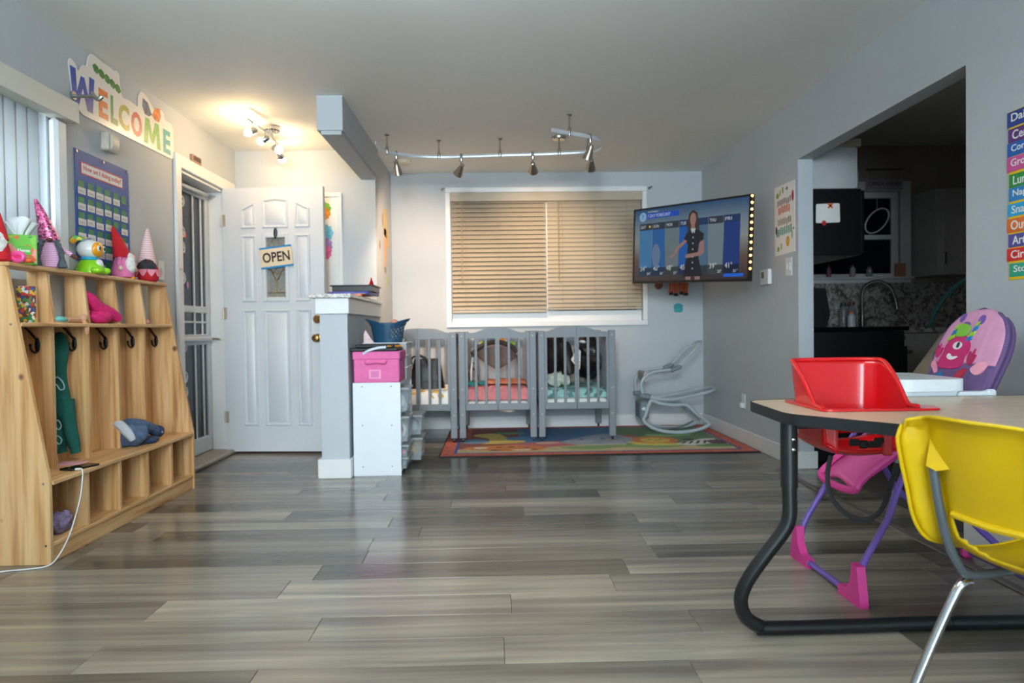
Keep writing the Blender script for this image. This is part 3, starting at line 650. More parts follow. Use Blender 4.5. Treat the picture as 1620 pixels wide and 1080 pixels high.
# WELCOME cut-out
wel = thing('welcome_sign', 'white cut-out sign spelling WELCOME in painted letters on the left wall', 'sign', (XL, 4.2, 2.09))
outline = [(3.69, 2.13), (3.77, 2.082), (3.95, 2.085), (4.80, 2.095), (4.825, 2.12), (4.82, 2.30), (4.80, 2.325), (4.70, 2.325), (4.69, 2.36), (4.66, 2.375), (4.62, 2.37), (4.56, 2.345), (4.46, 2.405), (4.39, 2.41), (4.36, 2.37), (4.355, 2.30), (4.26, 2.31), (4.17, 2.30), (4.15, 2.37), (4.145, 2.42), (4.12, 2.434), (4.09, 2.42), (4.05, 2.425), (3.98, 2.425), (3.92, 2.43), (3.86, 2.432), (3.83, 2.40), (3.82, 2.345), (3.78, 2.345), (3.74, 2.29), (3.715, 2.325), (3.67, 2.34), (3.652, 2.31)]
m_board = M('glossy white card', (238, 232, 224), 0.3, var=0.01)
MB().prism(round_poly(outline, 0.02, 3), (XL + 0.002, 0, 0), (0, 1, 0), (0, 0, 1), (0.004, 0, 0)).build('board', m_board, wel, smooth=0)
lets = [('W', 3.665, 3.885, 2.115, 2.30, (44, 78, 170)), ('E', 3.925, 4.015, 2.12, 2.275, (226, 120, 50)), ('L', 4.045, 4.115, 2.12, 2.275, (74, 140, 70)), ('C', 4.13, 4.245, 2.12, 2.265, (176, 168, 60)), ('O', 4.27, 4.395, 2.12, 2.265, (200, 70, 60)), ('M', 4.42, 4.635, 2.112, 2.27, (110, 176, 70)), ('E', 4.672, 4.775, 2.115, 2.265, (70, 160, 160))]
for ch_, y0_, y1_, z0_, z1_, c in lets:
    if ch_ in 'MW':
        zz = [(0, 0), (.22, 0), (.26, .62), (.43, .12), (.57, .12), (.74, .62), (.78, 0), (1, 0), (.90, 1), (.68, 1), (.5, .42), (.32, 1), (.10, 1)]
        if ch_ == 'W': zz = [(a, 1 - b) for a, b in zz]
        q = MB().prism([(y0_ + a * (y1_ - y0_), z0_ + b * (z1_ - z0_)) for a, b in zz], (XL + 0.0061, 0, 0), (0, 1, 0), (0, 0, 1), (0.0012, 0, 0))
    else: q = text_mb(ch_, (XL + 0.0061, y0_, z0_), (0, 1, 0), (0, 0, 1), (0.0012, 0, 0), y1_ - y0_, z1_ - z0_, bold=0.035)
    q.build('letter', M('painted letter %s%d' % (ch_, int(y0_ * 100)), c, 0.4, var=0.3, scale=30, stretch=(1, 1, 6)), wel, smooth=0)
m_leafg = M('painted leaf green', (70, 130, 56), 0.5, var=0.4, scale=40)
for i in range(5):
    yy = 3.87 + i * 0.055; zz = 2.375 - 0.008 * i
    MB().prism([(yy + a * math.cos(-.25) - b * math.sin(-.25), zz + a * math.sin(-.25) + b * math.cos(-.25)) for a, b in ((0, 0), (0.02, 0.022), (0.05, 0.022), (0.07, 0), (0.05, -0.022), (0.02, -0.022))], (XL + 0.0061, 0, 0), (0, 1, 0), (0, 0, 1), (0.0006 + i * .0001, 0, 0)).build('leaf_print', m_leafg, wel, smooth=0)
for sg, c in ((-1, (80, 96, 120)), (1, (206, 120, 60))):
    MB().prism([(4.525 + sg * a, 2.305 + b) for a, b in ((0, 0), (0.05, 0.06), (0.11, 0.07), (0.12, 0.02), (0.09, -0.02), (0.04, -0.02))], (XL + 0.0061, 0, 0), (0, 1, 0), (0, 0, 1), (0.0008, 0, 0)).build('wing_print', M('painted wing %d' % sg, c, 0.5, var=0.6, scale=30), wel, smooth=0)

# blue pocket chart
ch = thing('pocket_chart', 'blue pocket chart reading How am I doing today? on the left wall', 'chart', (XL, 3.95, 1.33))
m_cblue = M('blue nylon', (36, 82, 158), 0.55, var=0.08, scale=12, bump=0.1, bscale=300); m_cgreen = M('green card', (52, 128, 82), 0.5, var=0.12); m_tag = M('name tag paper', (226, 220, 214), 0.6); m_red = M('red ink', (200, 50, 44), 0.5); m_grey = M('grey pencil', (120, 118, 120), 0.7)
cxp = XL + 0.005
MB().box(XL + .001, cxp, 3.69, 4.225, 1.325, 1.895, b=0.001).build('backing', m_cblue, ch)
MB().box(cxp, cxp + 0.001, 3.742, 4.155, 1.775, 1.838).build('header_border', m_red, ch); MB().box(cxp + .0005, cxp + 0.0014, 3.748, 4.149, 1.781, 1.832).build('header_strip', m_paper, ch)
text_mb('How am I doing today?', (cxp + 0.0015, 3.765, 1.790), (0, 1, 0), (0, 0, 1), (0.0006, 0, 0), 0.37, 0.034, bold=0.01).build('lettering', m_red, ch, smooth=0)
for r_ in range(6):
    MB().box(cxp, cxp + 0.003, 3.70, 4.215, 1.655 - r_ * 0.078, 1.664 - r_ * 0.078, b=0.001).build('pocket_hem', m_cblue, ch)
pc = pt = None; crnd = random.Random(5)
for r_ in range(6):
    for c_ in range(6):
        if r_ == 5 and c_ < 2: continue
        yy = 3.712 + c_ * 0.084 + crnd.uniform(-.004, .004); zz = 1.672 - r_ * 0.078 + crnd.uniform(-.003, .003)
        if pc is None:
            pc = MB().box(cxp, cxp + 0.002, yy, yy + 0.052, zz + 0.020, zz + 0.064, b=0).build('mood_card', m_cgreen, ch)
            q = MB().box(cxp + .002, cxp + 0.0035, yy - 0.004, yy + 0.064, zz - 0.004, zz + 0.03); q.mi = 1
            for k_ in range(4): q.box(cxp + .0035, cxp + 0.0038, yy + 0.006 + 0.012 * k_, yy + 0.009 + 0.012 * k_, zz + 0.006, zz + 0.017); q.box(cxp + .0035, cxp + 0.0038, yy + 0.006 + 0.012 * k_, yy + 0.014 + 0.012 * k_, zz + 0.006, zz + 0.0075)
            pt = q.build('name_tag', [m_tag, m_grey], pc); y00, z00 = yy, zz
        else:
            c2 = copy_part(pc, ch, (0, yy - y00, zz - z00))
            if not ((r_, c_) in ((0, 5), (2, 4)) or r_ == 5): copy_part(pt, c2)
for yy in (3.70, 3.95, 4.20): MB().cyl((cxp, yy, 1.88), (cxp + 0.008, yy, 1.88), 0.007, n=10).build('grommet', m_chrome, ch)
# ---------------------------------------------------------------- pine coat lockers along the left wall
PST = [(0.32, (166, 112, 62)), (0.43, (198, 149, 95)), (0.54, (216, 172, 120)), (0.70, (226, 188, 138))]
pineV = ramp_mat('pine upright', PST, (9, 9, 0.5), 0.45, wave=3, noise_scale=5, detail=4, dist=0.4, bump=0.04, randobj=0.05, knots=(5.0, 0.085, (112, 62, 30), (1, 0, 0.8)), boards=(0, 0.085))
pineH = ramp_mat('pine shelf', PST, (9, 0.5, 9), 0.42, wave=3, noise_scale=5, detail=4, dist=0.4, bump=0.04, randobj=0.05, knots=(4.0, 0.06, (112, 62, 30), (1, 0.8, 0)))
cub = thing('coat_locker', 'pine five section coat locker along the left wall', 'locker', (XL + 0.13, 3.7, 0))
CX0, CF, CT = XL + 0.0165, -1.845, -2.000; CY0, CY1 = 2.993, 4.422; CH = 1.235; KZ = 0.335
side = [(CX0, 0), (CF, 0), (CF, KZ + 0.01), (CT, CH), (CX0, CH)]
def front(z): return CF if z <= KZ + 0.01 else CF + (CT - CF) * (z - KZ - 0.01) / (CH - KZ - 0.01)
for i, y0_ in enumerate((CY0, CY1 - 0.018)):
    MB().prism(round_poly(side, 0.008, 2), (0, y0_, 0), (1, 0, 0), (0, 0, 1), (0, 0.018, 0)).build('side_panel', pineV, cub, smooth=20)
inner0, inner1 = CY0 + 0.018, CY1 - 0.018; pitch_ = (CY1 - CY0 - 0.018) / 5
MB().box(CX0, CT + 0.012, CY0 - 0.001, CY1 + 0.001, CH, CH + 0.018, b=0.004).build('top_board', pineH, cub)
MB().box(CX0, front(1.0) + 0.004, inner0, inner1, 0.985, 1.003, b=0.003).build('shelf', pineH, cub)
MB().box(CX0, CF + 0.006, inner0, inner1, KZ - 0.009, KZ + 0.010, b=0.003).build('seat_board', pineH, cub)
MB().box(CX0, CF - 0.002, inner0, inner1, 0.068, 0.086, b=0.003).build('shelf', pineH, cub)
MB().box(CF - 0.026, CF - 0.008, inner0, inner1, 0.0, 0.068, b=0.002).build('toe_kick', pineH, cub)
MB().box(CX0, CX0 + 0.006, inner0, inner1, 0.086, 0.985).build('back_panel', pineV, cub)
divs = [CY0 + pitch_ * k for k in range(1, 5)]
for y_ in divs:
    for z0_, z1_ in ((0.086, KZ - 0.009), (KZ + 0.010, 0.985), (1.003, CH)):
        f0, f1 = (CF - 0.006, CF - 0.006) if z0_ < 0.1 else ((-1.992, -1.992) if z0_ < 1 else (-1.984, -2.012))
        b0 = CX0 + (0.006 if z0_ < 1 else 0.0)
        MB().prism([(b0, z0_), (f0, z0_), (f1, z1_), (b0, z1_)], (0, y_, 0), (1, 0, 0), (0, 0, 1), (0, 0.018, 0)).build('divider', pineV, cub, smooth=0)
m_iron = M('black iron hook', (26, 24, 24), 0.35, 0.6)
for y_ in divs + [CY1 - 0.018]:
    hx = -2.055
    q = MB().sph((hx, y_ - 0.004, 0.905), (0.012, 0.005, 0.034))
    q.tube(smooth_path([(hx, y_ - 0.004, 0.925), (hx - 0.008, y_ - 0.03, 0.955), (hx - 0.012, y_ - 0.062, 0.982)], 4), 0.0055, 8); q.sph((hx - 0.012, y_ - 0.064, 0.984), 0.008, 8, 6)
    q.tube(smooth_path([(hx, y_ - 0.004, 0.885), (hx, y_ - 0.022, 0.872), (hx - 0.004, y_ - 0.042, 0.885), (hx - 0.006, y_ - 0.044, 0.903)], 4), 0.005, 8); q.sph((hx - 0.006, y_ - 0.044, 0.905), 0.007, 8, 6)
    q.build('coat_hook', m_iron, cub)
for z_, x_ in ((0.995, -1.985), (0.335, -1.87), (0.078, -1.865), (0.995, -2.08), (0.335, -2.08)): MB().cyl((x_, CY0 - 0.0015, z_), (x_, CY0 + 0.001, z_), 0.005, n=10).build('screw_cap', m_chrome, cub)

TZ = CH + 0.018
def face_rot(y_): return math.atan2(2.04, y_)     # turns a toy's front (-Y) towards the room
# tissue box
t = thing('tissue_box', 'green leaf patterned tissue box on top of the lockers', 'tissue box', (-2.045, 3.155, TZ), rz=R(38), local=True)
m_tg = cell_mat('leaf pattern card', [(96, 178, 44), (30, 130, 84), (150, 200, 50), (22, 120, 90), (214, 96, 40), (120, 190, 60), (230, 150, 140)], 34, 0.45, stretch=(1, 1, 0.7)); m_te = M('green card edge', (98, 180, 40), 0.45)
MB().box(-0.056, 0.056, -0.056, 0.056, 0, 0.125, b=0.002).build('carton', m_te, t)
for q in (MB().box(-0.052, 0.052, -0.0566, -0.056, 0.006, 0.119), MB().box(-0.0566, -0.056, -0.052, 0.052, 0.006, 0.119)): q.build('printed_side', m_tg, t)
MB().box(-0.012, 0.034, -0.0571, -0.0566, 0.040, 0.078).build('name_panel', M('name panel green', (80, 170, 50), 0.45), t)
text_mb('Kleenex', (-0.015, -0.0572, 0.052), (1, 0, 0), (0, 0, 1), (0, -0.0004, 0), 0.045, 0.014, shear=0.1, bold=0.02).build('lettering', m_paper, t, smooth=0)
m_tis = M('white tissue', (240, 242, 244), 0.8, var=0.02)
for k in range(4):
    a = k * 1.4
    MB().sheet(lambda u, v, a=a, k=k: (0.012 * math.cos(a) + (u - 0.5) * (0.03 + 0.09 * v) * math.cos(a * 0.6), 0.012 * math.sin(a) + (u - 0.5) * (0.02 + 0.03 * v) * math.sin(a * 0.6) + 0.012 * math.sin(u * 7 + k), 0.122 + v * (0.075 + 0.012 * math.sin(u * 5 + k * 2))), 8, 6).build('tissue', m_tis, t, solid=0.001)
# pink ring toy in front of the tissue box
t = thing('ring_toy', 'hot pink ring toy lying in front of the tissue box', 'toy', (-1.998, 3.065, TZ), local=True)
m_hp = M('hot pink plastic', (242, 84, 156), 0.35)
MB().tube([(0.024 * math.cos(a), 0.0, 0.026 + 0.015 * math.sin(a)) for a in [2 * math.pi * i / 16 for i in range(16)]], 0.011, 8, closed=True).build('ring', m_hp, t)
MB().sph((0.0, 0.0, 0.026), (0.014, 0.006, 0.008)).build('core', M('deep pink', (216, 44, 110), 0.4), t)
MB().sph((0.028, 0.022, 0.012), (0.02, 0.016, 0.012)).build('orange_base', M('orange plastic', (226, 92, 40), 0.4), t)

def spine_hat(q, base_r, base_z, tip, n=16, k=9, droop=0.0, sq=1.0):
    vs = []; fs = []
    for i in range(k + 1):
        f = i / k; r = base_r * (1 - f) ** 0.85 + 0.006 * f
        c = Vector((tip[0] * f ** 1.3, tip[1] * f ** 1.3, base_z + (tip[2] - base_z) * f))
        for j in range(n):
            a = 2 * math.pi * j / n; vs.append(c + Vector((math.cos(a) * r, math.sin(a) * r * sq, 0)))
    for i in range(k):
        for j in range(n): fs.append((i * n + j, i * n + (j + 1) % n, (i + 1) * n + (j + 1) % n, (i + 1) * n + j))
    fs.append(tuple(range(n - 1, -1, -1))); fs.append(tuple(k * n + j for j in range(n))); return q.add(vs, fs)
m_seq = cell_mat('pink sequins', [(222, 96, 150), (236, 120, 172), (198, 70, 128), (244, 160, 190), (90, 60, 70)], 130, 0.22, 0.35, bump=0.6)
m_pst = stripe_mat('pink knit stripes', (214, 138, 188), (236, 200, 224), 2, 120)
m_yarn = M('charcoal yarn', (78, 84, 92), 0.9, var=0.3, scale=80, bump=0.5, bscale=200); m_brn = M('brown felt', (92, 52, 40), 0.9)
# gnome with sequin hat and braids
t = thing('sequin_gnome', 'gnome doll with tall pink sequin hat and grey braids', 'gnome doll', (-2.045, 3.36, TZ), rz=face_rot(3.36), local=True)
MB().lathe([(0.030, 0), (0.050, 0.008), (0.053, 0.04), (0.046, 0.09), (0.034, 0.130), (0.020, 0.145)], n=20, sy=0.85).build('body', m_pst, t)
spine_hat(MB(), 0.045, 0.128, (-0.050, 0.0, 0.318)).build('hat', m_seq, t)
for s_ in (-1, 1):
    pts = [(s_ * 0.026, -0.036, 0.13), (s_ * 0.04, -0.043, 0.09), (s_ * 0.046, -0.045, 0.05)]
    MB().tube(smooth_path(pts, 6), [0.0115 + 0.002 * math.sin(i * 2.2) for i in range(13)], 8).build('braid', m_yarn, t)
    MB().lathe([(0.008, 0.05), (0.016, 0.03), (0.021, 0.006), (0.012, 0.002)], (s_ * 0.048, -0.046, 0), 10).build('braid_end', m_yarn, t)
    MB().tube(smooth_path([(s_ * 0.034, 0, 0.11), (s_ * 0.062, -0.004, 0.085), (s_ * 0.086, -0.008, 0.068)], 4), 0.010, 8).build('arm', m_pst, t)
    MB().sph((s_ * 0.096, -0.010, 0.060), (0.018, 0.010, 0.010), rot=Matrix.Rotation(R(28 * s_), 3, 'Y')).build('hand', m_brn, t)
MB().sph((0.0, -0.042, 0.130), (0.014, 0.010, 0.010)).build('nose', m_brn, t)
# gnome cut by the picture's edge
t = thing('bearded_gnome', 'red gnome with fluffy white beard at the near end of the lockers', 'gnome doll', (-2.05, 3.022, TZ), rz=face_rot(3.0), local=True)
m_rf = M('red felt', (190, 20, 34), 0.85, var=0.12, scale=30, bump=0.3, bscale=160); m_wfur = M('white fur', (232, 226, 220), 0.95, var=0.12, scale=60, bump=0.8, bscale=120)
MB().lathe([(0.032, 0), (0.044, 0.01), (0.044, 0.05), (0.03, 0.095), (0.015, 0.105)], n=18).build('body', m_rf, t)
spine_hat(MB(), 0.040, 0.092, (0.0, 0.012, 0.22)).build('hat', m_rf, t)
MB().sph((0, -0.032, 0.075), (0.032, 0.016, 0.045), amp=0.15, fr=60).build('beard', m_wfur, t); MB().sph((0, -0.048, 0.098), 0.010).build('nose', M('skin felt', (232, 190, 168), 0.9), t)
# toy robot pet
t = thing('robot_toy', 'lime green and white electronic toy pet with rainbow ears', 'toy', (-2.04, 3.68, TZ), rz=R(88), local=True)
m_lime = M('lime plastic', (138, 208, 24), 0.3, coat=0.3); m_wpl = M('white gloss plastic', (226, 228, 226), 0.22, coat=0.4); m_cyan = M('cyan plastic', (32, 158, 198), 0.35); m_opl = M('orange plastic gloss', (240, 158, 26), 0.3); m_rbw = cell_mat('rainbow ear', [(230, 60, 50), (240, 160, 40), (240, 220, 70), (90, 180, 80), (50, 150, 190), (120, 90, 180)], 42, 0.4)
MB().lathe([(0.055, 0), (0.068, 0.006), (0.070, 0.022), (0.062, 0.045), (0.044, 0.068), (0.034, 0.074)], n=24, sx=0.85, sy=1.0).build('body', m_lime, t)
for s_ in (-1, 1): MB().sph((s_ * 0.034, -0.052, 0.018), (0.026, 0.032, 0.018)).build('foot', m_lime, t)
MB().lathe([(0.038, 0.070), (0.041, 0.075), (0.041, 0.082), (0.036, 0.086)], n=24).build('collar', m_cyan, t)
MB().sph((0, -0.046, 0.046), (0.026, 0.018, 0.03)).build('chest_light', m_wpl, t)
MB().sph((0, 0, 0.126), (0.056, 0.060, 0.050), 20, 14).build('head', m_wpl, t)
MB().sph((0, -0.040, 0.124), (0.045, 0.024, 0.038), 18, 12).build('face_plate', m_opl, t)
for s_ in (-1, 1):
    e = MB().sph((s_ * 0.021, -0.0595, 0.128), (0.014, 0.006, 0.017)).build('eye', m_wpl, t); MB().sph((s_ * 0.020, -0.0645, 0.128), (0.0075, 0.003, 0.009)).build('pupil', m_ink, e)
    MB().tube([(s_ * 0.030, 0.008, 0.164), (s_ * 0.038, 0.022, 0.178), (s_ * 0.046, 0.045, 0.176), (s_ * 0.05, 0.062, 0.158)], [0.008, 0.012, 0.018, 0.013], 10).build('ear', m_rbw, t)
# gnome in red felt hat, seen from the side
t = thing('red_hat_gnome', 'pink bodied gnome with bent red felt hat and white beard', 'gnome doll', (-2.05, 4.02, TZ), rz=R(78), local=True)
m_pf = M('pink felt', (222, 120, 168), 0.9, var=0.06, scale=40)
MB().lathe([(0.034, 0), (0.054, 0.010), (0.058, 0.045), (0.048, 0.090), (0.034, 0.125), (0.02, 0.14)], n=20).build('body', m_pf, t)
spine_hat(MB(), 0.048, 0.118, (0.0, 0.066, 0.300)).build('hat', m_rf, t)
MB().sph((0, -0.050, 0.085), (0.030, 0.024, 0.055), amp=0.14, fr=50).build('beard', m_wfur, t); MB().sph((0, -0.066, 0.122), 0.011).build('nose', M('skin felt', (232, 190, 168), 0.9), t)
for s_ in (-1, 1):
    MB().tube(smooth_path([(s_ * 0.03, -0.01, 0.118), (s_ * 0.054, -0.022, 0.09), (s_ * 0.056, -0.03, 0.066)], 4), 0.0125, 8).build('arm', m_pf, t); MB().sph((s_ * 0.056, -0.032, 0.056), (0.012, 0.012, 0.014)).build('hand', M('cream felt', (236, 206, 176), 0.9), t)
# gnome with striped hat
t = thing('striped_hat_gnome', 'gnome with pink striped hat, dark beard and scalloped red skirt', 'gnome doll', (-2.04, 4.275, TZ), rz=face_rot(4.2), local=True)
m_hst = stripe_mat('pale pink hat stripes', (232, 176, 180), (246, 222, 220), 2, 75); m_dkf = M('charcoal beard fur', (60, 60, 64), 0.95, var=0.4, scale=50, bump=0.9, bscale=110); m_lpk = M('light pink felt', (240, 150, 166), 0.85)
MB().lathe([(0.046, 0), (0.060, 0.012), (0.068, 0.05), (0.060, 0.085), (0.040, 0.115), (0.02, 0.13)], n=22).build('body', m_rf, t)
spine_hat(MB(), 0.050, 0.108, (0.006, 0.0, 0.315)).build('hat', m_hst, t)
MB().sph((0, -0.046, 0.088), (0.048, 0.026, 0.042), amp=0.12, fr=45).build('beard', m_dkf, t); MB().sph((0, -0.066, 0.118), (0.012, 0.010, 0.009)).build('nose', m_brn, t)
for k in range(10):
    a = 2 * math.pi * k / 10; c = Vector((math.cos(a), math.sin(a), 0)); uu = Vector((-math.sin(a), math.cos(a), 0))
    MB().prism([(-0.022, 0.018), (-0.02, 0.004), (-0.008, -0.016), (0, -0.022), (0.008, -0.016), (0.02, 0.004), (0.022, 0.018)], c * 0.069 + Vector((0, 0, 0.052)), uu, Vector((0, 0, 1)), c * 0.004).build('scallop', m_lpk, t)
t = thing('crayon_box', 'tiny orange and blue crayon box lying under the red hat gnome', 'box', (-1.998, 4.04, TZ), local=True)
MB().box(-0.008, 0.008, -0.022, 0.004, 0, 0.012, b=0.001).build('carton', M('orange card', (236, 150, 40), 0.5), t); MB().box(-0.008, 0.008, 0.004, 0.024, 0, 0.012, b=0.001).build('flap', M('blue card', (110, 140, 190), 0.5), t)

# things inside the lockers
m_mos = cell_mat('mosaic squares', [(236, 190, 60), (200, 70, 50), (60, 80, 150), (240, 240, 230), (70, 140, 80), (120, 50, 40)], 75, 0.5)
t = thing('mosaic_picture', 'small mosaic patterned picture block in the first top cubby', 'picture', (-2.06, 3.235, 1.004))
MB().box(-2.098, -2.02, 3.20, 3.215, 1.004, 1.165, b=0.002).build('block', m_mos, t)
MB().box(-2.099, -2.019, 3.2152, 3.222, 1.0035, 1.167, b=0.001).build('frame', pineV, t)
m_pkn = M('magenta knit', (214, 34, 110), 0.9, var=0.15, scale=40, bump=0.7, bscale=90)
t = thing('knit_mitten', 'crumpled magenta knitted mittens in the third top cubby', 'mittens', (-2.0, 3.74, 1.004))
MB().tube(smooth_path([(-2.05, 3.60, 1.15), (-2.03, 3.64, 1.13), (-2.02, 3.70, 1.085), (-2.0, 3.78, 1.06), (-1.985, 3.84, 1.03)], 4), [0.016, 0.02, 0.026, 0.03, 0.032, 0.034, 0.034, 0.034, 0.034, 0.034, 0.033, 0.032, 0.03, 0.028, 0.026, 0.025, 0.02], 10).build('mitten', m_pkn, t)
MB().sph((-2.015, 3.70, 1.040), (0.05, 0.085, 0.036), amp=0.15, fr=20).build('mitten', m_pkn, t)
t = thing('doll_shoe', 'small aqua slipper lying in the second top cubby', 'slipper', (-2.0, 3.34, 1.004))
MB().sph((-2.0, 3.34, 1.020), (0.025, 0.05, 0.016), amp=0.08, fr=30).build('upper', M('aqua cloth', (116, 196, 190), 0.8), t); MB().box(-2.022, -1.978, 3.295, 3.385, 1.0035, 1.010, b=0.003).build('sole', M('tan sole', (206, 158, 128), 0.7), t)
t = thing('rag_doll', 'tan cloth doll lying in the second top cubby with hair hanging down', 'doll', (-2.0, 3.47, 1.004))
m_tan = M('tan cloth', (206, 156, 122), 0.85, var=0.1)
MB().tube(smooth_path([(-2.0, 3.40, 1.02), (-2.0, 3.46, 1.022), (-1.99, 3.535, 1.018)], 4), 0.015, 8).build('body', m_tan, t); MB().sph((-1.985, 3.515, 1.028), (0.02, 0.022, 0.022)).build('head', m_tan, t)
MB().tube(smooth_path([(-1.975, 3.50, 1.02), (-1.966, 3.50, 0.99), (-1.962, 3.50, 0.95)], 4), [0.008, 0.010, 0.011, 0.011, 0.012, 0.012, 0.011, 0.009, 0.005], 8).build('hair', M('tan yarn', (196, 146, 104), 0.95), t)
t = thing('toy_ball', 'tiny pink bead toy in the last top cubby', 'toy', (-2.0, 4.18, 1.004)); MB().sph((-2.0, 4.18, 1.018), 0.0145).build('bead', M('salmon bead', (206, 140, 140), 0.5), t); MB().sph((-2.005, 4.205, 1.012), 0.0085).build('bead', M('violet bead', (130, 110, 170), 0.5), t)
# hanging green sweatpants
m_grn = M('dark green fleece', (10, 84, 74), 0.9, var=0.1, scale=25, bump=0.3, bscale=70); m_pale = M('pale blue print', (170, 206, 214), 0.8)
t = thing('green_hoodie', 'dark green child hoodie hanging in the second locker', 'hoodie', (-2.05, 3.47, 0.37))
HY = 3.475
MB().tube(smooth_path([(-2.075, HY + .02, 0.955), (-2.08, HY, 0.92), (-2.075, HY, 0.84), (-2.078, HY, 0.74), (-2.072, HY, 0.64), (-2.065, HY, 0.555)], 3), [0.014, 0.025, 0.034, 0.040, 0.042, 0.040, 0.034, 0.030, 0.028, 0.030, 0.033, 0.037, 0.040, 0.042, 0.042, 0.034], 14, flat=(0.95, 0.9)).build('body', m_grn, t)
for k, pts in enumerate(([(-2.055, HY, 0.64), (-2.042, HY - .005, 0.54), (-2.022, HY - .01, 0.455), (-2.010, HY - .012, 0.405)], [(-2.085, HY + .01, 0.60), (-2.086, HY + .005, 0.50), (-2.084, HY, 0.44), (-2.082, HY, 0.405)])):
    MB().tube(smooth_path(pts, 3), [0.036, 0.035, 0.034, 0.032, 0.030, 0.029, 0.028, 0.027, 0.026, 0.022], 12).build('sleeve', m_grn, t)
    MB().tube([pts[-1], (pts[-1][0] + .004, pts[-1][1] + 0.0, pts[-1][2] - 0.020)], 0.023, 12).build('cuff', m_grn, t)
for pts in ([(-2.09, HY - .035, 0.735), (-2.07, HY - .038, 0.75), (-2.05, HY - .030, 0.725), (-2.045, HY - .028, 0.695), (-2.06, HY - .036, 0.69), (-2.075, HY - .038, 0.715), (-2.09, HY - .034, 0.71)], [(-2.095, HY - .026, 0.52), (-2.08, HY - .028, 0.545), (-2.065, HY - .024, 0.52), (-2.075, HY - .028, 0.50)], [(-2.095, HY - .027, 0.455), (-2.08, HY - .028, 0.47), (-2.066, HY - .022, 0.45), (-2.075, HY - .028, 0.43)]):
    MB().tube(smooth_path(pts, 3, True), 0.003, 6, closed=True).build('printed_outline', m_pale, t)
# jeans bundle
m_den = M('blue denim', (70, 88, 116), 0.85, var=0.25, scale=50, bump=0.4, bscale=200); m_den2 = M('navy denim', (44, 60, 96), 0.85, var=0.2, scale=40)
t = thing('denim_jacket', 'folded blue denim child jacket on the locker seat', 'jacket', (-1.94, 3.96, KZ + 0.01))
MB().sph((-1.96, 3.90, 0.405), (0.085, 0.062, 0.064), 18, 12, amp=0.16, fr=22, seed=3).build('body', m_den, t)
MB().tube(smooth_path([(-1.98, 3.88, 0.46), (-1.95, 3.96, 0.45), (-1.93, 4.06, 0.415), (-1.925, 4.09, 0.40)], 4), [0.035, 0.036, 0.036, 0.035, 0.034, 0.034, 0.033, 0.032, 0.031, 0.031, 0.031, 0.031, 0.031], 10).build('sleeve', m_den, t)
MB().tube([(-1.926, 4.085, 0.403), (-1.92, 4.125, 0.392)], 0.034, 12).build('cuff', m_den2, t); MB().sph((-1.892, 4.10, 0.392), 0.006).build('snap', m_steel, t)
MB().tube(smooth_path([(-2.03, 3.865, 0.475), (-1.99, 3.845, 0.465), (-1.945, 3.838, 0.42), (-1.925, 3.842, 0.385)], 4), [0.016, 0.02, 0.022, 0.024, 0.025, 0.025, 0.025, 0.025, 0.024, 0.022, 0.02, 0.018, 0.014], 8).build('fleece_lining', M('grey fleece', (186, 192, 200), 0.9, bump=0.4, bscale=90), t)
MB().sph((-1.92, 4.0, 0.364), (0.05, 0.07, 0.018), amp=0.2, fr=25).build('hem', m_den2, t)
# phone, pink paper, cable
t = thing('phone', 'black phone charging on the locker seat', 'phone', (-1.89, 3.29, KZ + 0.01), rz=R(70), local=True)
MB().box(-0.075, 0.075, -0.036, 0.036, 0, 0.0085, b=0.003).build('body', m_black, t); MB().box(-0.071, 0.071, -0.033, 0.033, 0.0085, 0.0089).build('screen', M('black glass', (12, 13, 16), 0.08), t)
t = MB().box(-2.05, -1.935, 3.35, 3.45, KZ + 0.0101, KZ + 0.0135, b=0.001).build('pink_card', M('pink card', (222, 164, 178), 0.6), None, (-2.0, 3.36, KZ + 0.01)); tag(t, 'pink card lying under the green hoodie', 'card')
t = thing('charging_cable', 'white charging cable running from the phone down to the floor', 'cable', (-1.84, 3.1, 0))
MB().tube(smooth_path([(-1.862, 3.222, 0.352), (-1.838, 3.215, 0.352), (-1.829, 3.20, 0.31), (-1.827, 3.17, 0.22), (-1.829, 3.10, 0.10), (-1.83, 3.02, 0.03), (-1.84, 2.965, 0.006), (-1.90, 2.93, 0.004), (-2.0, 2.90, 0.004), (-2.1, 2.80, 0.004)], 5), 0.0028, 6).build('cord', m_white, t)
MB().box(-1.872, -1.850, 3.217, 3.229, 0.3475, 0.3565, b=0.002).build('plug', m_white, t)
t = thing('fuzzy_hat', 'fuzzy purple hat in the first lower cubby', 'hat', (-1.93, 3.08, 0.087)); MB().sph((-1.912, 3.165, 0.132), (0.048, 0.055, 0.045), 20, 14, amp=0.2, fr=35).build('crown', M('purple fleece', (134, 116, 148), 0.95, var=0.25, scale=60, bump=0.9, bscale=120), t); MB().sph((-1.885, 3.17, 0.168), 0.016, amp=0.2, fr=60).build('pompom', M('purple fleece', (134, 116, 148), 0.95), t)
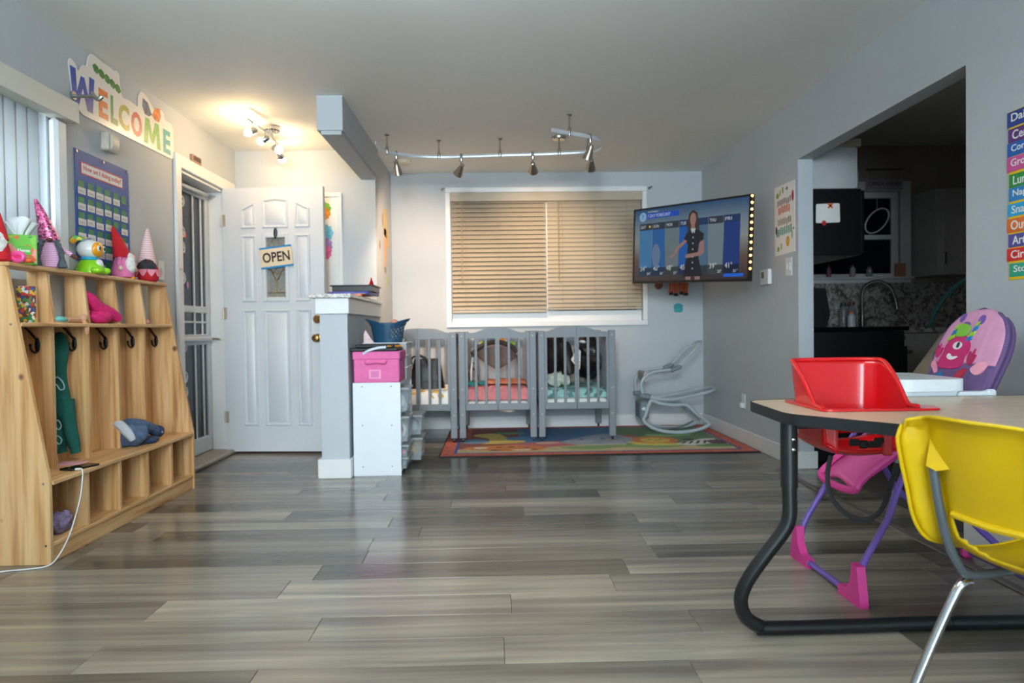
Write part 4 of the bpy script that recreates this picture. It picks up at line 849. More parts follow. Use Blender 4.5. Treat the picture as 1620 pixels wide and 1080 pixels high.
# ---------------------------------------------------------------- white cube shelf, boxes and bins beside the half wall
m_mel = M('white melamine', (226, 231, 236), 0.35, var=0.015)
sh_ = thing('cube_shelf', 'low white shelf unit standing end-on beside the half wall', 'shelf', (-0.775, 5.02, 0))
SX0, SX1, SY0, SY1, SZ = -0.932, -0.622, 4.70, 5.34, 0.61
MB().box(SX0, SX1, SY0, SY0 + 0.018, 0, SZ - 0.016, b=0.001).build('side_panel', m_mel, sh_); MB().box(SX0, SX1, SY1 - 0.018, SY1, 0, SZ - 0.016, b=0.001).build('side_panel', m_mel, sh_)
MB().box(SX0, SX1, SY0, SY1, SZ - 0.016, SZ, b=0.001).build('top_board', m_mel, sh_); MB().box(SX0, SX0 + 0.006, SY0 + .018, SY1 - .018, 0.02, SZ - 0.016).build('back_panel', m_mel, sh_)
for z_ in (0.02, 0.20, 0.40): MB().box(SX0 + .006, SX1, SY0 + .018, SY1 - .018, z_, z_ + 0.015, b=0.001).build('shelf', m_mel, sh_)
MB().box(SX0 + .006, SX1 - 0.01, 5.01, 5.025, 0.035, SZ - 0.016).build('divider', m_mel, sh_)
for x_ in (-0.872, -0.682):
    for z_ in (0.06, 0.33, 0.585): MB().cyl((x_, SY0 - 0.001, z_), (x_, SY0 + 0.001, z_), 0.0045, n=8).build('screw', M('screw grey', (120, 124, 128), 0.4), sh_)
m_pbox = M('pink fabric', (226, 112, 168), 0.85, var=0.05, scale=30, bump=0.25, bscale=300)
t = thing('storage_box', 'pink fabric storage box with lid on the white shelf', 'storage box', (-0.775, 4.86, SZ))
MB().box(-0.925, -0.628, 4.705, 5.005, SZ + 0.0005, SZ + 0.165, b=0.006).build('body', m_pbox, t); MB().box(-0.931, -0.622, 4.699, 5.011, SZ + 0.150, SZ + 0.205, b=0.006).build('lid', m_pbox, t)
MB().tube(smooth_path([(-0.85, 4.699, 0.755), (-0.84, 4.690, 0.735), (-0.775, 4.682, 0.740), (-0.72, 4.690, 0.735), (-0.71, 4.699, 0.755)], 5), 0.010, 8, flat=(1.2, 0.5)).build('handle', m_pbox, t)
MB().box(-0.825, -0.745, 4.700, 4.7045, 0.635, 0.695, b=0.001).build('label_window', M('pink vinyl', (236, 150, 190), 0.25), t); MB().box(-0.812, -0.760, 4.6992, 4.7003, 0.645, 0.685).build('label_card', M('faded pink card', (216, 116, 168), 0.6), t)
m_bind = M('black leatherette', (28, 28, 30), 0.55, var=0.15, bump=0.2, bscale=150)
t = thing('binder', 'flat black binders stacked on the pink box', 'binder', (-0.775, 4.86, SZ + 0.205))
MB().box(-0.945, -0.635, 4.69, 4.97, SZ + 0.2055, SZ + 0.228, b=0.006).build('cover', m_bind, t); MB().box(-0.915, -0.66, 4.72, 4.99, SZ + 0.2285, SZ + 0.25, b=0.006).build('cover', m_bind, t)
t = thing('strap', 'pale ribbon drooping over the front of the pink box', 'ribbon', (-0.80, 4.69, SZ + 0.2)); MB().tube(smooth_path([(-0.86, 4.693, 0.80), (-0.82, 4.685, 0.822), (-0.76, 4.683, 0.838), (-0.71, 4.69, 0.842)], 5), 0.008, 8, flat=(1, 0.35)).build('band', M('pale ribbon', (206, 214, 226), 0.5), t)
t = thing('pencil', 'orange pencil resting at the right of the binders', 'pencil', (-0.66, 4.9, SZ + 0.23)); MB().cyl((-0.70, 4.70, 0.846), (-0.625, 4.80, 0.846), 0.0055, n=6).build('shaft', M('pencil orange', (230, 150, 50), 0.5), t); MB().cyl((-0.705, 4.693, 0.846), (-0.70, 4.70, 0.846), 0.001, 0.0055, n=6).build('tip', m_tan, t)
m_clear = glass_mat('clear bin plastic', (206, 216, 220), 0.24, 0.2); m_lidc = glass_mat('milky lid plastic', (206, 210, 212), 0.5, 0.3)
def bin_(x0, x1, y0, y1, z0, z1, cols, label, lid=True, seed=0):
    t = thing('storage_bin', label, 'storage bin', ((x0 + x1) / 2, (y0 + y1) / 2, z0), 'clear plastic bins'); w = 0.012
    vs = [(x0 + w, y0 + w, z0), (x1 - w, y0 + w, z0), (x1 - w, y1 - w, z0), (x0 + w, y1 - w, z0), (x0, y0, z1 - .012), (x1, y0, z1 - .012), (x1, y1, z1 - .012), (x0, y1, z1 - .012)]
    MB().add(vs, [(0, 1, 2, 3), (0, 1, 5, 4), (1, 2, 6, 5), (2, 3, 7, 6), (3, 0, 4, 7)]).build('tub', m_clear, t, solid=0.002)
    q = MB().box(x0 - 0.004, x1 + 0.004, y0 - 0.004, y1 + 0.004, z1 - 0.016, z1 - 0.002, b=0.003)
    q.build('lid', m_lidc, t)
    r_ = random.Random(seed)
    for i, c in enumerate(cols):
        f = (i + 0.5) / len(cols); hz = (z1 - z0 - 0.03)
        rad = min((x1 - x0) * 0.28, hz * 0.36)
        MB().sph((x1 - w - 0.008 - rad - r_.uniform(0, 0.02), y0 + 0.03 + (y1 - y0 - 0.06) * f, z0 + 0.006 + rad + r_.uniform(0, max(0.001, hz - 2 * rad - 0.01))), (rad, rad * 1.1, rad), 10, 7, amp=0.15, fr=25, seed=i).build('toy', M('bin toy %s' % (c,), c, 0.5), t)
bin_(-0.83, -0.575, 4.735, 4.985, 0.4155, 0.575, [(232, 232, 228), (220, 226, 236), (120, 180, 206)], 'clear bin of white things on the top shelf of the white unit', seed=1)
bin_(-0.83, -0.575, 4.735, 4.985, 0.2155, 0.385, [(214, 90, 140), (230, 230, 226), (220, 220, 214)], 'clear bin with a pink toy on the middle shelf of the white unit', seed=2)
bin_(-0.83, -0.585, 4.735, 4.985, 0.0355, 0.115, [(150, 190, 200), (170, 176, 180)], 'shallow clear bin at the bottom of the white unit', seed=3)
bin_(-0.83, -0.580, 4.735, 4.985, 0.1150, 0.196, [(240, 90, 150), (60, 64, 70), (120, 200, 90)], 'clear bin with pink, black and green toys near the floor', seed=4)
bin_(-0.80, -0.520, 5.045, 5.30, 0.2155, 0.355, [(196, 200, 206), (90, 94, 100), (180, 184, 188)], 'clear bin of grey things at the far end of the white unit', seed=5)
bin_(-0.80, -0.520, 5.045, 5.30, 0.0355, 0.195, [(222, 176, 70), (200, 206, 210), (226, 190, 90)], 'clear bin of yellow toys low at the far end of the white unit', seed=6)
t = thing('drawer_tower', 'clear three drawer plastic tower behind the pink box', 'drawer unit', (-0.775, 5.18, SZ))
for k in range(3):
    z_ = SZ + 0.0005 + k * 0.085; MB().box(-0.925, -0.618, 5.03, 5.33, z_, z_ + 0.078, b=0.004).build('drawer', m_lidc, t); MB().box(-0.925, -0.612, 5.025, 5.335, z_ + 0.078, z_ + 0.085, b=0.002).build('rail', m_mel, t)
# blue basket with holes
BZ = SZ + 0.2555
m_nav = M('navy plastic', (28, 74, 104), 0.4)
bk = thing('basket', 'navy plastic basket with round holes and two flared handles', 'basket', (-0.765, 5.16, BZ), local=True)
mb = MB(); n_, k_ = 96, 22; bh = 0.135; vs = []; fs = []
def bpt(i, j):
    a = 2 * math.pi * i / n_; f = j / k_; lip = 0.030 * max(0, abs(math.cos(a)) - 0.55) / 0.45
    r = 0.098 + 0.026 * f + (0.030 * max(0, abs(math.cos(a)) - 0.7) / 0.3 * max(0, f - 0.7) / 0.3); return Vector((math.cos(a) * r * 1.02, math.sin(a) * r * 0.85, f * (bh + lip)))
vs = [bpt(i, j) for i in range(n_) for j in range(k_ + 1)]
def hole(i, j):
    a = (i + 0.5) / n_ * 24; row_ = (j + 0.5) / k_ * 8.2
    if row_ < 1.6 or row_ > 6.6: return False
    rr = int(row_); fx = (a + 0.5 * (rr % 2)) % 1.0; return (fx - .5) ** 2 + ((row_ % 1.0) - .5) ** 2 < 0.115
for i in range(n_):
    for j in range(k_):
        aa = 2 * math.pi * (i + .5) / n_
        grip = abs(math.cos(aa)) > 0.93 and 0.80 < (j + .5) / k_ < 0.93
        dots = hole(i, j) and not (R(205) < aa < R(285))
        if dots or grip: continue
        i2 = (i + 1) % n_; fs.append((i * (k_ + 1) + j, i2 * (k_ + 1) + j, i2 * (k_ + 1) + j + 1, i * (k_ + 1) + j + 1))
mb.add(vs, fs); mb.add([(math.cos(2 * math.pi * i / 40) * 0.099, math.sin(2 * math.pi * i / 40) * 0.083, 0.001) for i in range(40)], [tuple(range(40))])
mb.build('tub', m_nav, bk, solid=0.003)
rim = [bpt(i, k_) for i in range(n_)]
MB().tube(rim, 0.0045, 6, closed=True).build('rim', m_nav, bk)
t = thing('doll', 'baby doll head peeking out of the navy basket', 'doll', (-0.73, 5.17, BZ + 0.01)); m_skin = M('doll skin', (230, 160, 140), 0.5)
MB().sph((-0.72, 5.17, BZ + 0.128), (0.034, 0.034, 0.038)).build('head', m_skin, t); MB().sph((-0.725, 5.175, BZ + 0.05), (0.045, 0.04, 0.048)).build('body', M('pale romper', (238, 230, 224), 0.8), t)
for s_ in (-1, 1): MB().sph((-0.72 + s_ * 0.012, 5.139, BZ + 0.132), 0.004).build('eye', m_ink, t)
MB().sph((-0.72, 5.136, BZ + 0.122), 0.005).build('nose', m_skin, t)
t = MB().prism([(0, 0), (0.07, 0), (0.05, 0.03), (0.012, 0.09), (0.0, 0.06)], (-0.915, 5.03, BZ + 0.0005), (1, 0, 0), (0, 0, 1), (0, 0.02, 0)).build('folded_paper', M('pink lace paper', (236, 206, 206), 0.7, var=0.15, scale=60), None, (-0.9, 5.03, BZ)); tag(t, 'folded pink lace paper left of the navy basket', 'paper')
# things on the granite slab
t = thing('folder_stack', 'orange folder lying on the granite slab under the blue one', 'folder', (-1.05, 5.2, 1.1905)); MB().obox((-1.06, 5.14, 1.199), (0.24, 0.32, 0.014), Matrix.Rotation(R(8), 3, 'Z'), b=0.003).build('cover', M('orange plastic folder', (232, 120, 44), 0.45), t)
t = thing('document_case', 'blue plastic document case under the black tray', 'case', (-1.05, 5.3, 1.207)); MB().obox((-1.03, 5.30, 1.2195), (0.30, 0.33, 0.024), Matrix.Rotation(R(-4), 3, 'Z'), b=0.006).build('shell', M('blue plastic case', (58, 76, 168), 0.35), t); MB().obox((-1.03, 5.133, 1.2195), (0.08, 0.012, 0.012), Matrix.Rotation(R(-4), 3, 'Z'), b=0.003).build('latch', M('blue latch', (90, 110, 196), 0.4), t)
t = thing('desk_tray', 'shallow black tray on top of the blue case', 'tray', (-1.02, 5.34, 1.232))
q = MB().box(-1.165, -0.875, 5.19, 5.50, 1.232, 1.237, b=0.002)
for b in ((-1.165, -0.875, 5.19, 5.195), (-1.165, -0.875, 5.495, 5.50), (-1.165, -1.16, 5.195, 5.495), (-0.88, -0.875, 5.195, 5.495)): q.box(b[0], b[1], b[2], b[3], 1.237, 1.275)
q.box(-1.18, -0.86, 5.18, 5.51, 1.272, 1.281, b=0.003); q.build('shell', m_black, t)
t = thing('party_hat', 'small red cone on the black tray', 'cone', (-0.905, 5.32, 1.281)); MB().lathe([(0.022, 0), (0.020, 0.004), (0.008, 0.04), (0.002, 0.055)], (-0.905, 5.32, 1.2815), 14).build('cone', M('red foil', (206, 30, 36), 0.25, 0.4), t); MB().sph((-0.905, 5.32, 1.335), 0.006).build('tip', M('red foil', (206, 30, 36), 0.25), t)
t = thing('purse', 'dark red pouch at the right of the granite slab', 'pouch', (-0.94, 5.12, 1.1905)); MB().sph((-0.945, 5.11, 1.2035), (0.05, 0.03, 0.013), amp=0.1, fr=25).build('bag', M('dark red vinyl', (112, 44, 44), 0.4), t); MB().cyl((-0.985, 5.10, 1.2155), (-0.91, 5.10, 1.2155), 0.002, n=6).build('zipper', m_steel, t)
# ---------------------------------------------------------------- rug
rug = thing('rug', 'children rug with red border and jungle animals under the cribs', 'rug', (0.79, 6.08, 0))
RX0, RX1, RY0, RY1, RZ = -0.43, 1.988, 5.325, 6.845, 0.009
m_rb = M('red patterned border', (200, 104, 84), 0.95, var=0.35, scale=45, bump=0.4, bscale=260); m_edge = M('rug binding', (40, 32, 34), 0.9); m_sand = M('sand pile', (206, 184, 140), 0.95, var=0.08, bump=0.4, bscale=260)
MB().box(RX0, RX1, RY0, RY1, 0.0004, 0.008, b=0.002).build('binding', m_edge, rug)
MB().box(RX0 + 0.012, RX1 - 0.012, RY0 + 0.012, RY1 - 0.012, 0.006, RZ).build('border', m_rb, rug)
q0 = 0.13
MB().box(RX0 + q0 - 0.022, RX1 - q0 + 0.022, RY0 + q0 - 0.022, RY1 - q0 + 0.022, 0.007, RZ + 0.0006).build('blue_line', M('rug blue', (66, 92, 160), 0.95, var=0.05), rug)
MB().box(RX0 + q0, RX1 - q0, RY0 + q0, RY1 - q0, 0.0075, RZ + 0.0012).build('field', m_sand, rug)
lay = [0]
def blob(pts, col, name='print', nsm=4):
    lay[0] += 1; p2 = [(p[0], p[1]) for p in [tuple(v) for v in smooth_path([(a, b, 0) for a, b in pts], nsm, True)]] if nsm else pts
    col = tuple(int(v * 0.80 + 46) for v in col)
    p2 = [(min(max(a, RX0 + q0), RX1 - q0), min(max(b, RY0 + q0), RY1 - q0)) for a, b in p2]
    MB().prism(p2, (0, 0, RZ + 0.0012), (1, 0, 0), (0, 1, 0), (0, 0, 0.00008 * lay[0])).build(name, M('rug %s' % (col,), col, 0.95, var=0.12, scale=40, bump=0.4, bscale=260), rug, smooth=0)
blob([(-0.3, 5.62), (0.2, 5.66), (0.2, 6.72), (-0.3, 6.72)], (124, 52, 40), nsm=0)
blob([(0.2, 5.72), (1.1, 5.78), (1.1, 6.72), (0.2, 6.72)], (56, 106, 156), nsm=0)
blob([(1.05, 5.62), (1.85, 5.62), (1.85, 6.72), (1.05, 6.72)], (84, 116, 72), nsm=0)
blob([(0.5, 5.62), (0.75, 5.52), (1.0, 5.60), (1.3, 5.54), (1.5, 5.64), (1.3, 5.72), (0.8, 5.70)], (122, 158, 84))
blob([(-0.2, 6.35), (0.0, 6.45), (0.1, 6.2), (0.25, 5.95), (0.05, 5.86), (-0.15, 5.9), (-0.05, 6.1)], (214, 186, 78))
blob(ellipse(-0.17, 6.0, 0.12, 0.12), (86, 130, 164)); blob(ellipse(0.22, 6.12, 0.15, 0.10), (70, 128, 176)); blob(ellipse(0.12, 6.45, 0.14, 0.07), (90, 140, 88))
blob([(0.05, 5.80), (0.3, 5.90), (0.5, 5.95), (0.72, 5.84), (0.55, 5.70), (0.3, 5.66), (0.12, 5.70)], (200, 84, 92)); blob(ellipse(0.42, 5.86, 0.10, 0.05), (226, 186, 150))
blob([(-0.26, 5.64), (-0.15, 5.74), (0.1, 5.78), (0.32, 5.72), (0.40, 5.62), (0.30, 5.52), (0.10, 5.50), (-0.10, 5.56)], (222, 118, 40)); blob(ellipse(-0.12, 5.66, 0.055, 0.04), (236, 222, 200)); blob(ellipse(0.20, 5.55, 0.08, 0.03), (236, 222, 200))
for a, b in ((0.02, 5.68), (0.12, 5.69), (0.24, 5.66), (-0.02, 5.56), (0.30, 5.57)): blob(ellipse(a, b, 0.030, 0.018), (78, 44, 30))
blob(ellipse(0.0, 5.545, 0.05, 0.02), (120, 62, 32))
blob([(0.52, 5.86), (0.7, 6.1), (0.95, 6.3), (1.15, 6.1), (1.1, 5.80), (0.8, 5.74)], (150, 158, 172)); blob(ellipse(0.70, 5.90, 0.12, 0.09), (174, 178, 190))
for a in (0.72, 0.90): blob(ellipse(a, 6.02, 0.022, 0.022), (40, 44, 60))
blob(ellipse(1.32, 5.92, 0.19, 0.20), (216, 112, 44)); blob(ellipse(1.32, 5.91, 0.12, 0.13), (226, 184, 62)); blob([(1.08, 5.86), (1.25, 5.76), (1.5, 5.74), (1.45, 5.66), (1.15, 5.70)], (232, 196, 66))
for a in (1.28, 1.37): blob(ellipse(a, 5.95, 0.015, 0.018), (70, 44, 30))
blob(ellipse(1.325, 5.885, 0.022, 0.018), (150, 70, 40))
blob([(1.45, 5.72), (1.58, 5.82), (1.72, 5.94), (1.82, 5.95), (1.80, 5.84), (1.70, 5.70), (1.55, 5.64)], (224, 220, 212))
for k in range(4): blob([(1.48 + 0.06 * k, 5.70), (1.50 + 0.06 * k, 5.70), (1.56 + 0.06 * k, 5.80 + .02 * k), (1.535 + 0.06 * k, 5.80 + .02 * k)], (38, 36, 40), nsm=0)
blob(ellipse(1.60, 5.92, 0.05, 0.05), (40, 38, 52)); blob(ellipse(1.80, 5.78, 0.08, 0.10), (74, 40, 44)); blob(ellipse(1.74, 5.60, 0.16, 0.06), (84, 130, 62)); blob(ellipse(1.5, 6.2, 0.2, 0.07), (110, 150, 84)); blob(ellipse(1.15, 6.15, 0.06, 0.06), (170, 70, 50))

# ---------------------------------------------------------------- three folding cribs, end-on to the room
m_crib = M('grey crib paint', (122, 128, 134), 0.45, var=0.03, scale=6)
m_cast = M('black caster', (24, 24, 26), 0.4)
CW, CL = 0.645, 0.86; RZt = RZ + 0.004
def crib_end(t, y0, half_gap=True):
    ty = 0.020; hw = CW / 2 - 0.055
    for s_ in (-1, 1):
        pts = [(0.001, 0.872)] + [(0.001 + (hw - 0.001) * f, 0.872) for f in (1.0,)]
        top = [(hw, 0.905), (hw * 0.86, 0.905), (hw * 0.68, 0.912), (hw * 0.5, 0.928), (hw * 0.34, 0.944), (hw * 0.15, 0.95), (0.001, 0.951)]
        MB().prism([(s_ * a, b) for a, b in [(0.001, 0.862), (hw, 0.862)] + top], (0, y0, 0), (1, 0, 0), (0, 0, 1), (0, ty, 0)).build('top_rail', m_crib, t, smooth=20)
        MB().box(min(s_ * 0.001, s_ * hw), max(s_ * 0.001, s_ * hw), y0, y0 + ty, 0.262, 0.318, b=0.003).build('bottom_rail', m_crib, t)
        MB().box(min(s_ * 0.001, s_ * 0.018), max(s_ * 0.001, s_ * 0.018), y0 + .001, y0 + ty - .001, 0.318, 0.862).build('stile', m_crib, t)
        MB().box(min(s_ * hw, s_ * (hw - 0.020)), max(s_ * hw, s_ * (hw - 0.020)), y0 + .001, y0 + ty - .001, 0.318, 0.862).build('stile', m_crib, t)
        for f in (0.36, 0.67): MB().box(s_ * hw * f - 0.0115, s_ * hw * f + 0.0115, y0 + .004, y0 + ty - .004, 0.316, 0.864, b=0.003).build('slat', m_crib, t)
def make_crib():
    t = thing('folding_crib', 'x', 'crib', (0, 0, 0), 'grey folding cribs', local=True)
    for sx in (-1, 1):
        for y0 in (0.0, CL - 0.042):
            xa, xb = sorted((sx * (CW / 2 - 0.055), sx * CW / 2))
            p = MB().box(xa, xb, y0, y0 + 0.042, 0.032, 0.918, b=0.004).build('post', m_crib, t)
            xc = sx * (CW / 2 - 0.028); MB().cyl((xc - 0.008, y0 + 0.021, 0.017), (xc + 0.008, y0 + 0.021, 0.017), 0.0165, n=12).build('caster', m_cast, p)
            if y0 == 0:
                for z_ in (0.88, 0.225, 0.44): MB().cyl((xc, -0.002, z_), (xc, 0.001, z_), 0.005, n=8).build('bolt_cap', M('bolt cap', (196, 200, 204) if z_ != 0.44 else (70, 72, 74), 0.4), p)
    crib_end(t, 0.010); crib_end(t, CL - 0.030)
    for sx in (-1, 1):
        xc = sx * (CW / 2 - 0.028)
        MB().box(xc - 0.011, xc + 0.011, 0.042, CL - 0.042, 0.855, 0.905, b=0.004).build('side_rail', m_crib, t); MB().box(xc - 0.011, xc + 0.011, 0.042, CL - 0.042, 0.262, 0.31, b=0.004).build('side_rail', m_crib, t)
        for k in range(9):
            yy = 0.042 + (CL - 0.084) * (k + 1) / 10; MB().box(xc - 0.006, xc + 0.006, yy - 0.011, yy + 0.011, 0.308, 0.857, b=0.002).build('slat', m_crib, t)
    MB().box(-CW / 2 + 0.058, CW / 2 - 0.058, 0.036, CL - 0.036, 0.285, 0.30, b=0.002).build('base_board', m_crib, t)
    return t
crib = make_crib()
YC = 5.955
cribs = []
for i, (xc, lab) in enumerate(((-0.642, 'grey folding crib at the left holding a black bag, half hidden by the bins'), (0.020, 'grey folding crib in the middle with coral bedding'), (0.682, 'grey folding crib at the right piled with black bags'))):
    c = crib if i == 0 else copy_tree(crib)
    c.location = (xc, YC, RZt if i else RZt); c['label'] = lab; cribs.append(c)
def pad(name, label, cat, x0, x1, y0, y1, z0, z1, mat, amp=0.008, fr=14, seed=0, n=26, top=None):
    """soft pad: rounded slab with a rumpled top"""
    t = thing(name, label, cat, ((x0 + x1) / 2, (y0 + y1) / 2, z0))
    def f(u, v):
        x = x0 + (x1 - x0) * u; y = y0 + (y1 - y0) * v; e = min(u, 1 - u) * (x1 - x0); g = min(v, 1 - v) * (y1 - y0); d = min(e, g)
        z = z1 - 0.02 * (1 - min(1, d / 0.03)) ** 2 + amp * noise.noise(Vector((x * fr, y * fr, seed))) * 2
        if top: z += top(u, v)
        return (x, y, z)
    q = MB().sheet(f, n, n); k = n + 1
    ring = [i * k for i in range(n + 1)] + [n * k + j for j in range(1, n + 1)] + [i * k + n for i in range(n - 1, -1, -1)] + [j for j in range(n - 1, 0, -1)]
    o = len(q.v); q.v += [Vector((q.v[i].x, q.v[i].y, z0)) for i in ring]; m_ = len(ring)
    for i in range(m_): q.f.append((ring[i], ring[(i + 1) % m_], o + (i + 1) % m_, o + i)); q.m.append(0)
    q.f.append(tuple(o + i for i in range(m_))); q.m.append(0)
    q.build('pad', mat, t, smooth=60); return t
BZ0 = RZt + 0.3005
m_sheetw = M('white sheet', (236, 234, 228), 0.8, var=0.02)
m_sheety = cell_mat('white sheet with yellow marks', [(238, 236, 230)] * 9 + [(222, 176, 84)], 26, 0.8); m_coral = M('coral quilt', (222, 132, 132), 0.85, var=0.14, scale=16, bump=0.5, bscale=18); m_orq = M('orange quilt', (206, 124, 92), 0.85, var=0.25, scale=22)
m_teal = cell_mat('teal quilt with dark dots', [(150, 196, 186), (158, 204, 196), (146, 190, 182), (96, 132, 132)], 24, 0.9); m_fluff = M('pale fluffy plush', (196, 206, 190), 0.95, var=0.2, scale=50, bump=0.9, bscale=60)
xa = (-0.642, 0.020, 0.682); mw = CW / 2 - 0.060
for k, (lab, zt) in enumerate((('white sheeted mattress with yellow marks in the left crib', 0.125), ('white mattress under the coral quilt', 0.035), ('white mattress under the teal quilt', 0.05))):
    pad('mattress', lab, 'mattress', xa[k] - mw, xa[k] + mw, YC + 0.038, YC + CL - 0.038, BZ0, BZ0 + zt, m_sheety if k == 0 else m_sheetw, amp=0.003)
pad('quilt', 'rumpled coral quilt in the middle crib', 'quilt', xa[1] - mw + .003, xa[1] + mw - .003, YC + 0.042, YC + CL - 0.05, BZ0 + 0.044, BZ0 + 0.152, m_coral, amp=0.008, fr=16, seed=2)
pad('quilt', 'folded orange blanket on the coral quilt', 'blanket', xa[1] - 0.10, xa[1] + mw - .01, YC + 0.20, YC + 0.55, BZ0 + 0.167, BZ0 + 0.190, m_orq, amp=0.008, fr=20, seed=4)
pad('quilt', 'teal dotted quilt in the right crib', 'quilt', xa[2] - mw + .003, xa[2] + mw - .003, YC + 0.042, YC + CL - 0.05, BZ0 + 0.055, BZ0 + 0.135, m_teal, amp=0.010, fr=15, seed=6)
t = thing('teal_cloth', 'small teal cloth lying on the coral quilt', 'cloth', (-0.18, 6.15, BZ0 + 0.155)); MB().sph((-0.20, 6.12, BZ0 + 0.172), (0.05, 0.05, 0.025), amp=0.15, fr=25).build('fold', M('teal cloth', (60, 146, 138), 0.9), t); MB().sph((-0.115, 6.14, BZ0 + 0.175), (0.04, 0.04, 0.024), amp=0.15, fr=25, seed=3).build('fold', M('teal cloth', (60, 146, 138), 0.9), t)
# black handbag in the left crib
m_blk = M('black leather', (22, 22, 24), 0.42, var=0.3, scale=25, bump=0.6, bscale=40)
t = thing('handbag', 'black handbag with loop handle in the left crib', 'bag', (-0.62, 6.27, BZ0 + 0.13))
def bagsec(f): return (0.165 - 0.055 * f, 0.09 - 0.05 * f)
vs = []; fs = []; n_ = 24
for i in range(9):
    f = i / 8; a, b = bagsec(f); z = BZ0 + 0.128 + 0.235 * f
    for j in range(n_):
        th = 2 * math.pi * j / n_; cx_, cy_2 = math.cos(th), math.sin(th); p = 0.55
        x = a * math.copysign(abs(cx_) ** p, cx_); y = b * math.copysign(abs(cy_2) ** p, cy_2); w_ = 0.010 * noise.noise(Vector((x * 12, y * 12, z * 12)))
        vs.append((-0.61 + x + w_ + 0.02 * f, 6.30 + y + w_, z + (0.03 * (x / a) ** 2 * f) + w_ * f))
for i in range(8):
    for j in range(n_): fs.append((i * n_ + j, i * n_ + (j + 1) % n_, (i + 1) * n_ + (j + 1) % n_, (i + 1) * n_ + j))
fs += [tuple(range(n_)), tuple(8 * n_ + j for j in range(n_))]
MB().add(vs, fs).build('body', m_blk, t)
for yy, sg in ((6.24, 0), (6.35, 0.01)): MB().tube(smooth_path([(-0.73, yy, BZ0 + 0.32), (-0.735, yy - 0.01, BZ0 + 0.385), (-0.67, yy - 0.02, BZ0 + 0.415), (-0.61, yy - 0.01, BZ0 + 0.385), (-0.58, yy, BZ0 + 0.33)], 5), 0.008, 8).build('handle', m_blk, t)
# folded bouncer seat in the middle crib
m_taupe = M('taupe mesh fabric', (146, 132, 124), 0.8, var=0.08, scale=30, bump=0.2, bscale=250); m_dkb = M('dark brown binding', (66, 56, 54), 0.7)
t = thing('bouncer_seat', 'folded baby bouncer with taupe sling standing in the middle crib', 'bouncer', (0.0, 6.32, BZ0 + 0.15))
MB().sheet(lambda u, v: (-0.17 + 0.36 * u + 0.02 * (v - .5), 6.30 + 0.10 * v + 0.05 * math.sin(math.pi * u), RZ + 0.815 - 0.06 * abs(u - .5) * 2 - (v) * (0.05 + 0.19 * (1 - abs(2 * u - 1)) ** 0.9)), 16, 10).build('sling', m_taupe, t, solid=0.012)
MB().tube(smooth_path([(-0.19, 6.28, RZ + 0.70), (-0.165, 6.28, RZ + 0.76), (-0.07, 6.29, RZ + 0.815), (0.04, 6.30, RZ + 0.825), (0.14, 6.29, RZ + 0.79), (0.20, 6.28, RZ + 0.735)], 5), 0.020, 8).build('top_rim', m_dkb, t)
m_bar = cell_mat('toy bar colours', [(226, 160, 90), (150, 200, 80), (90, 130, 170), (226, 220, 200), (60, 70, 60)], 22, 0.5)
MB().tube(smooth_path([(-0.17, 6.33, RZ + 0.80), (-0.05, 6.34, RZ + 0.845), (0.08, 6.34, RZ + 0.845), (0.19, 6.33, RZ + 0.80)], 5), 0.014, 8).build('toy_bar', m_bar, t)
for s_, xb in ((-1, -0.21), (1, 0.215)):
    MB().tube(smooth_path([(s_ * 0.19, 6.30, RZ + 0.74), (s_ * 0.205, 6.28, RZ + 0.62), (xb, 6.24, BZ0 + (0.172 if s_ < 0 else 0.205))], 4), 0.009, 8).build('leg', m_white if s_ < 0 else m_dkb, t)
    MB().sph((s_ * 0.195, 6.29, RZ + 0.735), (0.018, 0.018, 0.02)).build('joint', m_dkb if s_ < 0 else m_white, t)
t = thing('plush_toy', 'grey striped plush toy leaning in the corner of the middle crib', 'plush toy', (-0.21, 6.5, BZ0 + 0.155)); m_gpl = cell_mat('grey mottled plush', [(120, 112, 108), (70, 64, 62), (170, 160, 152)], 40, 0.95)
MB().sph((-0.20, 6.50, BZ0 + 0.215), (0.045, 0.05, 0.065), amp=0.1, fr=20).build('body', m_gpl, t); MB().sph((-0.20, 6.49, BZ0 + 0.305), (0.036, 0.036, 0.036)).build('head', m_gpl, t)
# black bags and plush in the right crib
m_bag = M('black bin bag', (20, 18, 20), 0.3, var=0.4, scale=20, bump=0.8, bscale=30); m_coat = M('dark brown padded coat', (40, 33, 34), 0.5, var=0.3, scale=15, bump=0.5, bscale=25)
t = thing('padded_coat', 'dark padded coat piled in the left of the right crib', 'coat', (0.56, 6.4, BZ0 + 0.14)); MB().sph((0.55, 6.42, BZ0 + 0.385), (0.12, 0.16, 0.215), 24, 18, amp=0.16, fr=11, seed=1).build('body', m_coat, t); MB().tube(smooth_path([(0.60, 6.22, BZ0 + 0.50), (0.62, 6.16, BZ0 + 0.38), (0.64, 6.13, BZ0 + 0.24)], 5), [0.05, 0.055, 0.058, 0.058, 0.058, 0.055, 0.052, 0.05, 0.046, 0.042, 0.036], 12).build('sleeve', m_coat, t)
t = thing('bin_bag', 'black bin bag stuffed full in the right of the right crib', 'bag', (0.82, 6.4, BZ0 + 0.14)); MB().sph((0.825, 6.38, BZ0 + 0.365), (0.125, 0.19, 0.205), 26, 20, amp=0.14, fr=13, seed=5).build('sack', m_bag, t); MB().tube(smooth_path([(0.83, 6.36, BZ0 + 0.50), (0.82, 6.34, BZ0 + 0.545), (0.79, 6.32, BZ0 + 0.56)], 4), [0.03, 0.024, 0.02, 0.022, 0.026, 0.03, 0.032, 0.03, 0.02], 10).build('tied_neck', m_bag, t)
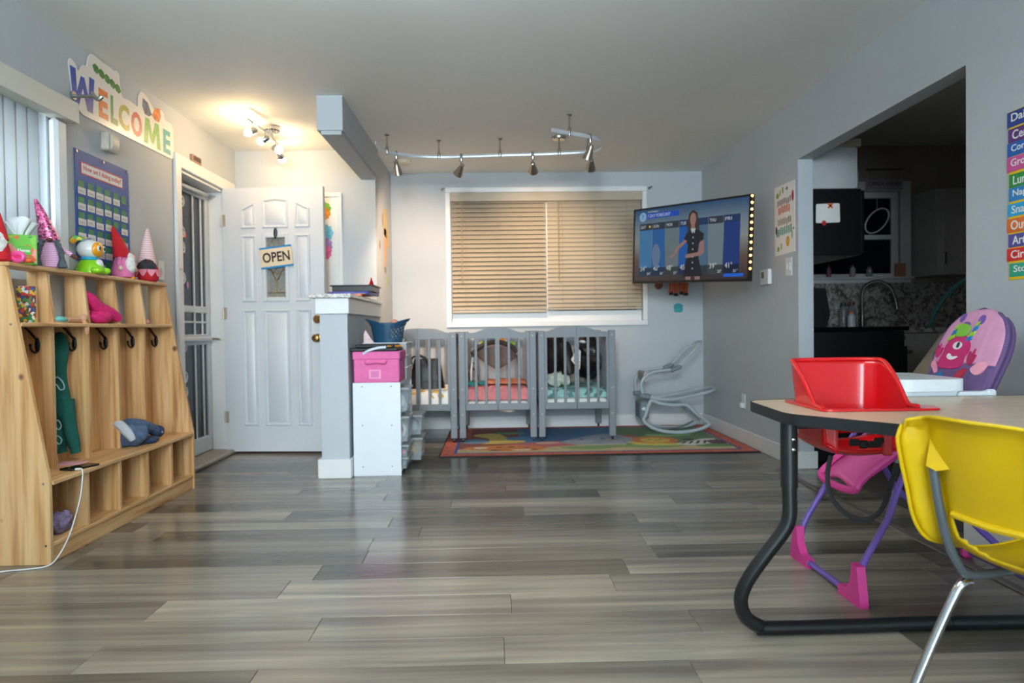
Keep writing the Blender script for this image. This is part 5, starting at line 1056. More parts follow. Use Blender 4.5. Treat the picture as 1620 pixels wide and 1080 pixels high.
t = thing('paper_label', 'white printed leaflet tucked among the black bags', 'leaflet', (0.68, 6.08, BZ0 + 0.30)); MB().prism([(0.0, 0.06), (0.05, 0.16), (0.085, 0.13), (0.075, -0.02), (0.06, -0.03)], (0.645, 6.06, BZ0 + 0.31), (1, 0, 0), (0, 0.1, 1), (0, 0.003, 0)).build('sheet', cell_mat('printed leaflet', [(236, 232, 228)] * 5 + [(226, 180, 170), (230, 206, 150)], 60, 0.6), t, smooth=0)
t = thing('white_tissue', 'crumpled white paper near the top of the right crib', 'paper', (0.75, 6.12, BZ0 + 0.47)); MB().sph((0.755, 6.15, BZ0 + 0.52), (0.03, 0.02, 0.014), amp=0.2, fr=40).build('ball', m_paper, t)
t = thing('plush_blanket', 'pale green fluffy plush in the left of the right crib', 'plush', (0.53, 6.12, BZ0 + 0.14)); MB().sph((0.52, 6.10, BZ0 + 0.205), (0.085, 0.06, 0.06), 20, 14, amp=0.16, fr=28).build('body', m_fluff, t); MB().sph((0.60, 6.09, BZ0 + 0.195), (0.05, 0.045, 0.045), amp=0.15, fr=30).build('tuft', m_fluff, t)
t = MB().sph((0.10, 6.10, RZt + 0.255), (0.085, 0.05, 0.028), amp=0.12, fr=20).build('cloth_corner', m_sheetw, None, (0.10, 6.10, RZt + 0.24)); tag(t, 'white cloth bulging down below the middle crib', 'cloth')

# ---------------------------------------------------------------- bare baby rocker frame in the corner
m_rock = M('pale grey tube', (176, 186, 192), 0.35, var=0.04); m_rj = M('grey joint plastic', (120, 130, 136), 0.5)
rk = thing('baby_rocker', 'bare pale grey baby rocker frame in the corner on the rug', 'rocker', (1.57, 6.35, RZ))
loop = [(1.291, 0.133), (1.373, 0.070), (1.511, 0.034), (1.678, 0.034), (1.822, 0.068), (1.858, 0.107), (1.762, 0.18), (1.669, 0.265), (1.547, 0.267), (1.431, 0.285), (1.353, 0.305), (1.308, 0.187)]
for yy in (6.21, 6.50): MB().tube(smooth_path([(x, yy, z) for x, z in loop], 5, True), 0.016, 10, closed=True).build('rocker_loop', m_rock, rk)
MB().tube(smooth_path([(1.33, 6.21, 0.341), (1.514, 6.21, 0.317), (1.719, 6.21, 0.347), (1.885, 6.22, 0.383), (1.945, 6.35, 0.40), (1.885, 6.49, 0.388), (1.719, 6.50, 0.350), (1.50, 6.50, 0.315), (1.33, 6.50, 0.341)], 6), 0.014, 10).build('seat_tube', m_rock, rk)
for yy in (6.21, 6.50):
    MB().tube(smooth_path([(x, yy, z) for x, z in [(1.285, 0.36), (1.272, 0.458), (1.311, 0.524), (1.394, 0.561), (1.516, 0.576), (1.583, 0.586)]], 5), 0.012, 10).build('back_tube', m_rock, rk)
    MB().obox((1.305, yy, 0.350), (0.10, 0.034, 0.045), Matrix.Rotation(R(8), 3, 'Y'), b=0.01).build('joint', m_rj, rk); MB().obox((1.575, yy, 0.588), (0.11, 0.032, 0.042), Matrix.Rotation(R(-22), 3, 'Y'), b=0.012).build('joint', m_rj, rk)
MB().tube(smooth_path([(1.60, 6.21, 0.605), (1.717, 6.21, 0.722), (1.80, 6.25, 0.795), (1.835, 6.355, 0.822), (1.80, 6.46, 0.795), (1.717, 6.50, 0.722), (1.60, 6.50, 0.605)], 6), 0.011, 10).build('top_loop', m_rock, rk)
MB().box(1.265, 1.345, 6.24, 6.47, 0.14, 0.30, b=0.015).build('motor_box', m_rj, rk); MB().sph((1.30, 6.237, 0.235), (0.022, 0.008, 0.016)).build('button', m_white, rk)
MB().tube([(1.31, 6.225, 0.52), (1.31, 6.485, 0.52)], 0.034, 12, flat=(1.3, 0.45)).build('cross_bar', M('pale taupe plastic', (190, 184, 180), 0.5), rk)
MB().tube(smooth_path([(1.33, 6.22, 0.10), (1.45, 6.30, 0.055), (1.65, 6.40, 0.05), (1.80, 6.49, 0.09)], 5), 0.008, 8).build('brace', m_rj, rk)

# ---------------------------------------------------------------- television on a wall arm
tl, tr_ = Vector((1.180, 6.0, 1.625)), Vector((1.820, 5.07, 1.577)); tc_ = (tl + tr_) / 2
TU = (tr_ - tl).normalized(); TN = TU.cross(Vector((0, 0, 1))).normalized(); TV_ = TN.cross(TU) * -1
if TV_.z < 0: TV_ = -TV_
if TN.y > 0: TN = -TN
TW, TH = (tr_ - tl).length, 0.600
tv = thing('television', 'flat television on a wall arm showing a weather forecast', 'television', tc_ - TV_ * TH / 2)
def tq(s0, s1, t0, t1): return [(s0 * TW, t0 * TH), (s1 * TW, t0 * TH), (s1 * TW, t1 * TH), (s0 * TW, t1 * TH)]
TO = tc_ - TU * TW / 2 - TV_ * TH / 2
q = MB().prism(tq(-0.008, 1.008, -0.014, 1.014), TO, TU, TV_, -TN * 0.035); q.prism(tq(0.2, 0.8, 0.12, 0.7), TO - TN * 0.035, TU, TV_, -TN * 0.03); q.build('housing', m_black, tv)
bz = MB()
for b in ((-0.008, 1.008, -0.014, 0.018), (-0.008, 1.008, 0.990, 1.014), (-0.008, 0.006, 0.018, 0.990), (0.994, 1.008, 0.018, 0.990)): bz.prism(tq(*b), TO, TU, TV_, TN * 0.004)
bz.build('bezel', m_black, tv)
EM = 0.5; SCR = {}
def sm(col, e=1.0):
    if col not in SCR: SCR[col] = glow('screen %s' % (col,), col, EM * e)
    return SCR[col]
# background sky picture on the screen: a picture fading from blue to pale to rust, as broadcast
m_sky, t_, b_ = nt('screen sky'); L = t_.links.new
tc2 = N(t_, 'ShaderNodeTexCoord'); dv = N(t_, 'ShaderNodeVectorMath', operation='DOT_PRODUCT'); dv.inputs[1].default_value = TV_; L(tc2.outputs['Object'], dv.inputs[0])
mr_ = N(t_, 'ShaderNodeMapRange'); mr_.inputs[1].default_value = 0.0; mr_.inputs[2].default_value = TH; L(dv.outputs['Value'], mr_.inputs[0])
rp_ = N(t_, 'ShaderNodeValToRGB'); e_ = rp_.color_ramp.elements
for i, (p_, c_) in enumerate(((0.0, (40, 36, 52)), (0.3, (104, 78, 72)), (0.55, (150, 162, 166)), (0.75, (120, 150, 170)), (1.0, (16, 84, 140)))):
    el = e_[i] if i < 2 else e_.new(p_); el.position = p_; el.color = lin(c_) + (1,)
L(mr_.outputs[0], rp_.inputs['Fac']); L(rp_.outputs['Color'], b_.inputs['Emission Color']); b_.inputs['Emission Strength'].default_value = EM * 0.8; b_.inputs['Base Color'].default_value = (.02, .02, .02, 1); b_.inputs['Roughness'].default_value = 0.25
scr = MB().prism(tq(0.006, 0.994, 0.018, 0.990), TO, TU, TV_, TN * 0.0010).build('screen', m_sky, tv, smooth=0)
dl = [0.0010]
def sc(poly, col, e=1.0, name='graphic'):
    dl[0] += 0.00004
    return MB().prism([(a * TW, b * TH) for a, b in poly], TO + TN * dl[0], TU, TV_, TN * 0.00003).build(name, sm(col, e), scr, smooth=0)
def rc(a, b, c, d): return [(a, c), (b, c), (b, d), (a, d)]
colx = [0.055, 0.180, 0.305, 0.430, 0.555, 0.680, 0.805, 0.935]
colc = [(72, 142, 196), (34, 112, 184), (118, 138, 146), (14, 102, 196), (84, 124, 156), (128, 150, 158), (8, 62, 146)]
for k in range(7):
    sc(rc(colx[k], colx[k + 1] - 0.004, 0.085, 0.80 - 0.0 * k), colc[k], 0.9); sc(rc(colx[k], colx[k + 1] - 0.004, 0.71, 0.80), (48, 60, 78) if k in (0, 1, 2, 5) else (22, 56, 112), 0.9)
    sc(rc(colx[k], colx[k + 1] - 0.004, 0.085, 0.20), tuple(int(v * 0.5) for v in colc[k]), 0.9)
def st_(txt, s0, t0, w, h, col=(236, 240, 244), e=1.0):
    dl[0] += 0.00004
    text_mb(txt, TO + TU * s0 * TW + TV_ * t0 * TH + TN * dl[0], TU, TV_, (0, 0, 0), w * TW, h * TH).build('lettering', sm(col, e), scr, smooth=0)
for k, d_ in enumerate(('SAT', 'SUN', 'MON', 'TUE', None, 'THU', 'FRI')):
    if d_: st_(d_, colx[k] + 0.010, 0.735, 0.050, 0.040)
for k, (hi, lo_) in enumerate((('34°', '34°'), ('40°', '36°'), ('48°', '37°'), ('45°', None), (None, None), ('39°', '28°'), ('41°', '31°'))):
    if hi: st_(hi, colx[k] + 0.014, 0.155, 0.058, 0.068)
    if lo_: st_(lo_, colx[k] + 0.080, 0.10, 0.034, 0.036)
sc(rc(0.115, 0.425, 0.865, 0.935), (18, 86, 206)); st_('7 DAY FORECAST', 0.130, 0.880, 0.215, 0.040); st_('AccuWeather', 0.130, 0.945, 0.105, 0.022)
sc(ellipse(0.085, 0.895, 0.034, 0.062, 20), (150, 196, 236)); st_('7', 0.074, 0.868, 0.022, 0.056, (26, 66, 160)); sc(rc(0.81, 0.965, 0.045, 0.085), (24, 110, 240)); sc(ellipse(0.155, 0.755, 0.010, 0.016, 10), (236, 200, 70)); sc(ellipse(0.22, 0.36, 0.04, 0.16, 14), (120, 150, 190), 0.8)
# presenter figure on the broadcast picture
hairc, skinc, dressc = (72, 56, 50), (176, 134, 128), (22, 26, 44)
sc([(0.505, 0.62), (0.50, 0.75), (0.515, 0.87), (0.55, 0.915), (0.585, 0.87), (0.60, 0.74), (0.615, 0.55), (0.60, 0.50), (0.52, 0.50)], hairc, 0.8, 'presenter')
sc(ellipse(0.550, 0.795, 0.026, 0.080, 18), skinc, 0.9, 'presenter'); sc(rc(0.535, 0.565, 0.66, 0.74), skinc, 0.9, 'presenter')
sc([(0.475, 0.54), (0.495, 0.62), (0.53, 0.665), (0.57, 0.665), (0.615, 0.63), (0.645, 0.60), (0.64, 0.50), (0.605, 0.48), (0.595, 0.36), (0.64, 0.06), (0.47, 0.06), (0.505, 0.36), (0.51, 0.48)], dressc, 0.9, 'presenter')
sc([(0.478, 0.54), (0.505, 0.52), (0.43, 0.42), (0.385, 0.33), (0.36, 0.30), (0.35, 0.335), (0.375, 0.36), (0.41, 0.45)], skinc, 0.85, 'presenter')
sc([(0.612, 0.50), (0.645, 0.52), (0.65, 0.36), (0.62, 0.325), (0.50, 0.30), (0.485, 0.325), (0.50, 0.35), (0.60, 0.37)], skinc, 0.85, 'presenter')
sc([(0.530, 0.675), (0.545, 0.61), (0.553, 0.64), (0.562, 0.61), (0.575, 0.675)], (206, 222, 232), 0.9, 'presenter')
for k in range(6): sc(ellipse(0.553, 0.56 - 0.075 * k - (0.02 if k > 2 else 0), 0.007, 0.013, 10), (176, 186, 206), 0.8, 'presenter')
for a in (0.495, 0.575): sc(rc(a, a + 0.045, 0.022, 0.062), skinc, 0.7, 'presenter')
mt = thing('tv_mount', 'black articulated arm holding the television to the back wall', 'tv mount', (1.70, YB, 1.55))
MB().box(1.60, 1.82, YB - 0.025, YB - 0.0005, 1.62, 1.84, b=0.004).build('wall_plate', m_black, mt)
bk_ = tc_ - TN * 0.075
MB().tube([(1.71, YB - 0.03, 1.72), (1.86, 6.30, 1.70)], 0.022, 8).build('arm', m_black, mt); MB().tube([(1.86, 6.30, 1.70), bk_ + Vector((0, 0, 0.08))], 0.022, 8).build('arm', m_black, mt)
MB().obox(bk_, (0.02, 0.30, 0.30), Matrix((TN, TU, TV_)).transposed(), b=0.003).build('head_plate', m_black, mt)
# fairy lights along the television's right edge
sl = thing('light_string', 'row of warm fairy lights down the right edge of the television', 'string lights', TO + TU * (TW + 0.012)); m_fairy = glow('fairy bulb', (255, 170, 76), 12.0)
wire = []
for k in range(12):
    p = TO + TU * (TW + 0.018) + TV_ * TH * (0.135 + 0.855 * (11 - k) / 11) + TN * 0.004; wire.append(p - TN * 0.006)
    MB().sph(p, 0.0085, 10, 7).build('bulb', m_fairy, sl)
MB().tube(wire, 0.003, 6).build('wire', m_black, sl)
# plush giraffe legs hanging below the television
m_gir = M('orange plush', (196, 88, 46), 0.95, var=0.15, scale=40); m_hoof = M('dark hoof felt', (44, 36, 36), 0.9)
t = thing('plush_giraffe', 'orange plush animal with dangling legs hung behind the television', 'plush toy', (1.76, YB, 1.24))
MB().sph((1.765, YB - 0.07, 1.47), (0.13, 0.055, 0.11), 16, 11).build('body', m_gir, t); MB().sph((1.57, YB - 0.06, 1.345), (0.038, 0.045, 0.036)).build('head', M('brown plush', (120, 72, 54), 0.95), t)
MB().tube(smooth_path([(1.66, YB - 0.065, 1.47), (1.61, YB - 0.06, 1.42), (1.58, YB - 0.06, 1.36)], 4), 0.028, 8).build('neck', m_gir, t)
for k, (xx, zz) in enumerate(((1.69, 1.258), (1.737, 1.248), (1.788, 1.262), (1.832, 1.252))):
    g_ = MB().tube([(xx + 0.005, YB - 0.06, 1.42), (xx, YB - 0.055, zz + 0.02)], [0.020, 0.017], 10).build('leg', m_gir, t); MB().tube([(xx, YB - 0.055, zz + 0.022), (xx, YB - 0.055, zz - 0.004)], [0.018, 0.020], 10).build('hoof', m_hoof, g_)
t = MB().prism(round_poly([(-0.042, -0.04), (0.042, -0.04), (0.045, 0.03), (0.02, 0.045), (-0.02, 0.045), (-0.045, 0.03)], 0.02, 3), (1.77, YB - 0.0005, 1.13), (1, 0, 0), (0, 0, 1), (0, -0.003, 0)).build('teal_sticker', M('teal sticker', (34, 150, 156), 0.5, var=0.2, scale=20), None, (1.77, YB, 1.13)); tag(t, 'round teal sticker on the back wall below the plush legs', 'sticker')

# ---------------------------------------------------------------- on the right wall
po = thing('vegetable_poster', 'white poster with small painted vegetables beside the kitchen opening', 'poster', (XR, 4.9, 1.44))
MB().prism([(4.735, 1.443), (5.075, 1.44), (5.078, 1.925), (4.735, 1.918)], (XR - 0.0005, 0, 0), (0, 1, 0), (0, 0, 1), (-0.0025, 0, 0)).build('sheet', m_paper, po, smooth=0)
def vg(cy, cz, ry, rz_, col, n=14): MB().prism(ellipse(0, 0, ry, rz_, n), (XR - 0.003, cy, cz), (0, 1, 0), (0, 0, 1), (-0.0004, 0, 0)).build('vegetable_print', M('print %s' % (col,), col, 0.7, var=0.15, scale=50), po, smooth=0)
for a in ((5.02, 1.86, 0.024, 0.020, (126, 160, 60)), (4.975, 1.875, 0.010, 0.022, (130, 170, 80)), (4.93, 1.885, 0.012, 0.026, (120, 168, 70)), (4.86, 1.885, 0.018, 0.012, (150, 120, 110)), (4.765, 1.82, 0.020, 0.036, (190, 70, 92)), (4.85, 1.525, 0.030, 0.036, (222, 170, 56)), (5.01, 1.485, 0.020, 0.018, (120, 170, 50)), (4.96, 1.50, 0.012, 0.024, (150, 180, 120)), (4.78, 1.565, 0.012, 0.03, (160, 184, 140)), (5.045, 1.62, 0.016, 0.03, (84, 84, 104)), (4.755, 1.60, 0.012, 0.010, (150, 110, 90))): vg(*a)
prr = random.Random(3)
for row_z, col, y_a, y_b, hh in ((1.785, (150, 142, 134), 4.79, 5.03, 0.042), (1.725, (206, 122, 90), 4.81, 5.01, 0.052), (1.645, (160, 152, 140), 4.79, 5.02, 0.046), (1.575, (110, 166, 152), 4.78, 5.05, 0.055)):
    q = MB(); k = 8
    for i in range(k):
        yy = y_b - (y_b - y_a) * (i + 0.5) / k; w_ = (y_b - y_a) / k * 0.36
        q.prism([(a, b) for a, b in round_poly([(-w_, 0), (w_, 0), (w_, hh), (-w_, hh)], 0.006, 2)], (XR - 0.003, yy, row_z + prr.uniform(-.006, .006)), (0, 1, 0), (0, 0, 1), (-0.0004, 0, 0))
    q.build('blurred_lettering', M('print row %s' % (col,), col, 0.7, var=0.35, scale=90), po, smooth=0)
t = thing('thermostat', 'white thermostat on the right wall beside the television', 'thermostat', (XR, 5.22, 1.25)); MB().box(XR - 0.028, XR - 0.0005, 5.14, 5.30, 1.25, 1.362, b=0.006).build('case', m_white, t); MB().box(XR - 0.0295, XR - 0.028, 5.22, 5.27, 1.30, 1.345).build('display', M('lcd olive', (110, 108, 84), 0.3), t)
t = thing('light_switch', 'white double switch plate below the vegetable poster', 'switch', (XR, 4.84, 1.285)); MB().box(XR - 0.006, XR - 0.0005, 4.785, 4.885, 1.285, 1.412, b=0.002).build('plate', m_white, t)
for yy in (4.815, 4.855): MB().box(XR - 0.012, XR - 0.006, yy - 0.012, yy + 0.012, 1.325, 1.372, b=0.002).build('rocker', m_white, t)
t = thing('wall_outlet', 'white outlet low on the right wall near the table corner', 'outlet', (XR, 5.74, 0.29)); MB().box(XR - 0.006, XR - 0.0005, 5.70, 5.78, 0.285, 0.40, b=0.002).build('plate', m_white, t); MB().box(XR - 0.035, XR - 0.006, 5.715, 5.755, 0.29, 0.33, b=0.004).build('plug', m_white, t)
# daily schedule
ds_ = thing('daily_schedule', 'yellow daily schedule chart with coloured strips on the right wall', 'chart', (XR, 2.5, 1.10))
SY0_, SY1_ = 2.36, 2.755
MB().box(XR - 0.003, XR - 0.0005, SY0_, SY1_ - 0.006, 1.115, 1.765).build('sheet', M('yellow card', (236, 196, 24), 0.6), ds_)
rows = [('Daily Schedule', (34, 62, 140), 1.703, 1.762, 0.0), ('Centers', (90, 46, 120), 1.643, 1.696, 0.006), ('Computer', (24, 96, 176), 1.590, 1.642, 0.0), ('Group Time', (206, 82, 150), 1.532, 1.588, -0.002), ('Lunch', (24, 136, 60), 1.469, 1.521, 0.010), ('Nap Time', (30, 132, 204), 1.417, 1.468, 0.008), ('Snack', (30, 166, 222), 1.359, 1.408, 0.002), ('Outside', (226, 108, 40), 1.297, 1.351, -0.002), ('Art', (80, 72, 150), 1.240, 1.291, 0.006), ('Circle Time', (214, 34, 40), 1.187, 1.236, -0.002), ('Story Time', (24, 158, 128), 1.126, 1.178, 0.012)]
for txt, col, z0_, z1_, inset_ in rows:
    p = MB().box(XR - 0.0050, XR - 0.003, SY0_ + 0.01, SY1_ - inset_, z0_, z1_, b=0.0005).build('strip', M('strip ' + txt, col, 0.5, var=0.03), ds_)
    w_ = 0.023 * len(txt); text_mb(txt, (XR - 0.0052, SY1_ - inset_ - 0.022, z0_ + 0.010), (0, -1, 0), (0, 0, 1), (-0.0006, 0, 0), w_, z1_ - z0_ - 0.018, bold=0.015).build('lettering', m_paper, p, smooth=0)

# ---------------------------------------------------------------- ceiling fixtures
sm_ = thing('smoke_detector', 'round white smoke detector on the ceiling by the track light', 'smoke detector', (-0.78, 6.34, H)); MB().lathe([(0.050, -0.034), (0.062, -0.028), (0.066, -0.002)], (-0.78, 6.34, H - 0.0005), 24).build('housing', M('ivory plastic', (222, 208, 184), 0.5), sm_); MB().lathe([(0.068, -0.012), (0.070, -0.008), (0.070, -0.001)], (-0.78, 6.34, H - 0.0003), 24).build('mount_ring', m_beige, sm_)
m_cone = M('nickel cone', (190, 180, 166), 0.32, 1.0, var=0.05); m_conein = M('cone reflector', (220, 205, 180), 0.4)
trk = thing('track_light', 'curved nickel track light with five cone heads under the ceiling', 'track light', (0.1, 5.6, H))
rail = [(-0.845, 5.24), (-0.835, 5.36), (-0.80, 5.50), (-0.72, 5.575), (-0.588, 5.645), (-0.42, 5.675), (-0.243, 5.665), (0.0, 5.640), (0.30, 5.615), (0.595, 5.575), (0.728, 5.54), (0.80, 5.47), (0.815, 5.34), (0.76, 5.18), (0.654, 5.08), (0.535, 5.01), (0.409, 4.93)]
ZR = 2.31; rp2 = smooth_path([(x, y, ZR) for x, y in rail], 5)
MB().tube(rp2, 0.014, 8, flat=(1.0, 0.35)).build('rail', M('satin rail', (214, 220, 226), 0.35, 0.4), trk)
for x, y in ((-0.80, 5.50), (-0.42, 5.675), (0.06, 5.635), (0.54, 5.02), (0.735, 5.53)):
    q = MB().cyl((x, y, ZR + 0.01), (x, y, H - 0.012), 0.005, n=8); q.lathe([(0.012, 0.0), (0.020, 0.008), (0.020, 0.0115)], (x, y, H - 0.012), 14); q.lathe([(0.008, -0.02), (0.012, -0.01), (0.012, 0.03), (0.007, 0.045)], (x, y, ZR), 12); q.build('standoff', m_chrome, trk)
q = MB().lathe([(0.05, -0.022), (0.056, -0.012), (0.056, -0.0005)], (0.52, 5.60, H), 24); q.cyl((0.52, 5.585, H - 0.02), (0.52, 5.585, ZR), 0.006, n=8); q.lathe([(0.008, -0.02), (0.012, -0.01), (0.012, 0.03), (0.007, 0.045)], (0.52, 5.585, ZR), 12); q.build('power_canopy', m_chrome, trk)
heads = [((-0.74, 5.57), (0.10, 0.60, -1.05), 70), ((-0.245, 5.665), (-0.42, 0.75, -0.60), 95), ((0.315, 5.613), (0.10, 1.0, -0.55), 80), ((0.70, 5.12), (-0.25, 0.3, -0.8), 0), ((0.76, 5.52), (0.05, 0.9, -0.55), 0)]
m_lampw = glow('track lamp face', (255, 206, 140), 14.0); m_lampo = M('unlit lamp face', (210, 200, 186), 0.3)
for (x, y), d_, lit in heads:
    d_ = Vector(d_).normalized(); pv = Vector((x, y, ZR - 0.085))
    st2 = MB().lathe([(0.008, -0.045), (0.012, -0.035), (0.012, 0.012), (0.008, 0.022)], (x, y, ZR), 12); st2.cyl((x, y, ZR - 0.04), pv, 0.004, n=8); st2.sph(pv, 0.013, 10, 8); st2.build('stem', m_chrome, trk)
    rot = d_.to_track_quat('Z', 'Y').to_matrix(); b0 = pv - d_ * 0.03
    cn = MB().add([], []); vs = []; fs = []; n_ = 20; prof = [(0.012, 0.0), (0.017, 0.004), (0.016, 0.02), (0.020, 0.032), (0.039, 0.105), (0.036, 0.105), (0.018, 0.036)]
    for r_, z_ in prof:
        for j in range(n_): a = 2 * math.pi * j / n_; vs.append(b0 + rot @ Vector((r_ * math.cos(a), r_ * math.sin(a), z_)))
    for i in range(len(prof) - 1):
        for j in range(n_): fs.append((i * n_ + j, i * n_ + (j + 1) % n_, (i + 1) * n_ + (j + 1) % n_, (i + 1) * n_ + j))
    fs.append(tuple(range(n_))); cn.add(vs, fs); c_ = cn.build('cone_head', m_cone, trk)
    MB().lathe([(0.020, 0.0), (0.020, 0.003)], b0 + d_ * 0.052, 16, rot=rot).build('lamp_face', m_lampw if lit else m_lampo, c_)
    if lit:
        ld = bpy.data.lights.new('track spot', 'SPOT'); ld.energy = SPOT_W; ld.color = WARM; ld.spot_size = R(lit); ld.spot_blend = 1.0; ld.shadow_soft_size = 0.03
        lo = bpy.data.objects.new('track spot', ld); COL.objects.link(lo); lo.location = b0 + d_ * 0.112; lo.rotation_euler = d_.to_track_quat('-Z', 'Y').to_euler()
# entry spot bar with four bare globes
en = thing('entry_spotlight', 'chrome four bulb ceiling spotlight bar over the entry', 'ceiling light', (-1.60, 5.28, H))
MB().lathe([(0.055, -0.035), (0.062, -0.028), (0.062, -0.0005)], (-1.60, 5.28, H), 26).build('canopy', m_steel, en)
MB().tube([(-1.63, 4.86, 2.375), (-1.60, 5.25, 2.375), (-1.645, 5.66, 2.375)], 0.007, 10).build('bar', m_steel, en); MB().cyl((-1.60, 5.26, 2.37), (-1.60, 5.26, H - 0.03), 0.014, n=12).build('post', m_steel, en)
m_bulb = glow('warm globe', (255, 214, 160), ENTRY_L)
for (bx, by), d_ in (((-1.622, 4.93), (-0.75, -0.45, -0.35)), ((-1.605, 5.14), (-0.85, 0.1, -0.35)), ((-1.612, 5.40), (0.75, -0.25, -0.30)), ((-1.640, 5.62), (0.15, 0.75, -0.75))):
    d_ = Vector(d_).normalized(); p0 = Vector((bx, by, 2.375)); p1 = p0 + Vector((0, 0, -0.06)); rot = d_.to_track_quat('Z', 'Y').to_matrix()
    q = MB().cyl(p0, p1, 0.005, n=8); q.lathe([(0.010, -0.03), (0.020, -0.02), (0.026, 0.012), (0.027, 0.02)], p1, 16, rot=rot); c_ = q.build('lamp_cup', m_steel, en)
    MB().sph(p1 + d_ * 0.034, 0.0265, 16, 12).build('globe_bulb', m_bulb, c_)
# ---------------------------------------------------------------- dark kitchen through the opening
KY = 5.93; KN = 1.2
m_tile = M('dark kitchen floor', (92, 86, 80), 0.4, var=0.15, scale=6)
struct(MB().box(WX + 0.02, KX, KN, KY + 0.1, -0.12, -0.002), 'floor_kitchen', m_tile)
kwx0, kwx1, kwz0, kwz1 = 2.62, 3.40, 1.345, 2.06
mb = MB()
for b in ((WX, kwx0, 0, H), (kwx1, KX, 0, H), (kwx0, kwx1, 0, kwz0), (kwx0, kwx1, kwz1, H)): mb.box(b[0], b[1], KY, KY + 0.1, b[2], b[3])
struct(mb, 'wall_kitchen_back', m_kwall); struct(MB().box(KX, KX + 0.1, KN, KY + 0.1, 0, H), 'wall_kitchen_side', m_kwall); struct(MB().box(WX, KX + 0.1, KN - 0.1, KN, 0, H), 'wall_kitchen_front', m_kwall)
m_ktrim = M('kitchen trim', (214, 214, 212), 0.5)
mb = MB()
for b in ((kwx0 - 0.07, kwx1 + 0.085, kwz1, kwz1 + 0.08), (kwx0 - 0.07, kwx1 + 0.085, kwz0 - 0.05, kwz0), (kwx0 - 0.07, kwx0, kwz0, kwz1), (kwx1, kwx1 + 0.085, kwz0, kwz1)): mb.box(b[0], b[1], KY - 0.02, KY - 0.0005, b[2], b[3], b=0.004)
mb.box(kwx0 - 0.08, kwx1 + 0.09, KY - 0.06, KY - 0.0005, kwz0 - 0.02, kwz0 - 0.001, b=0.004)
kw = struct(mb, 'window_3', m_ktrim, 'kitchen window with night outside')
mb = MB(); zm = 1.68
for b in ((kwx0 + .001, kwx1 - .001, kwz1 - 0.055, kwz1 - .001), (kwx0 + .001, kwx1 - .001, kwz0 + .001, kwz0 + 0.03), (kwx0 + .001, kwx0 + 0.05, kwz0 + 0.03, kwz1 - 0.055), (kwx1 - 0.06, kwx1 - .001, kwz0 + 0.03, kwz1 - 0.055), (kwx0 + 0.05, kwx1 - 0.06, zm - 0.02, zm + 0.02)): mb.box(b[0], b[1], KY + 0.02, KY + 0.06, b[2], b[3], b=0.003)
mb.build('sash_frame', m_ktrim, kw)
for b in ((kwz0 + 0.03, zm - 0.02), (zm + 0.02, kwz1 - 0.055)): MB().box(kwx0 + 0.05, kwx1 - 0.06, KY + 0.038, KY + 0.043, b[0], b[1]).build('window_pane', m_night, kw)
t = thing('reflection_ring', 'thin white ring standing for a reflection in the dark kitchen window', 'reflection', (3.20, KY + 0.01, 1.70)); MB().tube([(3.21 + 0.10 * math.cos(a), KY + 0.008, 1.815 + 0.09 * math.sin(a) + 0.05 * math.cos(a)) for a in [2 * math.pi * i / 28 for i in range(28)]], 0.007, 6, closed=True).build('ring', m_ktrim, t); MB().cyl((3.21, KY + 0.008, 1.90), (3.21, KY + 0.008, 2.0), 0.0015, n=6).build('thread', m_ktrim, t)  # reflection in the pane, built as a solid ring
t = thing('kitchen_sign', 'pale CANDY CANES sign hanging on a rod over the kitchen window', 'sign', (3.25, KY - 0.03, 2.06)); m_ksign = M('pale sign board', (170, 160, 172), 0.6)
MB().box(3.095, 3.41, KY - 0.034, KY - 0.026, 2.066, 2.15, b=0.002).build('board', m_ksign, t); text_mb('CANDY CANES', (3.115, KY - 0.0345, 2.100), (1, 0, 0), (0, 0, 1), (0, -0.001, 0), 0.27, 0.034, bold=0.01).build('lettering', M('sign grey ink', (96, 88, 100), 0.6), t, smooth=0)
MB().cyl((3.10, KY - 0.03, 2.235), (3.41, KY - 0.03, 2.235), 0.005, n=8).build('rod', M('dark rod', (70, 58, 52), 0.5), t)
for xx in (3.13, 3.38): MB().cyl((xx, KY - 0.03, 2.15), (xx, KY - 0.03, 2.235), 0.0012, n=6).build('cord', m_twine, t)
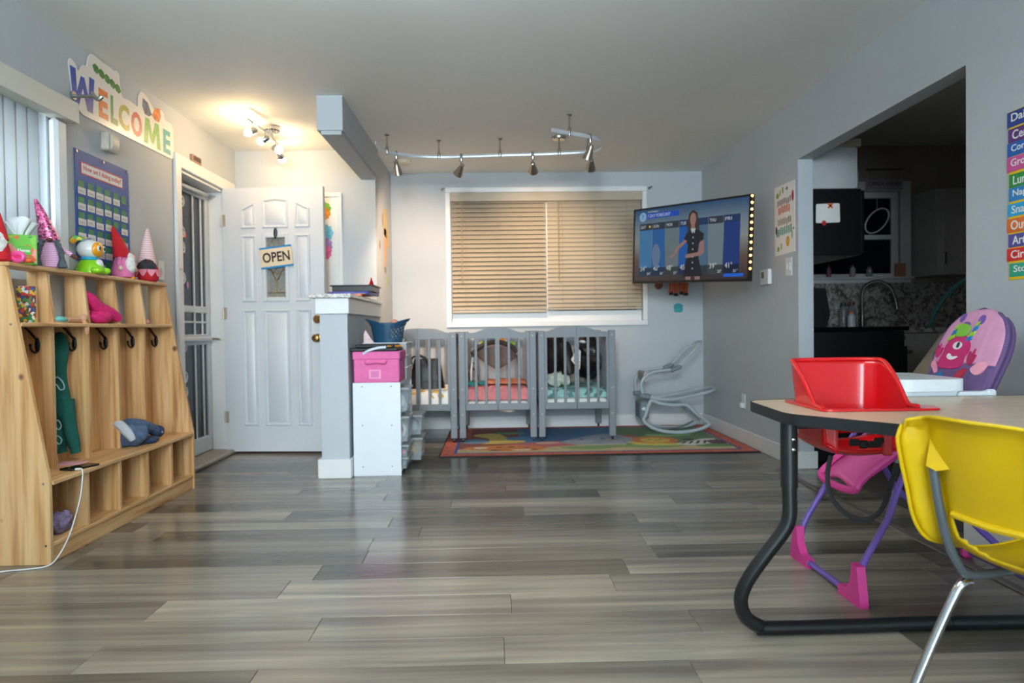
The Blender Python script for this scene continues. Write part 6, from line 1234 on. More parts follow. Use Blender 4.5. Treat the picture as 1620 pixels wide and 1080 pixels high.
# counters
m_kg = ramp_mat('mottled granite', [(0.28, (62, 58, 56)), (0.42, (112, 106, 102)), (0.55, (160, 154, 148)), (0.7, (186, 182, 176)), (0.85, (90, 84, 80))], (1, 1, 1), 0.25, noise_scale=20, detail=8, dist=1.5)
m_kcab = M('grey cabinet paint', (158, 154, 149), 0.5); m_kcab2 = M('white cabinet paint', (196, 198, 200), 0.45)
tag(MB().box(2.80, KX - 0.002, 5.30, KY - 0.022, 0.885, 0.925, b=0.004).build('countertop', m_kg, None, (3.5, 5.6, 0.885)), 'mottled granite countertop under the kitchen window', 'counter')
tag(MB().box(WX + 0.002, KX - 0.002, KY - 0.020, KY - 0.001, 0.926, 1.295, b=0.002).build('backsplash', m_kg, None, (3.1, KY, 0.926)), 'mottled granite backsplash below the kitchen window', 'backsplash')
def cabinet(name, label, x0, x1, y0, y1, z0, z1, mat, ndoor, hz, face='y'):
    t = thing(name, label, 'cabinet', ((x0 + x1) / 2, (y0 + y1) / 2, z0)); MB().box(x0, x1, y0, y1, z0, z1, b=0.002).build('carcass', mat, t)
    for k in range(ndoor):
        if face == 'y':
            a = x0 + (x1 - x0) * k / ndoor + 0.004; b = x0 + (x1 - x0) * (k + 1) / ndoor - 0.004
            d = MB().box(a, b, y0 - 0.018, y0, z0 + 0.004, z1 - 0.004, b=0.004).build('door', mat, t); q = MB().box(a + 0.05, b - 0.05, y0 - 0.021, y0 - 0.018, z0 + 0.055, z1 - 0.055, b=0.002); q.build('door_panel', mat, d)
            MB().tube([(a + 0.05, y0 - 0.018, hz), (a + 0.05, y0 - 0.045, hz), (a + 0.05, y0 - 0.045, hz + 0.09), (a + 0.05, y0 - 0.018, hz + 0.09)], 0.006, 8).build('handle', m_steel, d)
        else:
            a = y0 + (y1 - y0) * k / ndoor + 0.004; b = y0 + (y1 - y0) * (k + 1) / ndoor - 0.004
            d = MB().box(x1, x1 + 0.018, a, b, z0 + 0.004, z1 - 0.004, b=0.004).build('door', mat, t); MB().tube([(x1 + 0.018, a + 0.05, hz), (x1 + 0.045, a + 0.05, hz), (x1 + 0.045, a + 0.05, hz + 0.09), (x1 + 0.018, a + 0.05, hz + 0.09)], 0.006, 8).build('handle', m_steel, d)
    return t
cabinet('base_cabinet', 'grey kitchen base cabinets under the far counter', 2.86, KX - 0.002, 5.34, KY - 0.022, 0.0, 0.884, m_kcab, 3, 0.74)
cabinet('wall_cabinet', 'grey kitchen wall cabinet right of the window', 3.495, KX - 0.002, 5.60, KY - 0.001, 1.335, 2.02, m_kcab, 2, 1.42)
cabinet('wall_cabinet', 'white kitchen cabinet above the black microwave', WX + 0.002, 2.43, 4.765, 5.50, 1.862, 2.14, m_kcab2, 2, 1.90, 'x')
tag(MB().box(WX + 0.002, 2.47, 4.755, 5.51, 2.141, 2.195, b=0.006).build('crown_moulding', M('cream moulding', (186, 176, 160), 0.5), None, (2.3, 5.1, 2.141)), 'cream crown moulding on top of the white kitchen cabinet', 'moulding')
t = thing('microwave', 'black over-range microwave on the kitchen side of the wall', 'microwave', (2.3, 5.1, 1.41)); MB().box(WX + 0.002, 2.47, 4.765, 5.50, 1.415, 1.86, b=0.004).build('body', m_black, t); d = MB().box(2.47, 2.495, 4.77, 5.30, 1.43, 1.85, b=0.004).build('door', m_black, t); MB().tube([(2.495, 4.84, 1.47), (2.515, 4.84, 1.47), (2.515, 4.84, 1.82), (2.495, 4.84, 1.82)], 0.006, 8).build('handle', m_black, d); MB().box(2.47, 2.49, 5.305, 5.495, 1.43, 1.85, b=0.003).build('control_panel', m_black, t)
t = thing('note_paper', 'white note with orange magnet on the side of the microwave', 'note', (2.24, 4.763, 1.63)); MB().prism(round_poly([(2.16, 1.632), (2.325, 1.636), (2.322, 1.765), (2.162, 1.760)], 0.012, 3), (0, 4.7645, 0), (1, 0, 0), (0, 0, 1), (0, -0.001, 0)).build('sheet', m_paper, t, smooth=0)
m_omag = M('orange magnet', (232, 110, 50), 0.5)
for s_ in (-1, 1): MB().obox((2.258, 4.762, 1.748), (0.044, 0.003, 0.012), Matrix.Rotation(R(45 * s_), 3, 'Y')).build('magnet', m_omag, t)
MB().prism(ellipse(2.215, 1.632, 0.016, 0.018, 6), (0, 4.7635, 0), (1, 0, 0), (0, 0, 1), (0, -0.003, 0)).build('magnet', M('red magnet', (190, 40, 46), 0.5), t)
# stove, end-on
t = thing('stove', 'black kitchen stove standing just inside the opening', 'stove', (2.46, 5.13, 0)); MB().box(WX + 0.02, 2.76, 4.76, 5.27, 0.03, 0.905, b=0.005).build('body', m_black, t); MB().box(WX + 0.02, 2.79, 4.755, 5.275, 0.906, 0.935, b=0.006).build('cooktop', M('black glass', (12, 13, 16), 0.08), t)
MB().prism([(WX + 0.02, 0.935), (WX + 0.12, 0.935), (WX + 0.145, 1.02), (WX + 0.115, 1.195), (WX + 0.02, 1.2)], (0, 4.76, 0), (1, 0, 0), (0, 0, 1), (0, 0.51, 0)).build('back_guard', m_black, t)
d = MB().box(2.76, 2.785, 4.77, 5.26, 0.20, 0.80, b=0.004).build('oven_door', m_black, t); MB().tube([(2.785, 4.80, 0.76), (2.83, 4.80, 0.76), (2.83, 5.23, 0.76), (2.785, 5.23, 0.76)], 0.011, 8).build('handle', m_steel, d)
for k in range(4): MB().cyl((2.785, 4.86 + 0.11 * k, 0.86), (2.815, 4.86 + 0.11 * k, 0.86), 0.018, n=14).build('knob', m_steel, t)
MB().box(WX + 0.0105, WX + 0.0195, 4.757, 5.2, 0.03, 1.18, b=0.001).build('steel_edge', m_steel, t)
# faucet and small things
t = thing('faucet', 'tall dark gooseneck faucet at the kitchen sink', 'faucet', (2.99, 5.76, 0.925)); m_fau = M('dark steel faucet', (110, 106, 102), 0.3, 0.9)
MB().lathe([(0.028, 0.0005), (0.028, 0.012), (0.016, 0.02), (0.015, 0.10)], (2.99, 5.76, 0.925), 16).build('base', m_fau, t)
MB().tube(smooth_path([(2.99, 5.76, 1.0), (2.99, 5.76, 1.20), (3.02, 5.74, 1.27), (3.09, 5.70, 1.295), (3.16, 5.66, 1.25), (3.19, 5.64, 1.17), (3.20, 5.635, 1.12)], 5), 0.013, 10).build('gooseneck', m_fau, t); MB().tube([(3.20, 5.635, 1.125), (3.204, 5.632, 1.07)], [0.015, 0.017], 12).build('spray_head', m_fau, t); MB().tube([(3.005, 5.75, 0.99), (3.06, 5.73, 1.01)], 0.008, 8).build('lever', m_fau, t)
def bottle(name, label, x, y, h, r, col, cap, z=0.9255, glass=True):
    t = thing(name, label, 'bottle', (x, y, z)); MB().lathe([(r * 0.9, 0), (r, 0.004), (r, h * 0.72), (r * 0.55, h * 0.82), (r * 0.5, h * 0.88)], (x, y, z), 16).build('body', glass_mat('bottle glass', (150, 156, 158), 0.5, 0.1) if glass and 'bottle glass' not in MATS else (MATS['bottle glass'] if glass else M('bottle %s' % (col,), col, 0.4)), t); MB().lathe([(r * 0.6, h * 0.86), (r * 0.6, h)], (x, y, z), 14).build('cap', M('cap %s' % (cap,), cap, 0.5), t)
bottle('jar', 'clear kitchen bottle with dark cap left of the faucet', 2.845, 5.78, 0.205, 0.035, (200, 200, 200), (56, 58, 60)); bottle('jar', 'clear kitchen bottle with brown cap beside the faucet', 2.925, 5.80, 0.21, 0.032, (200, 200, 200), (110, 62, 44))
bottle('soap_bottle', 'white soap bottle with orange top on the kitchen counter', 2.82, 5.60, 0.13, 0.03, (196, 200, 204), (220, 110, 50), glass=False)
zs_ = kwz0 - 0.0005
bottle('sill_bottle', 'small pink bottle at the left of the kitchen window sill', 2.78, KY - 0.035, 0.10, 0.018, (150, 96, 118), (120, 60, 90), zs_, False); bottle('sill_bottle', 'pale bottle with plum cap on the kitchen window sill', 2.98, KY - 0.035, 0.10, 0.022, (166, 150, 156), (110, 60, 86), zs_, False); bottle('sill_bottle', 'clear small jar in the middle of the kitchen window sill', 3.12, KY - 0.035, 0.085, 0.026, (190, 200, 204), (90, 60, 80), zs_, True)
tag(MB().box(3.33, 3.42, KY - 0.05, KY - 0.038, zs_ + .001, zs_ + 0.11, b=0.002).build('wooden_block', M('orange brown board', (176, 122, 92), 0.6), None, (3.37, KY - 0.045, zs_)), 'small orange brown board leaning on the kitchen window frame', 'board')
t = thing('arched_tube', 'teal tube arching up from the kitchen counter', 'tube', (3.52, 5.58, 0.925)); MB().tube(smooth_path([(3.44, 5.58, 0.94), (3.47, 5.56, 1.05), (3.54, 5.53, 1.17), (3.64, 5.50, 1.27), (3.78, 5.47, 1.34)], 6), 0.017, 10).build('tube', M('teal rubber', (70, 130, 130), 0.5), t); MB().lathe([(0.03, 0.0005), (0.028, 0.012), (0.018, 0.02)], (3.44, 5.58, 0.925), 14).build('foot', M('teal rubber', (70, 130, 130), 0.5), t)
# second baby seat standing in the kitchen opening
t = thing('baby_swing', 'beige baby seat with red trim standing in the kitchen opening', 'baby seat', (2.32, 3.75, 0)); m_bpad = M('beige pad', (150, 138, 122), 0.9, var=0.1); m_bred = M('dark red pad', (150, 46, 52), 0.9)
def sp_(u, v):
    s_ = (u - .5) * 2; w = 0.18 * (1 - 0.35 * v ** 3); return (2.22 + 0.20 * v + 0.03 * s_ * s_, 3.75 - s_ * w, 0.52 + 0.37 * v - 0.06 * (s_ ** 2) * v)
MB().sheet(sp_, 14, 14).build('backrest', m_bpad, t, solid=0.05); MB().sheet(lambda u, v: (2.22 - 0.02 + 0.03 * (u * 2 - 1) ** 2 + 0.10 * v - .03, 3.75 - (u - .5) * 0.37, 0.50 + 0.16 * v), 12, 8).build('trim_panel', m_bred, t, solid=0.02)
MB().prism(ellipse(0, 0, 0.03, 0.045, 12), (2.335, 3.68, 0.80), (0, 1, 0), (0.45, 0, 0.9), (-0.03, 0, 0.0)).build('leaf_patch', M('green patch', (60, 96, 60), 0.9), t)
for s_ in (-1, 1):
    MB().tube(smooth_path([(2.20, 3.75 + s_ * 0.19, 0.02), (2.30, 3.75 + s_ * 0.19, 0.42), (2.38, 3.75 + s_ * 0.18, 0.60)], 5), 0.013, 8).build('leg', m_rj, t); MB().tube([(2.62, 3.75 + s_ * 0.19, 0.02), (2.34, 3.75 + s_ * 0.185, 0.52)], 0.013, 8).build('leg', m_rj, t)
MB().tube([(2.20, 3.56, 0.015), (2.20, 3.94, 0.015)], 0.013, 8).build('foot_bar', m_rj, t); MB().tube([(2.62, 3.56, 0.015), (2.62, 3.94, 0.015)], 0.013, 8).build('foot_bar', m_rj, t)
# ---------------------------------------------------------------- toddler table
import bmesh
TT = 0.700
tb = thing('toddler_table', 'light wood toddler table with black edge and black sled leg', 'table', (1.4, 2.05, 0))
outer = round_poly([(0.825, 2.005), (0.845, 2.375), (1.05, 2.42), (1.86, 2.415), (1.955, 2.33), (1.955, 1.72), (1.86, 1.60), (1.14, 1.585)], 0.05, 5)
hx0, hx1, hy0, hy1 = 0.945, 1.245, 2.035, 2.325
inner = round_poly([(hx0, hy0), (hx1, hy0), (hx1, hy1), (hx0, hy1)], 0.06, 5)
def holed(outer, inner, z0, z1):
    bm = bmesh.new(); lo = [bm.verts.new((x, y, z0)) for x, y in outer]; li = [bm.verts.new((x, y, z0)) for x, y in inner]; es = []
    for L_ in (lo, li):
        for i in range(len(L_)): es.append(bm.edges.new((L_[i], L_[(i + 1) % len(L_)])))
    bmesh.ops.triangle_fill(bm, edges=es, use_beauty=True, use_dissolve=False); bm.verts.ensure_lookup_table()
    vs = [v.co.copy() for v in bm.verts]; fs = [tuple(v.index for v in f.verts) for f in bm.faces]; bm.free(); k = len(vs); q = MB()
    no, ni = len(outer), len(inner); al = fs + [tuple(k + i for i in f[::-1]) for f in fs]
    al += [(i, (i + 1) % no, k + (i + 1) % no, k + i) for i in range(no)] + [(no + i, no + (i + 1) % ni, k + no + (i + 1) % ni, k + no + i) for i in range(ni)]
    return q.add(vs + [v + Vector((0, 0, z1 - z0)) for v in vs], al)
m_lam = ramp_mat('maple laminate', [(0.25, (196, 172, 142)), (0.5, (208, 186, 158)), (0.8, (216, 196, 170))], (0.6, 6, 1), 0.3, noise_scale=4, detail=4)
m_blkp = M('black powder coat', (17, 20, 22), 0.38, var=0.1); m_bedge = M('black edge moulding', (22, 25, 28), 0.45)
holed(outer, inner, TT - 0.030, TT).build('table_top', m_lam, tb, smooth=20)
def off_poly(poly, d):
    out = []; k = len(poly)
    for i in range(k):
        a, b, e = Vector(poly[i - 1]), Vector(poly[i]), Vector(poly[(i + 1) % k]); t1 = (b - a); t2 = (e - b); n = Vector((-(t1.y + t2.y), t1.x + t2.x)).normalized(); out.append(tuple(b + n * d))
    return out
ar = sum(outer[i - 1][0] * outer[i][1] - outer[i][0] * outer[i - 1][1] for i in range(len(outer)))
oo = off_poly(outer, 0.004 if ar < 0 else -0.004); q = MB(); k = len(outer)
vs = [Vector((x, y, z)) for z in (TT - 0.031, TT + 0.0008) for x, y in oo] + [Vector((x, y, z)) for z in (TT - 0.031, TT + 0.0008) for x, y in outer]
fs = []
for i in range(k):
    j = (i + 1) % k; fs += [(i, j, k + j, k + i), (2 * k + i, 2 * k + j, 3 * k + j, 3 * k + i), (i, j, 2 * k + j, 2 * k + i), (k + i, k + j, 3 * k + j, 3 * k + i)]
q.add(vs, fs).build('edge_band', m_bedge, tb, smooth=30)
for sx, x0 in ((1, 0.868), (-1, 1.93)):
    MB().tube([(x0, 2.10, TT - 0.031), (x0, 2.10, 0.47)], 0.0245, 16).build('leg_sleeve', m_blkp, tb)
    MB().tube(smooth_path([(x0, 2.10, 0.62), (x0, 2.10, 0.47), (x0, 2.10, 0.385), (x0 - sx * 0.018, 2.105, 0.335), (x0 - sx * 0.075, 2.12, 0.25), (x0 - sx * 0.118, 2.135, 0.175), (x0 - sx * 0.132, 2.145, 0.12), (x0 - sx * 0.115, 2.155, 0.065), (x0 - sx * 0.07, 2.16, 0.032), (x0 - sx * 0.02, 2.165, 0.0225), (x0 + sx * 0.53, 2.175, 0.0215)], 6), 0.0212, 16).build('sled_leg', m_blkp, tb)
    for z_ in (0.615, 0.585): MB().sph((x0 + 0.004, 2.10 - 0.0245, z_), (0.006, 0.003, 0.006), 8, 6).build('bolt', m_steel, tb)
MB().box(0.86, 1.94, 2.085, 2.115, TT - 0.055, TT - 0.031, b=0.004).build('under_rail', m_blkp, tb)
# ---------------------------------------------------------------- red bucket seat let into the table
m_redp = M('red moulded plastic', (196, 12, 20), 0.28, var=0.04, coat=0.3)
rs = thing('bucket_seat', 'red plastic bucket seat with buckle let into the table top', 'seat', (1.09, 2.18, 0.54))
rx0, rx1, ry0, ry1 = 0.955, 1.235, 2.045, 2.315; rz0 = 0.548
path = [(rx0, ry0 + 0.02), (rx0, ry0 + 0.08), (rx0, ry1 - 0.06), (rx0 + 0.02, ry1 - 0.018), (rx0 + 0.06, ry1), (rx1 - 0.06, ry1), (rx1 - 0.02, ry1 - 0.018), (rx1, ry1 - 0.06), (rx1, ry0 + 0.08), (rx1, ry0 + 0.02)]
pp = [tuple(v) for v in smooth_path([(x, y, 0) for x, y in path], 5)]
def topz(f, x, y):
    d = max(0, (ry1 - y)) / (ry1 - ry0)                      # 0 at the back, 1 at the front
    s_ = 0.836 if x < 1.1 else 0.836
    h = 0.836 - 0.128 * max(0.0, min(1.0, (d - 0.18) / 0.55)) ** 1.4
    return h
q = MB(); nv = 14
def sp2(i, j):
    x, y, _ = pp[i]; f = j / nv; zt = topz(0, x, y); z = rz0 + 0.05 + (zt - rz0 - 0.05) * f; cx_, cy_2 = 1.095, 2.18
    k = 1 - 0.10 * (1 - f) ** 1.5 + (0.035 * max(0, (z - 0.70) / 0.136)); return (cx_ + (x - cx_) * k, cy_2 + (y - cy_2) * k, z)
vs = [sp2(i, j) for i in range(len(pp)) for j in range(nv + 1)]; fs = [(i * (nv + 1) + j, (i + 1) * (nv + 1) + j, (i + 1) * (nv + 1) + j + 1, i * (nv + 1) + j + 1) for i in range(len(pp) - 1) for j in range(nv)]
q.add(vs, fs).build('shell_back', m_redp, rs, solid=0.007, smooth=60)
MB().tube([sp2(i, nv) for i in range(len(pp))], 0.0075, 8).build('rim', m_redp, rs)
q = MB().sheet(lambda u, v: (rx0 + 0.014 + (rx1 - rx0 - 0.028) * u, ry0 + 0.02 + (ry1 - ry0 - 0.034) * v, rz0 + 0.052 - 0.046 * (math.sin(math.pi * u) ** 0.45) * (math.sin(math.pi * (0.06 + 0.88 * v)) ** 0.45)), 18, 18); q.build('seat_pan', m_redp, rs, solid=0.007, smooth=60)
MB().box(1.128, 1.158, ry0 + 0.012, ry0 + 0.024, rz0 + 0.018, TT - 0.004, b=0.004).build('crotch_post', m_redp, rs)
MB().sheet(lambda u, v: (rx0 + 0.004 + 0.04 * u, ry0 + 0.02 + 0.02 * (1 - u), rz0 + 0.052 + 0.10 * v - 0.03 * u * (1 - v)), 4, 6).build('front_wing', m_redp, rs, solid=0.006)
lip = round_poly([(0.936, 2.025), (1.28, 2.018), (1.30, 2.10), (1.25, 2.13), (1.245, 2.328), (0.942, 2.328)], 0.03, 4); linn = round_poly([(0.958, 2.05), (1.232, 2.05), (1.232, 2.312), (0.958, 2.312)], 0.05, 4)
holed(lip, linn, TT + 0.0012, TT + 0.0075).build('table_lip', m_redp, rs, smooth=30)
m_web = M('black webbing', (22, 22, 24), 0.75, bump=0.3, bscale=300)
q = MB().box(1.03, 1.06, 2.058, 2.066, 0.596, 0.616, b=0.003); q.box(1.06, 1.085, 2.056, 2.068, 0.588, 0.612, b=0.004); q.box(1.085, 1.125, 2.055, 2.067, 0.590, 0.610, b=0.004); q.box(1.10, 1.13, 2.052, 2.06, 0.603, 0.620, b=0.004); q.build('buckle', m_web, rs)
MB().tube(smooth_path([(0.975, 2.06, 0.568), (0.960, 2.05, 0.52), (0.965, 2.045, 0.46), (1.0, 2.04, 0.41), (1.06, 2.04, 0.385), (1.11, 2.04, 0.41), (1.145, 2.05, 0.48), (1.165, 2.055, 0.545)], 5), 0.0075, 8, flat=(0.25, 1.0)).build('leg_strap', m_web, rs)
# ---------------------------------------------------------------- pink and purple high chair
hc = thing('high_chair', 'pink and purple folding high chair with monster print seat pad', 'high chair', (1.6, 2.62, 0))
m_pur = M('purple tube', (104, 78, 160), 0.4); m_mag = M('magenta plastic', (206, 58, 138), 0.45); m_hpad = M('pink pad fabric', (214, 150, 184), 0.85, var=0.08, scale=14, bump=0.25, bscale=50); m_ppad = M('purple pad fabric', (100, 76, 122), 0.85, var=0.08, scale=14, bump=0.25, bscale=50); m_trayw = M('white tray plastic', (226, 232, 236), 0.3)
CYH = 2.625
def my(y, s_): return CYH + s_ * (CYH - y)
for s_ in (-1, 1):
    g_ = lambda y: y if s_ < 0 else 2 * CYH - y
    MB().tube(smooth_path([(1.218, g_(2.435), 0.022), (1.222, g_(2.405), 0.06), (1.245, g_(2.388), 0.15), (1.325, g_(2.39), 0.29), (1.37, g_(2.40), 0.40), (1.46, g_(2.42), 0.54), (1.56, g_(2.43), 0.62)], 6), 0.0115, 10).build('front_leg', m_pur, hc)
    MB().tube(smooth_path([(1.47, g_(2.435), 0.62), (1.50, g_(2.43), 0.50), (1.62, g_(2.41), 0.28), (1.90, g_(2.40), 0.03)], 6), 0.0115, 10).build('rear_leg', m_pur, hc)
    q = MB().prism([(0, 0.0005), (0, 0.018), (0.022, 0.135), (0.058, 0.140), (0.068, 0.075), (0.095, 0.042), (0.155, 0.034), (0.155, 0.0005)], (1.205, g_(2.345), 0.0), (0, -s_, 0), (0, 0, 1), (0.030, 0, 0)); q.build('foot_cap', m_mag, hc)
    MB().box(1.88, 1.93, min(g_(2.385), g_(2.42)), max(g_(2.385), g_(2.42)), 0.0005, 0.045, b=0.01).build('rear_foot', m_mag, hc)
    MB().box(1.475, 1.505, min(g_(2.425), g_(2.45)), max(g_(2.425), g_(2.45)), 0.38, 0.66, b=0.008).build('side_upright', m_pur, hc)
    MB().tube(smooth_path([(1.49, g_(2.425), 0.44), (1.45, g_(2.425), 0.435), (1.425, g_(2.425), 0.405), (1.43, g_(2.425), 0.375)], 4), 0.011, 8).build('tray_hook', m_mag, hc)
MB().tube([(1.218, 2.43, 0.022), (1.218, 2.82, 0.022)], 0.0115, 10).build('front_bar', m_pur, hc); MB().tube([(1.905, 2.41, 0.028), (1.905, 2.84, 0.028)], 0.0115, 10).build('rear_bar', m_pur, hc)
m_fr = M('translucent magenta plastic', (214, 84, 150), 0.35)
q = MB().sheet(lambda u, v: (1.46 - 0.19 * v, 2.50 + 0.25 * u, 0.515 - 0.125 * v - (0.05 * max(0, v - 0.75) * 4 * 0.4) + 0.012 * math.cos(math.pi * (u - .5) * 2)), 14, 12); q.build('footrest', m_fr, hc, solid=0.012, smooth=60)
MB().tube(smooth_path([(1.45, 2.495, 0.52), (1.30, 2.495, 0.41), (1.262, 2.51, 0.36), (1.262, 2.74, 0.36), (1.30, 2.755, 0.41), (1.45, 2.755, 0.52)], 5), 0.014, 8).build('footrest_rim', m_mag, hc)
MB().box(1.46, 1.76, 2.465, 2.785, 0.50, 0.53, b=0.012).build('seat_shell', m_mag, hc)
def W_(b):
    b = max(-0.4, min(1.0, b)); 
    if b < 0.45: return 0.90 + 0.10 * max(0, b) / 0.45
    return max(0.0, 1 - ((b - 0.45) / 0.55) ** 2.6) ** 0.5
def PP(s_, b, off=0.0): return Vector((1.700 + 0.125 * b, CYH - s_ * 0.185, 0.68 + 0.318 * b)) + Vector((-0.93, 0, 0.366)) * off
def padf(b0, b1, n1=16, n2=14):
    def f(u, v):
        b = b0 + (b1 - b0) * v; s_ = (u * 2 - 1) * W_(b); puff = 0.016 * (1 - (u * 2 - 1) ** 2) ** 0.5 * min(1, max(0.05, W_(b)) * 1.5); rib = 0.0007 * math.sin(s_ * 30)
        return PP(s_, b, puff + rib)
    return MB().sheet(f, n1 * 2, n2)
padf(0.36, 0.999, 18, 24).build('pad_upper', m_hpad, hc, solid=0.012, smooth=80); padf(-0.42, 0.36, 18, 12).build('pad_lower', m_ppad, hc, solid=0.012, smooth=80)
MB().sheet(lambda u, v: PP((u * 2 - 1) * max(0.02, W_(-0.45 + 1.448 * v)), -0.45 + 1.448 * v, -0.022), 16, 24).build('seat_back_shell', m_ppad, hc, solid=0.014)
eb = [PP(-W_(b), b, 0.002) for b in [-0.42 + 1.42 * i / 22 for i in range(23)]] + [PP(W_(b), b, 0.002) for b in [1.0 - 1.42 * i / 22 for i in range(1, 23)]]
MB().tube(eb, 0.0085, 8).build('piping', m_ppad, hc)
MB().sheet(lambda u, v: (1.49 + 0.24 * v, 2.475 + 0.30 * u, 0.548 + 0.012 * math.sin(math.pi * u) - 0.01 * v), 10, 10).build('seat_pad', m_ppad, hc, solid=0.02)
def motif(pts, col, off=0.020, name='pad_print', sm_=True):
    P2 = [tuple(v)[:2] for v in smooth_path([(a, b, 0) for a, b in pts], 3, True)] if sm_ else pts
    c_ = Vector((-0.93, 0, 0.366)); o = PP(0, 0, off); uu = PP(1, 0) - PP(0, 0); vv = PP(0, 1) - PP(0, 0)
    k = len(P2)
    def pf(a, b): 
        w_ = max(0.2, W_(b)); e = min(0.98, abs(a) / w_); return PP(a, b, 0.016 * (1 - e * e) ** 0.5 * min(1, w_ * 1.5) + 0.010 + (off - 0.02))
    vs = [pf(a, b) for a, b in P2] + [pf(a, b) + Vector((0.93, 0, -0.366)) * 0.006 for a, b in P2]
    MB().add(vs, [tuple(range(k)), tuple(range(2 * k - 1, k - 1, -1))] + [(i, k + i, k + (i + 1) % k, (i + 1) % k) for i in range(k)]).build(name, M('pad print %s' % (col,), col, 0.85, var=0.06), hc, smooth=0)
purp = (112, 82, 156); lime_ = (150, 196, 40); blu_ = (20, 124, 186); mag_ = (186, 34, 100)
motif(ellipse(-0.22, 0.52, 0.40, 0.15) , mag_); motif([(-0.62, 0.30), (0.06, 0.30), (0.12, 0.42), (0.10, 0.58), (-0.12, 0.68), (-0.42, 0.64), (-0.60, 0.48)], mag_, 0.0205)
motif(ellipse(-0.40, 0.89, 0.085, 0.055), purp); motif(ellipse(0.22, 0.86, 0.085, 0.055), purp)
for k, (c_, b0) in enumerate(((lime_, 0.64), (blu_, 0.70), (lime_, 0.76))): motif([(-0.62 + 0.05 * k, b0 - 0.03), (-0.40 + 0.02 * k, b0 + 0.01), (-0.40 + 0.02 * k, b0 + 0.055), (-0.58 + 0.05 * k, b0 + 0.03)], c_, 0.021, sm_=False)
for k, (c_, b0) in enumerate(((blu_, 0.60), (lime_, 0.655), (blu_, 0.72), (lime_, 0.775))): motif([(-0.02 + 0.045 * k, b0), (0.12 + 0.03 * k, b0 + 0.03), (0.12 + 0.035 * k, b0 + 0.07), (0.0 + 0.05 * k, b0 + 0.05)], c_, 0.021, sm_=False)
motif([(-0.36, 0.67), (-0.06, 0.67), (-0.04, 0.79), (-0.34, 0.80)], (124, 182, 60), 0.023); motif(ellipse(-0.17, 0.805, 0.09, 0.03), purp, 0.0215)
motif(ellipse(-0.20, 0.555, 0.14, 0.045), (232, 232, 230), 0.0225); motif(ellipse(-0.17, 0.56, 0.045, 0.035), (36, 30, 34), 0.0235)
motif([(-0.42, 0.44), (-0.36, 0.46), (-0.24, 0.425), (-0.08, 0.43), (-0.10, 0.41), (-0.26, 0.385), (-0.40, 0.41)], (238, 234, 230), 0.0225)
motif([(-0.92, 0.50), (-0.90, 0.56), (-0.84, 0.52), (-0.80, 0.58), (-0.76, 0.52), (-0.68, 0.53), (-0.72, 0.45), (-0.80, 0.41), (-0.90, 0.45)], mag_, 0.021); motif([(0.22, 0.42), (0.24, 0.50), (0.30, 0.46), (0.36, 0.53), (0.38, 0.46), (0.44, 0.46), (0.40, 0.38), (0.30, 0.34)], (170, 36, 84), 0.021)
motif([(-0.92, 0.36), (-0.80, 0.37), (-0.66, 0.30), (-0.60, 0.24), (-0.66, 0.22), (-0.76, 0.26), (-0.90, 0.31)], (232, 150, 176), 0.021); motif([(0.42, 0.30), (0.60, 0.38), (0.80, 0.38), (0.74, 0.28), (0.60, 0.24)], (236, 160, 180), 0.021)
motif([(-0.60, 0.17), (-0.52, 0.22), (-0.42, 0.24), (-0.36, 0.18), (-0.44, 0.10), (-0.56, 0.10)], (16, 110, 160), 0.021); motif([(0.02, 0.20), (0.16, 0.28), (0.32, 0.30), (0.26, 0.20), (0.14, 0.15)], (170, 34, 60), 0.021); motif([(0.02, 0.02), (0.14, 0.06), (0.22, 0.03), (0.14, -0.02)], (170, 34, 80), 0.021)
tr = MB().sheet(lambda u, v: (1.395 + 0.235 * u, 2.44 + 0.37 * v, 0.735 + 0.018 * (1 - u) + 0.014 * (1 - (1 - (2 * v - 1) ** 8)) ), 8, 12); 
tray = thing('tray', 'x', 'x', (0, 0, 0)); bpy.data.objects.remove(tray)
tp = round_poly([(1.39, 2.435), (1.64, 2.435), (1.64, 2.815), (1.39, 2.815)], 0.06, 5)
MB().prism(tp, (0, 0, 0.715), (1, 0, 0), (0, 1, 0), (0, 0, 0.042)).build('feeding_tray', m_trayw, hc, smooth=40)
MB().prism(off_poly(tp, 0.012 if sum(tp[i - 1][0] * tp[i][1] - tp[i][0] * tp[i - 1][1] for i in range(len(tp))) > 0 else -0.012), (0, 0, 0.694), (1, 0, 0), (0, 1, 0), (0, 0, 0.02)).build('tray_base', m_trayw, hc, smooth=40)
for s_ in (-1, 1):
    yy = CYH + s_ * 0.165; MB().box(1.60, 1.715, yy - 0.03, yy + 0.03, 0.676, 0.713, b=0.008).build('armrest', m_trayw, hc); MB().box(1.70, 1.735, yy - 0.03, yy + 0.025, 0.64, 0.72, b=0.008).build('arm_bracket', m_trayw, hc)
MB().tube([(1.50, CYH - 0.165, 0.55), (1.62, CYH - 0.165, 0.68)], 0.012, 8).build('arm_post', m_pur, hc); MB().tube([(1.50, CYH + 0.165, 0.55), (1.62, CYH + 0.165, 0.68)], 0.012, 8).build('arm_post', m_pur, hc)
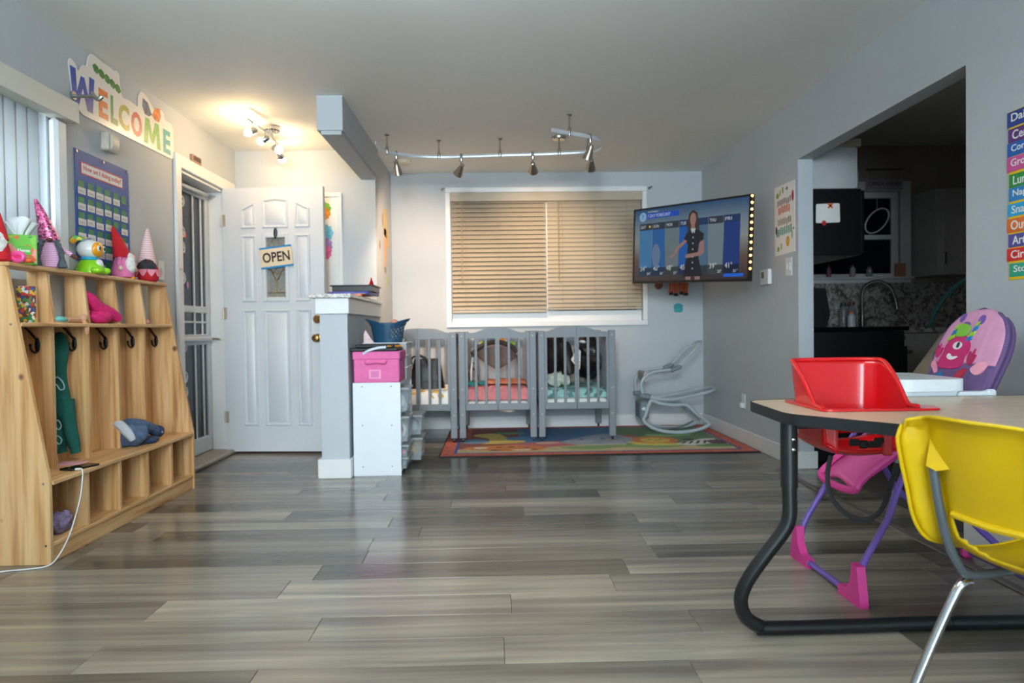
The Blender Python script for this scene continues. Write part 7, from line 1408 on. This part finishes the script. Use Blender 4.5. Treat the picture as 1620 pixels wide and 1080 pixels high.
# ---------------------------------------------------------------- yellow school chair in front
m_yel = M('yellow moulded plastic', (226, 186, 8), 0.36, var=0.03, scale=5, bump=0.05, bscale=220); m_gtube = M('grey frame tube', (98, 106, 112), 0.4, 0.3)
phi = R(13)
yc = thing('school_chair', 'yellow plastic school chair with chrome legs in the right foreground', 'chair', (1.203, 1.535, 0), rz=phi - R(90), local=True)
prof = smooth_path([(0, -0.205, 0.742), (0, -0.185, 0.66), (0, -0.160, 0.57), (0, -0.135, 0.49), (0, -0.095, 0.425), (0, -0.03, 0.392), (0, 0.08, 0.380), (0, 0.19, 0.388), (0, 0.245, 0.375)], 6)
NP = len(prof) - 1; NU = 36
def shell(u, v):
    k = v * NP; i = min(NP - 1, int(k)); p = prof[i].lerp(prof[i + 1], k - i); x = (u * 2 - 1)
    back = max(0.0, min(1.0, (p.z - 0.40) / 0.15)); hw = 0.188 + 0.012 * math.sin(math.pi * min(1, v * 1.6))
    r_ = 1.0
    if v < 0.10: hw *= (1 - 0.10 * (1 - v / 0.10) ** 2)
    fl_ = max(0.0, (abs(x) - 0.80) / 0.20); fl_ = fl_ * fl_ * (3 - 2 * fl_) * (0.35 + 0.65 * back)
    y_ = p.y + back * 0.035 * min(1, abs(x) / 0.8) ** 2.0 - fl_ * (0.052 * (0.35 + 0.65 * min(1, v / 0.10))) - (0.014 * (1 - v / 0.035) if v < 0.035 else 0); z_ = p.z + (1 - back) * 0.030 * abs(x) ** 3 - (0.018 * abs(x) ** 4 if v < 0.05 else 0) - 0.05 * back * (1 - back) * 4 * abs(x) ** 3 * 0.3
    z_ -= 0.030 * fl_ * (1 - back); return Vector((x * hw, y_, z_))
q = MB(); nv = 54
vs = [shell(i / NU, j / nv) for i in range(NU + 1) for j in range(nv + 1)]; fs = []
for i in range(NU):
    for j in range(nv):
        x = abs((i + .5) / NU * 2 - 1); z = shell((i + .5) / NU, (j + .5) / nv).z; v = (j + .5) / nv
        zc = prof[min(NP, int(v * NP))].z
        if v < 0.6 and 0.430 + 0.05 * (x / 0.62) ** 2 * 0 < zc < 0.505 - 0.00 and x < 0.62 * min(1, (zc - 0.40) / 0.07): continue
        fs.append((i * (nv + 1) + j, (i + 1) * (nv + 1) + j, (i + 1) * (nv + 1) + j + 1, i * (nv + 1) + j + 1))
q.add(vs, fs).build('shell', m_yel, yc, solid=0.005, smooth=60)
edge = [shell(0, j / nv) for j in range(nv, -1, -1)] + [shell(i / NU, 0) for i in range(1, NU + 1)] + [shell(1, j / nv) for j in range(1, nv + 1)]
MB().tube([p + Vector((0, -0.006, 0)) for p in edge], 0.0045, 8).build('rolled_rim', m_yel, yc)
for s_ in (-1, 1):
    b0 = Vector((s_ * 0.135, -0.150, 0.625))
    q = MB().add([Vector((s_ * 0.150, -0.160, 0.685)), Vector((s_ * 0.152, -0.140, 0.622)), Vector((s_ * 0.080, -0.163, 0.624)), Vector((s_ * 0.147, -0.176, 0.620)), Vector((s_ * 0.120, -0.174, 0.612))], [(0, 1, 3), (0, 3, 4), (0, 4, 2), (1, 3, 4, 2), (0, 2, 1)]); q.build('tube_pocket', m_yel, yc, smooth=20)
    MB().tube(smooth_path([(s_ * 0.138, -0.164, 0.618), (s_ * 0.138, -0.150, 0.54), (s_ * 0.138, -0.128, 0.455), (s_ * 0.138, -0.095, 0.385), (s_ * 0.140, -0.055, 0.355), (s_ * 0.14, 0.08, 0.352), (s_ * 0.14, 0.20, 0.352)], 6), 0.0105, 12).build('back_tube', m_gtube, yc)
    MB().tube(smooth_path([(s_ * 0.142, -0.055, 0.338), (s_ * 0.144, -0.085, 0.325), (s_ * 0.165, -0.135, 0.20), (s_ * 0.19, -0.205, 0.012)], 5), 0.0115, 12).build('rear_leg', m_steel, yc); MB().tube(smooth_path([(s_ * 0.142, 0.12, 0.338), (s_ * 0.144, 0.15, 0.325), (s_ * 0.165, 0.19, 0.20), (s_ * 0.185, 0.235, 0.012)], 5), 0.0115, 12).build('front_leg', m_steel, yc)
    for yy in (-0.206, 0.236): MB().lathe([(0.013, 0.0005), (0.014, 0.012), (0.012, 0.02)], (s_ * (0.19 if yy < 0 else 0.185), yy, 0), 12).build('foot_glide', m_rj, yc)
MB().tube([(-0.14, 0.19, 0.352), (0.14, 0.19, 0.352)], 0.0105, 10).build('cross_tube', m_gtube, yc)
MB().tube([(-0.112, -0.134, 0.512), (0.0, -0.150, 0.510), (0.112, -0.134, 0.512)], 0.009, 8).build('grip_rim', m_yel, yc)
